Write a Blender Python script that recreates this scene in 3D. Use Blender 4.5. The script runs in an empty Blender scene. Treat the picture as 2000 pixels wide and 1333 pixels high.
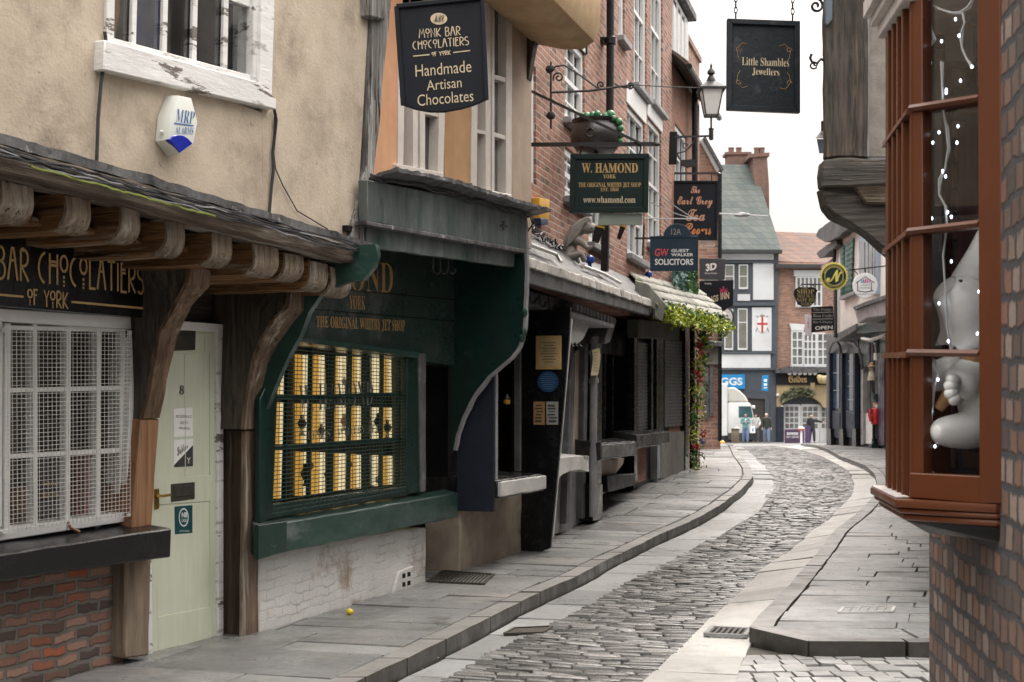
import bpy, bmesh, math, random
from mathutils import Vector, Matrix, noise
random.seed(7)
SC = bpy.context.scene
COL = SC.collection
R = math.radians

# ------------------------------------------------------------------ camera, sky, sun
F, HX, HY, CZ = 2778.0, 1000.0, 810.0, 1.5
cam = bpy.data.cameras.new('camera')
cam.sensor_width = 36.0
cam.lens = F / 2000.0 * 36.0
cam.shift_y = (HY - 666.5) / 2000.0
cam.clip_end = 2000.0
cam.dof.use_dof = True
cam.dof.focus_distance = 9.8
cam.dof.aperture_fstop = 6.5
camo = bpy.data.objects.new('camera', cam)
camo.location = (0, 0, CZ)
camo.rotation_euler = (R(90), 0, 0)
COL.objects.link(camo)
SC.camera = camo

SUN_EL, SUN_ROT = R(48), R(28)
world = bpy.data.worlds.new('World')
SC.world = world
world.use_nodes = True
wn, wl = world.node_tree.nodes, world.node_tree.links
wn.clear()
wout = wn.new('ShaderNodeOutputWorld')
wadd = wn.new('ShaderNodeAddShader')
sky = wn.new('ShaderNodeTexSky')
sky.sky_type = 'NISHITA'
sky.sun_disc = False
sky.sun_elevation = SUN_EL
sky.sun_rotation = SUN_ROT
sky.dust_density = 6.0
sky.air_density = .7
sky.ozone_density = .3
bg1 = wn.new('ShaderNodeBackground')
bg1.inputs[1].default_value = 0.05
wl.new(sky.outputs[0], bg1.inputs[0])
tc = wn.new('ShaderNodeTexCoord')
sep = wn.new('ShaderNodeSeparateXYZ')
wl.new(tc.outputs['Generated'], sep.inputs[0])
ramp = wn.new('ShaderNodeMapRange')          # cloud layer: low sky held dim, overhead raised far brighter to light the lane
ramp.inputs[1].default_value = 0.22
ramp.inputs[2].default_value = 1.0
ramp.inputs[3].default_value = 0.30
ramp.inputs[4].default_value = 3.3
wl.new(sep.outputs[2], ramp.inputs[0])
cl = wn.new('ShaderNodeTexNoise')
cl.inputs['Scale'].default_value = 2.2
cl.inputs['Detail'].default_value = 4
wl.new(tc.outputs['Generated'], cl.inputs['Vector'])
cr = wn.new('ShaderNodeMapRange')
cr.inputs[3].default_value = 0.85
cr.inputs[4].default_value = 1.15
wl.new(cl.outputs[0], cr.inputs[0])
mul = wn.new('ShaderNodeMath')
mul.operation = 'MULTIPLY'
wl.new(ramp.outputs[0], mul.inputs[0])
wl.new(cr.outputs[0], mul.inputs[1])
bg2 = wn.new('ShaderNodeBackground')
bg2.inputs[0].default_value = (1.0, 0.955, 0.895, 1)
wl.new(mul.outputs[0], bg2.inputs[1])
wl.new(bg1.outputs[0], wadd.inputs[0])
wl.new(bg2.outputs[0], wadd.inputs[1])
wl.new(wadd.outputs[0], wout.inputs[0])

sl = bpy.data.lights.new('sun', 'SUN')
sl.energy = 1.3
sl.angle = R(25)
sl.color = (1.0, 0.95, 0.88)
sun = bpy.data.objects.new('sun', sl)
sun.rotation_euler = (R(90) - SUN_EL, 0, -SUN_ROT + R(180))
sun.location = (0, 0, 30)
COL.objects.link(sun)
SC.view_settings.view_transform = 'Standard'
SC.view_settings.look = 'None'
SC.view_settings.gamma = 1
SC.view_settings.exposure = 0.68
SC.cycles.max_bounces = 6
SC.cycles.transparent_max_bounces = 12
SC.cycles.caustics_reflective = False
SC.cycles.caustics_refractive = False
SC.cycles.sample_clamp_indirect = 4


# ------------------------------------------------------------------ frames: u along a facade, d out of it, z up
class Fr:
    def __init__(s, ox, oy, ux, uy):
        l = math.hypot(ux, uy)
        s.o = (ox, oy)
        s.u = (ux / l, uy / l)
        s.n = (s.u[1], -s.u[0])

    def W(s, u, d, z):
        return Vector((s.o[0] + s.u[0] * u + s.n[0] * d, s.o[1] + s.u[1] * u + s.n[1] * d, z))

    def L(s, px, py, d=0.0):                    # where the sight line meets the plane d
        rx, rz = (px - HX) / F, (HY - py) / F
        t = (d + s.o[0] * s.n[0] + s.o[1] * s.n[1]) / (rx * s.n[0] + s.n[1])
        return ((rx * t - s.o[0]) * s.u[0] + (t - s.o[1]) * s.u[1], CZ + rz * t)

    def S(s, px, py, u):                        # where it meets the plane u
        rx, rz = (px - HX) / F, (HY - py) / F
        t = (u + s.o[0] * s.u[0] + s.o[1] * s.u[1]) / (rx * s.u[0] + s.u[1])
        return ((rx * t - s.o[0]) * s.n[0] + (t - s.o[1]) * s.n[1], CZ + rz * t)

    def p(s, px, py, d=0.0):
        u, z = s.L(px, py, d)
        return (u, d, z)

    def inv(s, w):
        return ((w[0] - s.o[0]) * s.u[0] + (w[1] - s.o[1]) * s.u[1], (w[0] - s.o[0]) * s.n[0] + (w[1] - s.o[1]) * s.n[1], w[2])

    def M(s, base):
        w = s.W(*base)
        return Matrix(((s.u[0], -s.n[0], 0, w.x), (s.u[1], -s.n[1], 0, w.y), (0, 0, 1, w.z), (0, 0, 0, 1)))


def P(px, py, Y):
    return Vector(((px - HX) / F * Y, Y, CZ + (HY - py) / F * Y))


WORLD = Fr(0, 0, 1, 0)


# ------------------------------------------------------------------ mesh builder (coordinates u, d, z of a frame)
class MB:
    def __init__(s):
        s.v, s.f = [], []

    def add(s, pts, faces):
        b = len(s.v)
        s.v += [tuple(p) for p in pts]
        s.f += [tuple(b + i for i in f) for f in faces]
        return s

    def box(s, u0, u1, d0, d1, z0, z1):
        return s.hexa([(u0, d0, z0), (u1, d0, z0), (u1, d1, z0), (u0, d1, z0), (u0, d0, z1), (u1, d0, z1), (u1, d1, z1), (u0, d1, z1)])

    def hexa(s, p):
        return s.add(p, [(0, 3, 2, 1), (4, 5, 6, 7), (0, 1, 5, 4), (1, 2, 6, 5), (2, 3, 7, 6), (3, 0, 4, 7)])

    def ext(s, a, b):                            # two matching outlines joined into a solid
        n = len(a)
        return s.add(list(a) + list(b), [tuple(range(n)), tuple(range(2 * n - 1, n - 1, -1))] + [(i, (i + 1) % n, n + (i + 1) % n, n + i) for i in range(n)])

    def prism(s, poly, d0, d1):
        return s.ext([(u, d0, z) for u, z in poly], [(u, d1, z) for u, z in poly])

    def sprism(s, poly, u0, u1):
        return s.ext([(u0, d, z) for d, z in poly], [(u1, d, z) for d, z in poly])

    def zprism(s, poly, z0, z1):
        return s.ext([(u, d, z0) for u, d in poly], [(u, d, z1) for u, d in poly])

    def pp(s, fr, pxs, d0, d1):                  # outline seen at plane d1, thickness back to d0
        return s.prism([fr.L(x, y, d1) for x, y in pxs], d0, d1)

    def pb(s, fr, a, b, w, d0, d1):              # bar between two sighted points, w pixels wide
        dx, dy = b[0] - a[0], b[1] - a[1]
        l = math.hypot(dx, dy)
        ox, oy = -dy / l * w / 2, dx / l * w / 2
        return s.pp(fr, [(a[0] + ox, a[1] + oy), (b[0] + ox, b[1] + oy), (b[0] - ox, b[1] - oy), (a[0] - ox, a[1] - oy)], d0, d1)

    def bar(s, a, b, w, h, up=(0, 0, 1)):
        a, b = Vector(a), Vector(b)
        t = (b - a).normalized()
        up = Vector(up)
        if abs(t.dot(up)) > .95:
            up = Vector((0, 1, 0))
        x = t.cross(up).normalized() * w / 2
        y = x.cross(t).normalized() * h / 2
        return s.hexa([a - x - y, a + x - y, b + x - y, b - x - y, a - x + y, a + x + y, b + x + y, b - x + y])

    def tube(s, pts, r, n=6, r2=None):
        pts = [Vector(p) for p in pts]
        m = len(pts)
        vs, fs = [], []
        ref = None
        for i, p in enumerate(pts):
            t = (pts[min(i + 1, m - 1)] - pts[max(i - 1, 0)]).normalized()
            if ref is None:
                ref = Vector((0, 0, 1)) if abs(t.z) < .9 else Vector((1, 0, 0))
            x = t.cross(ref)
            if x.length < 1e-4:
                x = t.cross(Vector((0, 1, 0)))
            x.normalize()
            y = x.cross(t).normalized()
            ref = y
            rr = r if r2 is None else r + (r2 - r) * i / max(1, m - 1)
            vs += [p + x * rr * math.cos(2 * math.pi * k / n) + y * rr * math.sin(2 * math.pi * k / n) for k in range(n)]
        for i in range(m - 1):
            for k in range(n):
                fs.append((i * n + k, i * n + (k + 1) % n, (i + 1) * n + (k + 1) % n, (i + 1) * n + k))
        fs += [tuple(range(n)), tuple(range((m - 1) * n, m * n))]
        return s.add(vs, fs)

    def lathe(s, c, prof, n=16, sx=1, sy=1):
        vs, fs = [], []
        for r, z in prof:
            vs += [(c[0] + r * sx * math.cos(2 * math.pi * k / n), c[1] + r * sy * math.sin(2 * math.pi * k / n), c[2] + z) for k in range(n)]
        m = len(prof)
        for i in range(m - 1):
            for k in range(n):
                fs.append((i * n + k, i * n + (k + 1) % n, (i + 1) * n + (k + 1) % n, (i + 1) * n + k))
        fs += [tuple(range(n)), tuple(range((m - 1) * n, m * n))]
        return s.add(vs, fs)

    def ball(s, c, r, n=12, jit=0.0):
        if not hasattr(r, '__len__'):
            r = (r, r, r)
        vs, fs = [], []
        h = max(4, n // 2)
        for i in range(1, h):
            a = math.pi * i / h
            for k in range(n):
                b = 2 * math.pi * k / n
                q = 1 + random.uniform(-jit, jit)
                vs.append((c[0] + r[0] * math.sin(a) * math.cos(b) * q, c[1] + r[1] * math.sin(a) * math.sin(b) * q, c[2] + r[2] * math.cos(a) * q))
        t = len(vs)
        vs += [(c[0], c[1], c[2] + r[2]), (c[0], c[1], c[2] - r[2])]
        for i in range(h - 2):
            for k in range(n):
                fs.append((i * n + k, i * n + (k + 1) % n, (i + 1) * n + (k + 1) % n, (i + 1) * n + k))
        for k in range(n):
            fs.append((t, (k + 1) % n, k))
            fs.append((t + 1, (h - 2) * n + k, (h - 2) * n + (k + 1) % n))
        return s.add(vs, fs)

    def sweep(s, path, sect):                    # path [(u,d,z)], sect [(side, up)] kept upright in the plane normal to the path
        path = [Vector(p) for p in path]
        m, n = len(path), len(sect)
        vs, fs = [], []
        for i, p in enumerate(path):
            t = (path[min(i + 1, m - 1)] - path[max(i - 1, 0)]).normalized()
            x = t.cross(Vector((0, 0, 1)))
            x = x.normalized() if x.length > 1e-3 else Vector((1, 0, 0))
            y = x.cross(t).normalized()
            vs += [p + x * a + y * b for a, b in sect]
        for i in range(m - 1):
            for k in range(n):
                fs.append((i * n + k, i * n + (k + 1) % n, (i + 1) * n + (k + 1) % n, (i + 1) * n + k))
        fs += [tuple(range(n)), tuple(range((m - 1) * n, m * n))]
        return s.add(vs, fs)

    def leaf(s, c, r, tilt=None):
        a = Vector((random.gauss(0, 1), random.gauss(0, 1), random.gauss(0, 1))).normalized()
        b = a.cross(Vector((random.gauss(0, 1), random.gauss(0, 1), random.gauss(0, 1)))).normalized()
        c = Vector(c)
        return s.add([c - a * r, c + b * r * .55, c + a * r, c - b * r * .55], [(0, 1, 2, 3)])

    # text: every glyph string is fitted to a quadrilateral TL, TR, BR, BL given in (u, d, z)
    def text(s, string, q, bold=0.0, shear=0.0, lift=.003):
        vs, fs = glyphs(string, bold, shear)
        a, b, c, e = [Vector(x) for x in q]
        nrm = (b - a).cross(e - a).normalized()
        out = []
        for x, y in vs:
            top = a.lerp(b, x)
            bot = e.lerp(c, x)
            out.append(bot.lerp(top, y) + Vector((0, 1, 0)) * lift)
        return s.add(out, fs)

    def ptext(s, fr, string, q, d, bold=0.0, shear=0.0, lift=.003):
        if len(q) == 4 and not hasattr(q[0], '__len__'):
            x0, y0, x1, y1 = q
            q = [(x0, y0), (x1, y0), (x1, y1), (x0, y1)]
        return s.text(string, [fr.p(x, y, d) for x, y in q], bold, shear, lift)


_G = {}


def glyphs(string, bold=0.0, shear=0.0):
    k = (string, bold, shear)
    if k in _G:
        return _G[k]
    cu = bpy.data.curves.new('lettering', 'FONT')
    cu.body = string
    cu.resolution_u = 3
    cu.offset = bold
    cu.shear = shear
    ob = bpy.data.objects.new('lettering', cu)
    me = bpy.data.meshes.new_from_object(ob)
    vs = [(v.co.x, v.co.y) for v in me.vertices]
    fs = [tuple(p.vertices) for p in me.polygons]
    bpy.data.objects.remove(ob)
    bpy.data.curves.remove(cu)
    bpy.data.meshes.remove(me)
    x0, x1 = min(v[0] for v in vs), max(v[0] for v in vs)
    y0, y1 = min(v[1] for v in vs), max(v[1] for v in vs)
    vs = [((x - x0) / (x1 - x0), (y - y0) / (y1 - y0)) for x, y in vs]
    _G[k] = (vs, fs)
    return _G[k]


def fancy(t, base_up, base_low, digits=None):     # mathematical alphabets: bold serif, script, blackletter
    o = ''
    for c in t:
        if 'A' <= c <= 'Z':
            o += chr(base_up + ord(c) - 65)
        elif 'a' <= c <= 'z':
            o += chr(base_low + ord(c) - 97)
        elif digits and c.isdigit():
            o += chr(digits + ord(c) - 48)
        else:
            o += c
    return o


def serif(t):
    return fancy(t, 0x1D400, 0x1D41A, 0x1D7CE)


def script(t):
    return fancy(t, 0x1D4D0, 0x1D4EA)


def black(t):
    return fancy(t, 0x1D56C, 0x1D586)


# stroke letters of the chocolate shop: narrow, tall, small raised round O over dots
def _arc(cx, cy, rx, ry, a0, a1, n=10):
    return [(cx + rx * math.cos(R(a0 + (a1 - a0) * i / n)), cy + ry * math.sin(R(a0 + (a1 - a0) * i / n))) for i in range(n + 1)]


STROKE = {
    'M': (.62, [[(.05, 0), (.14, 1), (.31, .45), (.48, 1), (.57, 0)]]),
    'O': (.42, [_arc(.21, .72, .17, .26, 90, 450, 16), [(.21, .32), (.21, .22)], [(.21, .16), (.21, .08)], [(.21, .03), (.21, -.04)]]),
    'N': (.5, [[(.07, 0), (.07, 1), (.43, 0), (.43, 1)]]),
    'K': (.46, [[(.07, 0), (.07, 1)], [(.42, 1), (.1, .42), (.44, 0)]]),
    'B': (.46, [[(.07, 0), (.07, 1)], [(.07, 1), (.2, 1)] + _arc(.2, .78, .17, .22, 90, -90) + [(.07, .56)], _arc(.2, .28, .21, .28, 90, -90) + [(.07, 0)]]),
    'A': (.5, [[(.04, 0), (.21, 1), (.29, 1), (.46, 0)], [(.15, .62), (.35, .62)]]),
    'R': (.46, [[(.07, 0), (.07, 1)], [(.07, 1), (.2, 1)] + _arc(.2, .74, .19, .26, 90, -90) + [(.1, .48), (.42, 0)]]),
    'C': (.46, [_arc(.42, .5, .36, .5, 100, 255, 14)]),
    'H': (.5, [[(.07, 0), (.07, 1)], [(.43, 0), (.43, 1)], [(.07, .62), (.43, .62)], [(.07, .74), (.43, .74)]]),
    'L': (.38, [[(.07, 1), (.07, 0), (.36, 0)]]),
    'T': (.46, [[(.03, 1), (.43, 1)], [(.23, 1), (.23, 0)]]),
    'I': (.16, [[(.08, 0), (.08, 1)]]),
    'E': (.38, [[(.35, 1), (.07, 1), (.07, 0), (.36, 0)], [(.07, .66), (.3, .66)], [(.07, .78), (.3, .78)]]),
    'S': (.42, [_arc(.21, .76, .16, .24, 40, 270, 10) + _arc(.21, .26, .17, .26, 90, -140, 10)]),
    'F': (.36, [[(.07, 0), (.07, 1), (.34, 1)], [(.07, .66), (.28, .66)]]),
    'Y': (.46, [[(.04, 1), (.23, .5), (.42, 1)], [(.23, .5), (.23, 0)]]),
    ' ': (.3, []),
}


def stroke_text(mb, string, q, th=.085, lift=.003):
    a, b, c, e = [Vector(x) for x in q]
    W = sum(STROKE[ch][0] + .04 for ch in string)

    def m(x, y):
        x /= W
        return e.lerp(c, x).lerp(a.lerp(b, x), y) + Vector((0, lift, 0))
    x0 = 0
    for ch in string:
        w, lines = STROKE[ch]
        for ln in lines:
            n = len(ln)
            L, Rr = [], []
            for i, (x, y) in enumerate(ln):
                pa, pb_ = ln[max(i - 1, 0)], ln[min(i + 1, n - 1)]
                d1 = Vector((x - pa[0], y - pa[1])) if i > 0 else Vector((pb_[0] - x, pb_[1] - y))
                d2 = Vector((pb_[0] - x, pb_[1] - y)) if i < n - 1 else d1
                d1.normalize()
                d2.normalize()
                t = (d1 + d2)
                t = t.normalized() if t.length > .3 else d2
                k = 1 / max(.55, t.dot(d2))
                nx, ny = -t.y * th / 2 * k, t.x * th / 2 * k
                L.append(m(x0 + x + nx, y + ny))
                Rr.append(m(x0 + x - nx, y - ny))
            mb.add(L + Rr, [(i, i + 1, n + i + 1, n + i) for i in range(n - 1)])
        x0 += w + .04


# ------------------------------------------------------------------ objects
def make_mesh(mb, base, bev=0.0, rough=None, smooth=True, seg=1):
    bm = bmesh.new()
    vs = [bm.verts.new((p[0] - base[0], -(p[1] - base[1]), p[2] - base[2])) for p in mb.v]
    for f in mb.f:
        try:
            bm.faces.new([vs[i] for i in f])
        except ValueError:
            pass
    bmesh.ops.recalc_face_normals(bm, faces=bm.faces)
    if bev:
        es = [e for e in bm.edges if len(e.link_faces) == 2 and e.calc_face_angle(0) > .5]
        bmesh.ops.bevel(bm, geom=es, offset=bev, segments=seg, affect='EDGES', profile=.6, clamp_overlap=True)
    if rough:
        L, amp, fq = rough
        for _ in range(6):
            es = [e for e in bm.edges if e.calc_length() > L * 1.5]
            if not es or len(bm.faces) > 30000:
                break
            bmesh.ops.subdivide_edges(bm, edges=es, cuts=1, use_grid_fill=True)
        for v in bm.verts:
            q = v.co + Vector(base)
            v.co += noise.noise_vector(q * fq) * amp + noise.noise_vector(q * fq * 3.1) * amp * .35
    ng = [f for f in bm.faces if len(f.verts) > 4]
    if ng:
        bmesh.ops.triangulate(bm, faces=ng)
    for e in bm.edges:
        if len(e.link_faces) == 2 and e.calc_face_angle(0) > .6:
            e.smooth = False
    for f in bm.faces:
        f.smooth = smooth
    me = bpy.data.meshes.new('mesh')
    bm.to_mesh(me)
    bm.free()
    return me


class T:                                          # one thing: an Empty at its base, parts below it
    def __init__(s, name, label, cat, fr, base, group=None):
        s.fr, s.base = fr, tuple(base)
        s.o = bpy.data.objects.new(name, None)
        s.o.empty_display_size = .1
        COL.objects.link(s.o)
        s.o.matrix_world = fr.M(base)
        s.o['label'] = label
        s.o['category'] = cat
        if group:
            s.o['group'] = group

    def part(s, name, mb, mat, parent=None, label=None, **k):
        me = make_mesh(mb, s.base, **k)
        for m in (mat if isinstance(mat, (list, tuple)) else [mat]):
            me.materials.append(m)
        o = bpy.data.objects.new(name, me)
        COL.objects.link(o)
        o.parent = parent or s.o
        if label:
            o['label'] = label
        return o


def solo(name, label, cat, fr, base, mb, mat, group=None, **k):   # a thing that is one mesh
    me = make_mesh(mb, base, **k)
    me.materials.append(mat)
    o = bpy.data.objects.new(name, me)
    COL.objects.link(o)
    o.matrix_world = fr.M(base)
    if label:
        o['label'] = label
    if cat:
        o['category'] = cat
    if group:
        o['group'] = group
    return o


def struct(name, mb, mat, kind='structure', **k):
    o = solo(name, None, None, WORLD, (0, 0, 0), mb, mat, **k)
    o['kind'] = kind
    return o


def clone(t, group, label, delta=None, mw=None):   # a copy of a thing with copies of its parts
    c = t.copy()
    COL.objects.link(c)
    c['label'] = label
    c['group'] = group
    if mw is not None:
        c.matrix_world = mw
    stack = [(t, c)]
    while stack:
        a, b = stack.pop()
        for ch in list(a.children):
            x = ch.copy()
            COL.objects.link(x)
            x.parent = b
            stack.append((ch, x))
    return c
# ------------------------------------------------------------------ materials
def _new(name):
    m = bpy.data.materials.new(name)
    m.use_nodes = True
    nt = m.node_tree
    b = nt.nodes['Principled BSDF']
    return m, nt, b


def _math(nt, op, a, b=None, c=None):
    n = nt.nodes.new('ShaderNodeMath')
    n.operation = op
    for i, x in enumerate((a, b, c)):
        if x is None:
            continue
        if isinstance(x, (int, float)):
            n.inputs[i].default_value = x
        else:
            nt.links.new(x, n.inputs[i])
    return n.outputs[0]


def _noise(nt, vec, sc, det=6, rough=.6):
    n = nt.nodes.new('ShaderNodeTexNoise')
    n.inputs['Scale'].default_value = sc
    n.inputs['Detail'].default_value = det
    n.inputs['Roughness'].default_value = rough
    nt.links.new(vec, n.inputs['Vector'])
    return n.outputs[0]


def _map(nt, x, a, b, c=0.0, d=1.0):
    n = nt.nodes.new('ShaderNodeMapRange')
    for i, v in ((1, a), (2, b), (3, c), (4, d)):
        n.inputs[i].default_value = v
    nt.links.new(x, n.inputs[0])
    return n.outputs[0]


def _mix(nt, fac, a, b, mode='MIX'):
    n = nt.nodes.new('ShaderNodeMix')
    n.data_type = 'RGBA'
    n.blend_type = mode
    for i, x in ((0, fac), (6, a), (7, b)):
        if isinstance(x, (int, float)):
            n.inputs[i].default_value = x
        elif isinstance(x, (tuple, list)):
            n.inputs[i].default_value = (*x[:3], 1)
        else:
            nt.links.new(x, n.inputs[i])
    return n.outputs[2]


def _bump(nt, b, h, strength, dist=.01):
    n = nt.nodes.new('ShaderNodeBump')
    n.inputs['Strength'].default_value = strength
    n.inputs['Distance'].default_value = dist
    nt.links.new(h, n.inputs['Height'])
    nt.links.new(n.outputs[0], b.inputs['Normal'])


def _vec(nt, st=(1, 1, 1), off=0.0):
    t = nt.nodes.new('ShaderNodeTexCoord')
    m = nt.nodes.new('ShaderNodeMapping')
    m.inputs['Scale'].default_value = st
    m.inputs['Location'].default_value = (off, off * .7, off * 1.3)
    nt.links.new(t.outputs['Object'], m.inputs[0])
    return m.outputs[0]


_mi = [0]


def mk(name, c1, c2=None, sc=6, st=(1, 1, 1), rough=.6, rv=.15, bump=.2, bs=30, spots=None, spots2=None, isl=0.0, metal=0.0, spec=.5, big=.16, coat=0.0, lo=.35, hi=.65, bdist=.01):
    m, nt, b = _new(name)
    _mi[0] += 1
    v = _vec(nt, st, _mi[0] * 3.7)
    n1 = _noise(nt, v, sc, 8, .65)
    col = _mix(nt, _map(nt, n1, lo, hi), c1, c2 or tuple(x * .75 for x in c1))
    n2 = _noise(nt, _vec(nt, (1, 1, 1), _mi[0] * 1.9), sc * .22 + .35, 3)
    g = _map(nt, n2, .25, .75, 1 - big, 1 + big)
    cmb = nt.nodes.new('ShaderNodeCombineColor')
    for i in range(3):
        nt.links.new(g, cmb.inputs[i])
    col = _mix(nt, 1.0, col, cmb.outputs[0], 'MULTIPLY')
    for sp in (spots, spots2):
        if sp:
            c, s2, th, soft = sp
            n3 = _noise(nt, _vec(nt, st, _mi[0] * 5.1 + s2), s2, 7, .7)
            col = _mix(nt, _map(nt, n3, th, th + soft), col, c)
    if isl:
        gi = nt.nodes.new('ShaderNodeNewGeometry')
        f = _map(nt, gi.outputs['Random Per Island'], 0, 1, 1 - isl, 1 + isl)
        cm = nt.nodes.new('ShaderNodeCombineColor')
        r2 = nt.nodes.new('ShaderNodeTexWhiteNoise')
        r2.noise_dimensions = '1D'
        nt.links.new(gi.outputs['Random Per Island'], r2.inputs['W'])
        sepc = nt.nodes.new('ShaderNodeSeparateColor')
        nt.links.new(r2.outputs['Color'], sepc.inputs[0])
        for i in range(3):
            k = _map(nt, sepc.outputs[i], 0, 1, 1 - isl * .03, 1 + isl * .03)
            nt.links.new(_math(nt, 'MULTIPLY', f, k), cm.inputs[i])
        col = _mix(nt, 1.0, col, cm.outputs[0], 'MULTIPLY')
    nt.links.new(col, b.inputs['Base Color'])
    nt.links.new(_map(nt, n1, .3, .7, max(.03, rough - rv), min(1, rough + rv)), b.inputs['Roughness'])
    b.inputs['Metallic'].default_value = metal
    b.inputs['Specular IOR Level'].default_value = spec
    if coat:
        b.inputs['Coat Weight'].default_value = coat
        b.inputs['Coat Roughness'].default_value = .15
    if bump:
        n4 = _noise(nt, _vec(nt, st, 11.3), bs, 8, .7)
        _bump(nt, b, n4, bump, bdist)
    return m


def brickmat(name, pal, mortar, bw=.225, bh=.075, gap=.011, bump=.6, rough=.85, dist=.006, grime=.25):
    m, nt, b = _new(name)
    t = nt.nodes.new('ShaderNodeTexCoord')
    sp = nt.nodes.new('ShaderNodeSeparateXYZ')
    nt.links.new(t.outputs['Object'], sp.inputs[0])
    nx = _noise(nt, t.outputs['Object'], 3.0, 3)
    ny = _noise(nt, t.outputs['Object'], 14.0, 4)
    U = _math(nt, 'ADD', sp.outputs[0], sp.outputs[1])
    U = _math(nt, 'ADD', U, _math(nt, 'MULTIPLY', _math(nt, 'SUBTRACT', ny, .5), dist * 3))
    Z = _math(nt, 'ADD', sp.outputs[2], _math(nt, 'MULTIPLY', _math(nt, 'SUBTRACT', nx, .5), dist * 5))
    Z = _math(nt, 'ADD', Z, _math(nt, 'MULTIPLY', _math(nt, 'SUBTRACT', ny, .5), dist * 2.4))
    rz = _math(nt, 'DIVIDE', Z, bh)
    row = _math(nt, 'FLOOR', rz)
    odd = _math(nt, 'MODULO', _math(nt, 'ABSOLUTE', row), 2)
    cx = _math(nt, 'ADD', _math(nt, 'DIVIDE', U, bw), _math(nt, 'MULTIPLY', odd, .5))
    cx = _math(nt, 'ADD', cx, _math(nt, 'MULTIPLY', _math(nt, 'SINE', _math(nt, 'MULTIPLY', row, 12.9)), .13))
    # every other course in headers now and then: halve the brick
    fx = _math(nt, 'FRACT', cx)
    fz = _math(nt, 'FRACT', rz)
    idv = nt.nodes.new('ShaderNodeCombineXYZ')
    nt.links.new(_math(nt, 'FLOOR', cx), idv.inputs[0])
    nt.links.new(row, idv.inputs[1])
    wnz = nt.nodes.new('ShaderNodeTexWhiteNoise')
    wnz.noise_dimensions = '2D'
    nt.links.new(idv.outputs[0], wnz.inputs['Vector'])
    cr_ = nt.nodes.new('ShaderNodeValToRGB')
    cr_.color_ramp.interpolation = 'CONSTANT'
    els = cr_.color_ramp.elements
    while len(els) < len(pal):
        els.new(.5)
    for i, c in enumerate(pal):
        els[i].position = i / len(pal)
        els[i].color = (*c, 1)
    nt.links.new(wnz.outputs['Value'], cr_.inputs[0])
    n5 = _noise(nt, t.outputs['Object'], 55, 6, .7)
    col = _mix(nt, _map(nt, n5, .3, .75, 0, .55), cr_.outputs[0], tuple(x * .5 for x in pal[0]))
    dx = _math(nt, 'MULTIPLY', _math(nt, 'MINIMUM', fx, _math(nt, 'SUBTRACT', 1.0, fx)), bw)
    dz = _math(nt, 'MULTIPLY', _math(nt, 'MINIMUM', fz, _math(nt, 'SUBTRACT', 1.0, fz)), bh)
    dm = _math(nt, 'MINIMUM', dx, dz)
    dm = _math(nt, 'ADD', dm, _math(nt, 'MULTIPLY', _math(nt, 'SUBTRACT', n5, .5), gap * .7))
    mk_ = _map(nt, dm, gap * .35, gap * .75)
    mcol = _mix(nt, _map(nt, nx, .35, .65), mortar, tuple(x * .6 for x in mortar))
    col = _mix(nt, mk_, mcol, col)
    if grime:
        n6 = _noise(nt, t.outputs['Object'], 1.1, 6, .65)
        col = _mix(nt, _map(nt, n6, .45, .75, 0, grime), col, (.03, .027, .024))
    nt.links.new(col, b.inputs['Base Color'])
    b.inputs['Roughness'].default_value = rough
    h = _math(nt, 'ADD', mk_, _math(nt, 'MULTIPLY', n5, .45))
    _bump(nt, b, h, bump, .008)
    return m


def stain(m, col, sc, th, soft):
    nt = m.node_tree
    b = nt.nodes['Principled BSDF']
    src = b.inputs['Base Color'].links[0].from_socket
    n3 = _noise(nt, _vec(nt, (1, 1, 1), sc * 3.3), sc, 7, .7)
    nt.links.new(_mix(nt, _map(nt, n3, th, th + soft), src, col), b.inputs['Base Color'])


def glassmat(name, tint=(.03, .035, .04), rough=.04, clear=0.0):
    m, nt, b = _new(name)
    if clear:
        nt.nodes.remove(b)
        out = nt.nodes['Material Output']
        tr = nt.nodes.new('ShaderNodeBsdfTransparent')
        gl = nt.nodes.new('ShaderNodeBsdfGlossy')
        gl.inputs['Roughness'].default_value = .01
        fr = nt.nodes.new('ShaderNodeFresnel')
        fr.inputs[0].default_value = 1.45
        mx = nt.nodes.new('ShaderNodeMixShader')
        nt.links.new(_math(nt, 'MULTIPLY', fr.outputs[0], clear), mx.inputs[0])
        nt.links.new(tr.outputs[0], mx.inputs[1])
        nt.links.new(gl.outputs[0], mx.inputs[2])
        nt.links.new(mx.outputs[0], out.inputs[0])
        return m
    v = _vec(nt)
    n = _noise(nt, v, 2.2, 3)
    nt.links.new(_mix(nt, _map(nt, n, .35, .65), tint, tuple(x * 2.6 for x in tint)), b.inputs['Base Color'])
    b.inputs['Roughness'].default_value = rough
    b.inputs['Specular IOR Level'].default_value = .8
    _bump(nt, b, _noise(nt, v, 5, 2), .12, .01)
    return m


def emit(name, col, k):
    m, nt, b = _new(name)
    b.inputs['Base Color'].default_value = (*col, 1)
    b.inputs['Emission Color'].default_value = (*col, 1)
    b.inputs['Emission Strength'].default_value = k
    return m


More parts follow.
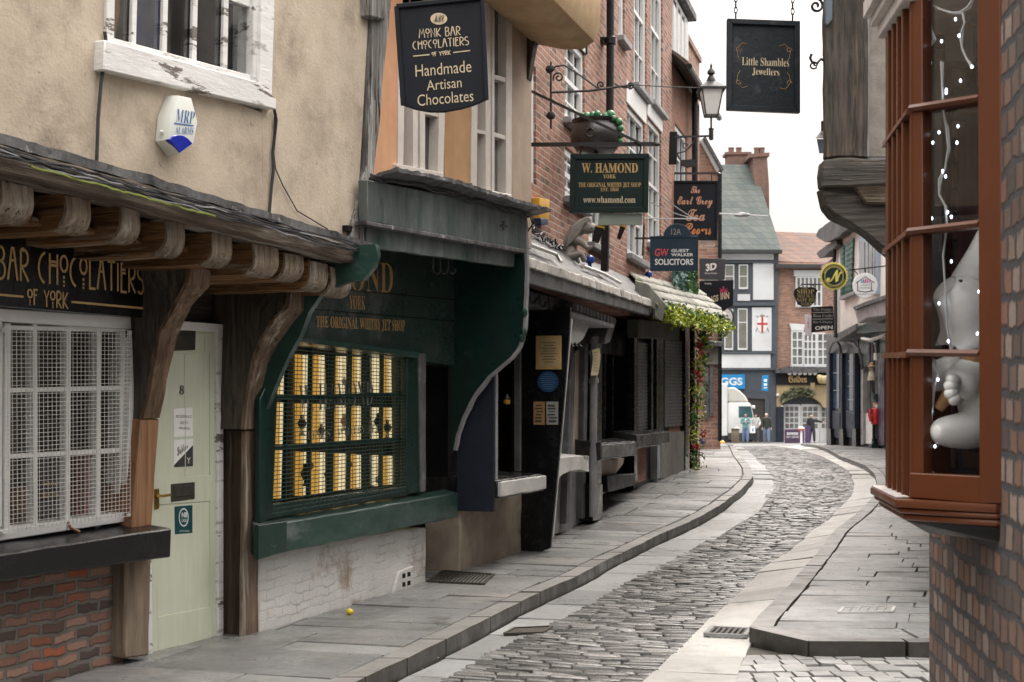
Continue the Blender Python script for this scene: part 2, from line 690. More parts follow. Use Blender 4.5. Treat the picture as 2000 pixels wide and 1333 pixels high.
M = {}
M['render_A'] = mk('ochre_lime_render', (.57, .485, .38), (.47, .395, .305), sc=4.5, rough=.95, bump=.6, bs=45, big=.14, spots=((.30, .245, .19), 1.7, .50, .2), spots2=((.25, .205, .16), 9, .64, .06), spec=.2)
M['render_S'] = mk('stained_render', (.33, .25, .17), (.22, .17, .12), sc=5, rough=.9, bump=.2)
M['oak'] = mk('weathered_oak', (.22, .175, .13), (.075, .055, .038), sc=6, st=(.22, 3.5, 3.5), rough=.8, bump=1, bs=14, big=.4, spots=((.36, .33, .29), 2.4, .54, .1), spots2=((.014, .011, .009), 5, .59, .04), bdist=.03, spec=.25)
M['oak_end'] = mk('oak_joist', (.36, .20, .085), (.09, .04, .014), sc=5, st=(5, .3, 5), rough=.75, bump=1, bs=13, big=.35, spots=((.46, .40, .33), 2.6, .55, .1), spots2=((.03, .016, .008), 4, .6, .05), bdist=.03, spec=.25)
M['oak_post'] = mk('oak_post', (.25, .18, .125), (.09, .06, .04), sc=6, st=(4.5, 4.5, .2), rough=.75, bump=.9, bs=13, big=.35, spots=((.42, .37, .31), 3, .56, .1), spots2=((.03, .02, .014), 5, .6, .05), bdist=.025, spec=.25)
M['oak_brown'] = mk('brown_post', (.36, .19, .09), (.17, .08, .035), sc=5, st=(5, 5, .2), rough=.55, bump=.4, bs=12, big=.2, spots=((.20, .16, .12), 3, .6, .15))
M['oak_grey'] = mk('grey_oak', (.36, .345, .33), (.13, .12, .11), sc=6, st=(5, 5, .22), rough=.9, bump=1, bs=12, big=.3, spots=((.56, .55, .53), 3, .54, .08), spots2=((.02, .018, .016), 5, .58, .04), bdist=.03, spec=.2)
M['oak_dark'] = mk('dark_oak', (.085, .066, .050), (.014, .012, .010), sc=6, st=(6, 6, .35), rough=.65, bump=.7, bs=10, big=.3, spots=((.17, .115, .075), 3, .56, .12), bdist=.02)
M['oak_darkh'] = mk('dark_oak_beam', (.075, .063, .052), (.016, .014, .012), sc=6, st=(.35, 6, 6), rough=.65, bump=.7, bs=10, big=.3, spots=((.2, .17, .14), 3, .58, .12), bdist=.02)
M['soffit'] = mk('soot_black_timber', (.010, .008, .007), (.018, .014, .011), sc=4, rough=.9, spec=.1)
M['brick_old'] = brickmat('old_brick', [(.25, .095, .055), (.32, .125, .075), (.10, .067, .056), (.24, .13, .095), (.16, .09, .07), (.065, .055, .053), (.36, .22, .165), (.40, .12, .05), (.20, .105, .075), (.29, .16, .12)], (.19, .175, .15), bw=.20, bh=.068, gap=.021, bump=1, dist=.014)
M['brick_red'] = brickmat('red_brick', [(.30, .125, .08), (.36, .165, .11), (.25, .10, .065), (.33, .15, .105), (.17, .085, .065), (.40, .21, .15)], (.50, .43, .36), bw=.235, bh=.078, gap=.012, grime=.3)
M['brick_red2'] = brickmat('red_brown_brick', [(.33, .135, .08), (.27, .12, .075), (.38, .16, .10), (.30, .15, .10)], (.30, .25, .2), bw=.235, bh=.078, gap=.012, grime=.35)
M['brick_far'] = brickmat('far_brick', [(.34, .17, .115), (.29, .15, .11), (.40, .22, .15), (.23, .13, .1)], (.42, .36, .31), bw=.3, bh=.1, gap=.016, grime=.1)
M['brick_near'] = brickmat('dark_mortar_brick', [(.21, .12, .085), (.15, .085, .065), (.27, .195, .155), (.11, .075, .062), (.31, .24, .20), (.19, .105, .075), (.08, .062, .056), (.25, .125, .08), (.16, .11, .09)], (.062, .062, .068), bw=.125, bh=.098, gap=.024, bump=1.0, dist=.016, grime=.6)
M['white_wash'] = brickmat('whitewashed_brick', [(.60, .585, .56), (.575, .56, .535), (.61, .595, .57), (.565, .55, .525)], (.57, .555, .53), bw=.22, bh=.07, gap=.012, bump=.22, dist=.02, grime=.0)
stain(M['white_wash'], (.27, .21, .16), 2.0, .56, .12)
stain(M['white_wash'], (.40, .35, .30), 6, .6, .08)
M['white_paint'] = mk('white_paint', (.76, .755, .74), (.68, .675, .66), sc=8, rough=.45, rv=.1, bump=.12, big=.06)
M['white_peel'] = mk('peeling_white_paint', (.78, .775, .76), (.68, .67, .65), sc=8, st=(.35, 1, 1.8), rough=.5, bump=.6, bs=18, big=.08, spots=((.15, .125, .11), 4, .585, .015), spots2=((.42, .40, .37), 9, .58, .05))
M['cream_paint'] = mk('cream_window_paint', (.70, .64, .58), (.62, .56, .51), sc=8, rough=.5, bump=.1, big=.08)
M['black_gloss'] = mk('black_gloss_paint', (.006, .006, .0065), (.011, .011, .012), sc=5, rough=.24, rv=.12, bump=.25, bs=9, big=.1, spec=.32)
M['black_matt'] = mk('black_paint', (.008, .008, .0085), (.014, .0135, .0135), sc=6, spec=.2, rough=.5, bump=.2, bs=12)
M['gold'] = mk('gold_leaf', (.60, .40, .17), (.50, .33, .13), sc=20, rough=.45, bump=0, big=.08)
M['gold_dull'] = mk('dull_gold_paint', (.52, .33, .13), (.40, .25, .10), sc=20, rough=.5, bump=0, big=.15)
M['cream_ink'] = mk('cream_lettering', (.66, .55, .38), (.58, .47, .31), sc=20, rough=.5, bump=0, big=.05)
M['sage'] = mk('sage_green_door_paint', (.62, .65, .515), (.57, .60, .47), sc=6, st=(5, 5, .3), rough=.5, bump=.15, bs=14, big=.07, spots=((.36, .355, .26), 2.2, .62, .12), spots2=((.25, .22, .16), 6, .68, .04))
M['green'] = mk('dark_green_gloss', (.006, .03, .024), (.004, .019, .016), sc=4, rough=.35, rv=.15, bump=.3, bs=14, big=.3, spec=.4, spots=((.05, .075, .068), 2.2, .64, .12))
M['green_worn'] = mk('faded_green_paint', (.024, .062, .050), (.010, .034, .028), sc=4, st=(.5, 1, 1.5), rough=.38, bump=.4, bs=14, big=.3, spots=((.15, .17, .16), 1.6, .56, .16), spec=.4)
M['green_hood'] = mk('weathered_green_hood', (.10, .118, .112), (.045, .066, .06), sc=3, st=(1.6, 1, .6), rough=.45, bump=.3, bs=14, big=.2, spots=((.008, .035, .027), 1.1, .56, .08), spots2=((.24, .24, .24), 2.2, .58, .2))
M['green_mouldy'] = mk('salt_stained_green', (.02, .045, .037), (.035, .05, .044), sc=3, rough=.3, rv=.1, bump=.2, bs=12, big=.3, spots=((.11, .115, .105), 1.5, .53, .14))
M['lead'] = mk('lead_flashing', (.12, .118, .12), (.04, .04, .041), sc=8, rough=.6, bump=.7, bs=16, big=.25, spots=((.02, .02, .02), 5, .56, .05), spots2=((.42, .41, .40), 7, .62, .05), metal=.1)
M['slate_blue'] = mk('slate_blue_paint', (.022, .027, .042), (.017, .02, .032), sc=4, spec=.3, rough=.55, bump=.15, big=.15)
M['orange_wall'] = mk('orange_limewash', (.67, .36, .205), (.58, .30, .165), sc=3, rough=.85, bump=.1, bs=30, big=.08, spots=((.45, .25, .15), 3, .64, .2))
M['tan_wall'] = mk('tan_limewash', (.50, .29, .14), (.42, .24, .115), sc=3, rough=.85, bump=.1, big=.08)
M['tan_post'] = mk('tan_post_paint', (.44, .335, .25), (.37, .28, .21), sc=3, rough=.75, bump=.15, big=.1)
M['ochre'] = mk('ochre_jetty', (.56, .40, .23), (.45, .30, .165), sc=3, rough=.8, bump=.2, bs=20, big=.15, spots=((.28, .2, .13), 2, .6, .15))
M['grey_paint'] = mk('grey_paint', (.14, .141, .144), (.085, .085, .087), sc=4, rough=.5, bump=.3, bs=14, big=.25, spots=((.27, .27, .27), 3.5, .6, .1), spec=.35)
M['grey_pale'] = mk('pale_grey_paint', (.30, .30, .307), (.21, .21, .217), sc=4, rough=.6, bump=.2, big=.12, spots=((.24, .23, .22), 5, .64, .08))
M['bench_edge'] = mk('worn_white_edge', (.58, .57, .55), (.44, .43, .415), sc=5, st=(.5, 1, 1), rough=.6, bump=.5, bs=14, spots=((.08, .078, .075), 5, .61, .03))
M['bench_top'] = mk('worn_black_top', (.012, .012, .012), (.03, .03, .029), sc=4, spec=.35, rough=.25, bump=.3, bs=10, spots=((.26, .25, .24), 3, .64, .08))
M['plinth_tan'] = mk('painted_brick_pier', (.40, .335, .26), (.27, .22, .17), sc=3.5, rough=.85, bump=.4, bs=22, big=.2, spots=((.5, .46, .4), 3, .62, .12), spots2=((.08, .065, .05), 2.2, .62, .15))
M['iron'] = mk('wrought_iron', (.012, .012, .013), (.022, .021, .021), sc=8, rough=.45, bump=.2, spec=.5)
M['navy'] = mk('navy_board', (.008, .0105, .017), (.006, .008, .013), sc=4, spec=.25, rough=.45, bump=.08, big=.12)
M['dgreen_board'] = mk('green_board', (.004, .019, .016), (.003, .015, .013), sc=4, spec=.3, rough=.4, bump=.06, big=.1)
M['blue_board'] = mk('slate_blue_board', (.017, .036, .058), (.014, .031, .05), sc=4, spec=.3, rough=.45, bump=.05, big=.08)
M['jewel_board'] = mk('jeweller_board', (.018, .025, .031), (.009, .013, .017), sc=6, rough=.4, spec=.35, bump=.35, bs=22, big=.25, spots=((.04, .048, .055), 7, .56, .1))
M['sign_white'] = mk('white_lettering', (.74, .74, .74), (.7, .7, .7), sc=8, rough=.5, bump=0, big=.03)
M['red_ink'] = mk('coral_red_lettering', (.62, .075, .09), (.55, .06, .075), sc=8, rough=.5, bump=0, big=.03)
M['orange_ink'] = mk('orange_lettering', (.62, .22, .07), (.55, .19, .06), sc=8, rough=.5, bump=0, big=.05)
M['copper_ink'] = mk('copper_lettering', (.58, .30, .19), (.5, .25, .16), sc=8, rough=.5, bump=0, big=.05)
M['dark_ink'] = mk('dark_print', (.03, .032, .034), (.05, .05, .05), sc=8, rough=.6, bump=0, big=.03)
M['grey_ink'] = mk('grey_print', (.2, .2, .2), (.25, .25, .25), sc=8, rough=.6, bump=0, big=.03)
M['blue_ink'] = mk('blue_print', (.02, .13, .36), (.02, .12, .33), sc=8, rough=.5, bump=0, big=.03)
M['lens_blue'] = mk('blue_lens', (.006, .02, .36), (.005, .015, .30), sc=12, rough=.2, bump=0, big=.1)
M['alarm_white'] = mk('alarm_plastic', (.72, .74, .69), (.68, .70, .65), sc=5, rough=.4, bump=.03, big=.04)
M['paper'] = mk('paper', (.84, .84, .80), (.80, .80, .76), sc=5, rough=.8, bump=.03, big=.03)
M['teal'] = mk('teal_sticker', (.012, .07, .078), (.011, .062, .07), sc=5, rough=.4, bump=0, big=.04)
M['brass'] = mk('brass', (.52, .33, .08), (.4, .24, .06), sc=14, rough=.3, metal=.9, bump=.05)
M['bronze'] = mk('dark_bronze', (.075, .065, .052), (.05, .044, .037), sc=9, rough=.5, metal=.5, bump=.15)
M['yellow_box'] = mk('yellow_plastic', (.68, .36, .03), (.6, .31, .025), sc=5, rough=.45, bump=.05)
M['glass'] = glassmat('window_glass', (.02, .023, .028))
M['glass_b'] = glassmat('blue_window_glass', (.03, .045, .07))
M['glass_pale'] = glassmat('pale_window_glass', (.055, .06, .065), rough=.05)
M['glass_far'] = glassmat('far_window_glass', (.085, .085, .08), rough=.12)
M['glass_clear'] = glassmat('clear_glass', clear=.5)
M['glass_dull'] = glassmat('shaded_clear_glass', clear=.22)
M['glass_up'] = glassmat('upper_window_glass', (.03, .036, .05), rough=.05)
M['lamp_glass'] = mk('frosted_lamp_glass', (.78, .77, .74), (.72, .71, .68), sc=4, rough=.3, bump=0)
M['wire_steel'] = mk('galvanised_wire', (.74, .72, .68), (.56, .54, .50), sc=18, rough=.5, metal=.1, bump=0)
M['wire_green'] = mk('green_guard_wire', (.014, .04, .033), (.02, .05, .04), sc=18, rough=.5, bump=0)
M['wire_dark'] = mk('dark_cable', (.02, .02, .022), (.045, .045, .05), sc=18, rough=.5, bump=0)
M['wire_green2'] = mk('green_yellow_cable', (.22, .26, .04), (.16, .2, .04), sc=18, rough=.5, bump=0)
M['wire_grey'] = mk('grey_cable', (.30, .30, .31), (.2, .2, .21), sc=18, rough=.5, bump=0)
M['flag'] = mk('york_stone_flags', (.262, .26, .257), (.163, .162, .161), sc=3.2, rough=.38, rv=.2, bump=.55, bs=26, big=.3, isl=.28, spots=((.265, .238, .212), .8, .55, .2), spots2=((.10, .095, .09), 3.2, .57, .1))
M['kerb'] = mk('kerb_stone', (.215, .206, .196), (.13, .125, .119), sc=4, rough=.45, bump=.4, bs=24, big=.2, isl=.2, spots=((.11, .10, .088), 4, .6, .12))
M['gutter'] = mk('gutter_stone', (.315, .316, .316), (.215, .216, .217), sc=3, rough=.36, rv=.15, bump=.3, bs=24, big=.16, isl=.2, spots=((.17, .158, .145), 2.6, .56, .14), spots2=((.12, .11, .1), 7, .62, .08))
M['sett'] = mk('worn_setts', (.185, .179, .173), (.10, .097, .094), sc=12, rough=.22, rv=.1, bump=.4, bs=60, big=.15, isl=.65, spots=((.30, .29, .275), 8, .6, .1), spec=.75)
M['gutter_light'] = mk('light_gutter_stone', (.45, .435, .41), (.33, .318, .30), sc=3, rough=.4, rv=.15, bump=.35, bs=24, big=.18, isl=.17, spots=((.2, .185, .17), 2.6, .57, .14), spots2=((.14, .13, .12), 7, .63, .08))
M['sett_alley'] = mk('grey_setts', (.35, .345, .335), (.25, .247, .242), sc=8, rough=.5, rv=.14, bump=.4, bs=50, big=.12, isl=.25)
M['joint'] = mk('dark_sandy_joint', (.062, .056, .05), (.04, .036, .032), sc=12, rough=.7, bump=.4, bs=60)
M['asphalt'] = mk('dirt_ground', (.08, .077, .072), (.06, .058, .054), sc=8, rough=.85, bump=.3, bs=60)
M['oak_brown2'] = mk('brown_bracket_oak', (.20, .135, .085), (.075, .045, .027), sc=5, st=(4, 4, .25), rough=.7, bump=.8, bs=12, big=.35, spots=((.34, .28, .22), 3, .58, .1), bdist=.02, spec=.25)
M['oak_foot'] = mk('grey_brown_post_foot', (.27, .21, .15), (.15, .115, .085), sc=5, st=(4, 4, .4), rough=.8, bump=.7, bs=14, big=.25, spots=((.13, .11, .09), 3, .58, .15), spec=.2)
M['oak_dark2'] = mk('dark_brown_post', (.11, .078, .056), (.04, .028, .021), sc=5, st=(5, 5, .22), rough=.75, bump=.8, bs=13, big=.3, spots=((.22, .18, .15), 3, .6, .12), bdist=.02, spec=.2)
M['oak_bleach'] = mk('bleached_end_oak', (.40, .335, .265), (.19, .135, .09), sc=6, st=(5, 5, .6), rough=.85, bump=1, bs=14, big=.3, spots=((.52, .48, .42), 3, .55, .1), spots2=((.03, .02, .014), 7, .6, .04), bdist=.025, spec=.2)


def darken_upright_faces(m, col, lo, hi):                       # mixes a darker brown into the upright faces of the kerb
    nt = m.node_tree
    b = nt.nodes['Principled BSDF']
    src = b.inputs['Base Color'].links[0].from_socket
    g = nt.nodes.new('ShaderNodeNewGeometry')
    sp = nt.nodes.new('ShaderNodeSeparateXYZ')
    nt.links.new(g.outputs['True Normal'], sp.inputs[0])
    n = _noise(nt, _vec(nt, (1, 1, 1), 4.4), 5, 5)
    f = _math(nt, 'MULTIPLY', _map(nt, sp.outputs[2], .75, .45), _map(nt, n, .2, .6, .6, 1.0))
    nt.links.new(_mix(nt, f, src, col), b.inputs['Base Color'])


darken_upright_faces(M['kerb'], (.032, .027, .022), 0, 1)
# ------------------------------------------------------------------ ground
_GP = [(-20, 0), (14, 0), (16.8, .02), (18.9, .12), (22.5, .32), (27, .43), (32, .5), (38, .54), (46, .5), (60, .26), (76, -.02), (86, -.14), (95, -.15), (2000, -.15)]


def _lin(tab, x):
    if x <= tab[0][0]:
        a, b = tab[0], tab[1]
    elif x >= tab[-1][0]:
        a, b = tab[-2], tab[-1]
    else:
        for i in range(len(tab) - 1):
            if tab[i][0] <= x <= tab[i + 1][0]:
                a, b = tab[i], tab[i + 1]
                break
    return a[1] + (b[1] - a[1]) * (x - a[0]) / (b[0] - a[0])


def gnd(Y):
    return sum(_lin(_GP, Y + k * .6) for k in (-2, -1, 0, 1, 2)) / 5


def gp(px, py, off=0.0):
    Y = 3.0
    while Y < 110:
        if CZ - (py - HY) / F * Y <= gnd(Y) + off:
            return ((px - HX) / F * Y, Y)
        Y += .02
    return ((px - HX) / F * Y, Y)


def curve(pxs, off):
    t = sorted((y, x) for x, y in (gp(a, b, off) for a, b in pxs))

    def f(Y):
        return sum(_lin(t, Y + k) for k in (-.5, -.25, 0, .25, .5)) / 5
    return f


RD = -.10
XLK = curve([(700, 1333), (905, 1235), (1000, 1186), (1061, 1154), (1135, 1123), (1197, 1088), (1287, 1045), (1357, 1016), (1410, 986), (1451, 955), (1471, 932), (1467, 914), (1445, 889), (1430, 869)], 0)
XCL = curve([(870, 1333), (950, 1288), (1078, 1225), (1152, 1188), (1246, 1131), (1336, 1086), (1410, 1041), (1484, 996), (1517, 947), (1508, 924), (1484, 901), (1463, 879)], RD)
XCR = curve([(1250, 1332), (1299, 1287), (1348, 1244), (1369, 1221), (1435, 1164), (1492, 1106), (1537, 1078), (1578, 1041), (1615, 1016), (1660, 971), (1668, 947), (1656, 920), (1607, 893), (1570, 881)], RD)
XRK = curve([(1410, 1355), (1463, 1227), (1533, 1156), (1590, 1090), (1627, 1041), (1676, 1004), (1715, 963), (1709, 930), (1690, 912), (1640, 893), (1553, 867)], -.02)


def rgz(Y):                                     # level of the light gutter where it meets the kerb
    return gnd(Y) + _lin([(0, RD), (10.2, RD), (12.5, -.02), (22, -.02), (27, -.09), (200, -.09)], Y)


def slab(mb, poly, z, th=.05, inset=.006, tilt=.004, drop=.004):
    # one stone: sides, a small worn arris, a slightly tilted top; poly = [(x, y)], z = function or number
    n = len(poly)
    cx, cy = sum(p[0] for p in poly) / n, sum(p[1] for p in poly) / n
    tx, ty, dz = random.uniform(-tilt, tilt), random.uniform(-tilt, tilt), random.uniform(-tilt, tilt) * .7
    zz = z if callable(z) else (lambda x, y: z)

    def sh(p, k):
        dx, dy = p[0] - cx, p[1] - cy
        l = math.hypot(dx, dy) or 1
        return (p[0] - dx / l * k, p[1] - dy / l * k)
    a = [sh(p, inset * 1.0) for p in poly]
    b = [sh(p, inset * 1.35) for p in poly]

    def q(p, o):
        return (p[0], -0.0 - (-p[1]), zz(p[0], p[1]) + dz + tx * (p[0] - cx) * 3 + ty * (p[1] - cy) * 3 + o)
    pts = [q(p, -th) for p in a] + [q(p, -drop) for p in a] + [q(p, 0) for p in b]
    fs = [tuple(range(2 * n, 3 * n))]
    for k in (0, 1):
        for i in range(n):
            j = (i + 1) % n
            fs.append((k * n + i, k * n + j, (k + 1) * n + j, (k + 1) * n + i))
    mb.add([(x, -y, zq) for x, y, zq in pts], fs)   # world frame: d = -y


# base sheet to the horizon
mb = MB()
ys = [-30, 0, 5, 10, 14, 17, 20, 24, 28, 32, 38, 46, 60, 76, 86, 120, 400, 1500]
for i in range(len(ys) - 1):
    w0, w1 = (60 if ys[i] < 100 else 900), (60 if ys[i + 1] < 100 else 900)
    mb.add([(-w0, -ys[i], gnd(ys[i]) - .22), (w0, -ys[i], gnd(ys[i]) - .22), (w1, -ys[i + 1], gnd(ys[i + 1]) - .22), (-w1, -ys[i + 1], gnd(ys[i + 1]) - .22)], [(0, 1, 2, 3)])
struct('ground', mb, M['asphalt'])


def ribbon(mb, fa, fb, za, zb, y0, y1, step=.5):
    y = y0
    while y < y1 - 1e-6:
        y2 = min(y1, y + step)
        mb.add([(fa(y), -y, za(y)), (fb(y), -y, zb(y)), (fb(y2), -y2, zb(y2)), (fa(y2), -y2, za(y2))], [(0, 1, 2, 3)])
        y = y2


FARY = 62.0
# bed of the roadway and of the pavements (what shows in the joints)
mb = MB()
ribbon(mb, lambda y: XLK(y) - .02, lambda y: XRK(y) + .05, lambda y: gnd(y) + RD - .03, lambda y: min(rgz(y), gnd(y) + RD) - .03, 2, FARY)
ribbon(mb, lambda y: XLK(y) - 3.2, lambda y: XLK(y) - .03, lambda y: gnd(y) - .03, lambda y: gnd(y) - .03, 2, FARY)
ribbon(mb, lambda y: XRK(y) + .03, lambda y: XRK(y) + 3.4, lambda y: gnd(y) - .03, lambda y: gnd(y) - .03, 9.99, FARY)
mb.add([(1.74, -9.99, -.012), (1.98, -9.45, -.012), (4.5, -9.42, -.012), (4.5, -9.99, -.012)], [(0, 1, 2, 3)])
mb.add([(XRK(4), -4, RD - .02), (4.5, -4, RD - .02), (4.5, -9.45, RD - .02), (1.95, -9.45, RD - .02), (XRK(9.9), -9.95, RD - .02)], [(0, 1, 2, 3, 4)])
struct('paving_bed', mb, M['joint'])

# cobbled roadway: every sett its own worn stone
mb = MB()
rng = random.Random(3)
y = 2.5
while y < FARY - 1:
    near = y < 30
    dep = rng.uniform(.068, .105) if near else rng.uniform(.13, .2)
    a, b = XCL(y), XCR(y)
    x = a + rng.uniform(-.01, .02)
    W = b - a
    while x < b - .03:
        w = rng.uniform(.12, .30) if near else rng.uniform(.16, .3)
        if b - (x + w) < .07:
            w = b - x
        g = .0032

        def pos(xx, yy):
            t = (xx - a) / W
            return (xx + rng.uniform(-.004, .004), yy - .30 * (xx - (a + b) / 2) + .12 * (t - .5) ** 2)
        jy = rng.uniform(-.007, .007)
        pl = [pos(x + g, y + g + jy), pos(x + w - g, y + g + jy), pos(x + w - g, y + dep - g + jy), pos(x + g, y + dep - g + jy)]
        cxm = (x + w / 2 - a) / W - .5
        z0 = gnd(y) + RD + .03 * (.25 - cxm * cxm) * 2 - .008 + rng.uniform(-.006, .006)
        tx, ty = rng.uniform(-.04, .04), rng.uniform(-.085, .085)
        mx, my = sum(p[0] for p in pl) / 4, sum(p[1] for p in pl) / 4

        def q(p, k, o):
            xx, yy = mx + (p[0] - mx) * k, my + (p[1] - my) * k
            return (xx, -yy, z0 + o + tx * (xx - mx) + ty * (yy - my))
        pts = [q(p, 1, -.045) for p in pl] + [q(p, 1, -.012) for p in pl] + [q(p, .93, -.001) for p in pl] + [q(p, .66, .003) for p in pl]
        fs = [(12, 13, 14, 15)]
        for k in range(3):
            for i in range(4):
                fs.append((k * 4 + i, k * 4 + (i + 1) % 4, k * 4 + 4 + (i + 1) % 4, k * 4 + 4 + i))
        mb.add(pts, fs)
        x += w
    y += dep
struct('cobbled_road', mb, M['sett'])

# light gutter stones
mb = MB()
y = 2.5
while y < FARY - 1:
    l = rng.uniform(.55, 1.05) if y < 20 else rng.uniform(.9, 1.6)
    y2 = y + l
    n = 3
    pl = [(XLK(y + l * i / n) + .01, y + l * i / n) for i in range(n + 1)] + [(XCL(y2 - l * i / n) - .004, y2 - l * i / n - .10) for i in range(n + 1)]
    slab(mb, [(px_, py_) for px_, py_ in pl], lambda X, Y: gnd(Y) + RD - .008, th=.06, inset=.010, tilt=.005)
    y = y2
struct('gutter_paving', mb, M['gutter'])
mb = MB()
y = 2.5
while y < FARY - 1:
    l = rng.uniform(.55, 1.0) if y < 20 else rng.uniform(.9, 1.6)
    y2 = y + l
    n = 3
    pl = [(XCR(y + l * i / n) + .004, y + l * i / n) for i in range(n + 1)] + [(XRK(y2 - l * i / n) - .008, y2 - l * i / n - .14) for i in range(n + 1)]

    def zr(X, Y):
        a, b = XCR(Y), XRK(Y)
        t = max(0, min(1, (X - a) / max(.05, b - a)))
        return (gnd(Y) + RD) * (1 - t) + rgz(Y) * t
    slab(mb, pl, zr, th=.06, inset=.010, tilt=.005)
    y = y2
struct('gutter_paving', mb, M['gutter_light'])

# kerb stones
KW = .17
mb = MB()
for fx, sgn, ys0 in ((XLK, -1, 2.5), (XRK, 1, 10.0)):
    y = ys0
    while y < FARY - 1:
        l = rng.uniform(.6, 1.25)
        y2 = y + l
        n = 4
        pl = [(fx(y + .004 + (l - .008) * i / n), y + .004 + (l - .008) * i / n) for i in range(n + 1)] + [(fx(y2 - l * i / n) + sgn * KW, y2 - .004 - (l - .008) * i / n) for i in range(n + 1)]
        if sgn > 0:
            pl = pl[::-1]
        slab(mb, pl, lambda X, Y: gnd(Y) + .004, th=.2, inset=.006, tilt=.003, drop=.016)
        y = y2
for a, b in (((1.665, 9.99), (1.953, 9.385)), ((1.953, 9.385), (2.60, 9.36)), ((2.60, 9.36), (3.6, 9.34))):
    dx, dy = b[0] - a[0], b[1] - a[1]
    l = math.hypot(dx, dy)
    nx, ny = -dy / l * KW, dx / l * KW
    e = .005 / l
    slab(mb, [(a[0] + dx * e, a[1] + dy * e), (b[0] - dx * e, b[1] - dy * e), (b[0] + nx * .95, b[1] + ny), (a[0] + nx + (.05 if a[0] < 1.7 else 0), a[1] + ny)], .004, th=.2, inset=.006, tilt=.002, drop=.02)
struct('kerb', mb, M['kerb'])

# pavements of large flags laid in rows from wall to kerb
mb = MB()
y = 2.5
while y < FARY - 1:
    l = rng.uniform(.42, .8) if y < 30 else rng.uniform(.7, 1.1)
    cuts = [0]
    t = 0
    while t < 2.3:
        t += rng.uniform(.55, 1.5)
        cuts.append(min(t, 2.6))
    cuts = [KW + .006] + cuts[1:]
    sk = .30
    for t0, t1 in zip(cuts, cuts[1:]):
        sub = [(0, 1)] if rng.random() < .75 else [(0, .48), (.48, 1)]
        for s0, s1 in sub:
            ya, yb = y + l * s0, y + l * s1
            pl = [(XLK(ya) - t1, ya + sk * t1), (XLK(ya) - t0, ya + sk * t0), (XLK(yb) - t0, yb + sk * t0), (XLK(yb) - t1, yb + sk * t1)]
            pl = [(a_ + rng.uniform(-.008, .008), b_ + rng.uniform(-.008, .008)) for a_, b_ in pl]
            slab(mb, pl, lambda X, Y: gnd(Y), th=.05, inset=.009, tilt=.0045)
    y += l
for pl in ([(1.865, 10.0), (2.06, 9.57), (2.72, 9.545), (2.72, 10.0)], [(2.73, 9.545), (3.7, 9.53), (3.7, 10.0), (2.73, 10.0)]):
    slab(mb, pl, 0.0, th=.03, inset=.007, tilt=.003)
y = 10.0
while y < FARY - 1:
    l = rng.uniform(.26, .46) if y < 30 else rng.uniform(.6, 1.0)
    cuts = [KW + .006]
    t = 0
    while t < 2.6:
        t += rng.uniform(.5, 1.3)
        cuts.append(t)
    for t0, t1 in zip(cuts, cuts[1:]):
        fy = max(y, 10.0)
        pl = [(XRK(fy) + t0, y - .05 * t0), (XRK(fy) + t1, y - .05 * t1), (XRK(max(y + l, 10)) + t1, y + l - .05 * t1), (XRK(max(y + l, 10)) + t0, y + l - .05 * t0)]
        if min(p[1] for p in pl) < 9.56:
            k = 9.56
            if max(p[1] for p in pl) < 9.7:
                continue
            pl = [(a_, max(b_, k)) for a_, b_ in pl]
            if pl[0][0] < 2.05:
                pl = [(a_, max(b_, k + max(0, (2.06 - a_)) * 2.0)) for a_, b_ in pl]
        pl = [(a_ + rng.uniform(-.008, .008), b_ + rng.uniform(-.008, .008)) for a_, b_ in pl]
        slab(mb, pl, lambda X, Y: gnd(Y), th=.03, inset=.007, tilt=.004)
    y += l
struct('pavement', mb, M['flag'])

# square setts of the side passage
mb = MB()
y = 5.0
while y < 9.36:
    l = rng.uniform(.17, .24)
    x = XRK(min(y, 9.9)) + rng.uniform(-.02, .03)
    while x < 4.2:
        w = rng.uniform(.10, .19)
        pl = [(x, y), (x + w - .004, y), (x + w - .004, y + l - .005), (x, y + l - .005)]
        if not (y > 9.1 and x < 1.9 and False):
            slab(mb, [(a_ + rng.uniform(-.006, .006), b_ + rng.uniform(-.006, .006)) for a_, b_ in pl], RD - .002, th=.03, inset=.006, tilt=.012, drop=.010)
        x += w
    y += l
struct('side_passage_setts', mb, M['sett_alley'])

# far street crossing the end of the lane
mb = MB()
mb.add([(-40, -FARY + 2, gnd(FARY) - .05), (60, -FARY + 2, gnd(FARY) - .05), (60, -76, gnd(76) - .03), (-40, -76, gnd(76) - .03)], [(0, 1, 2, 3)])
mb.add([(-40, -76, gnd(76) - .03), (60, -76, gnd(76) - .03), (60, -88, gnd(88) - .03), (-40, -88, gnd(88) - .03)], [(0, 1, 2, 3)])
struct('far_street', mb, M['flag'])


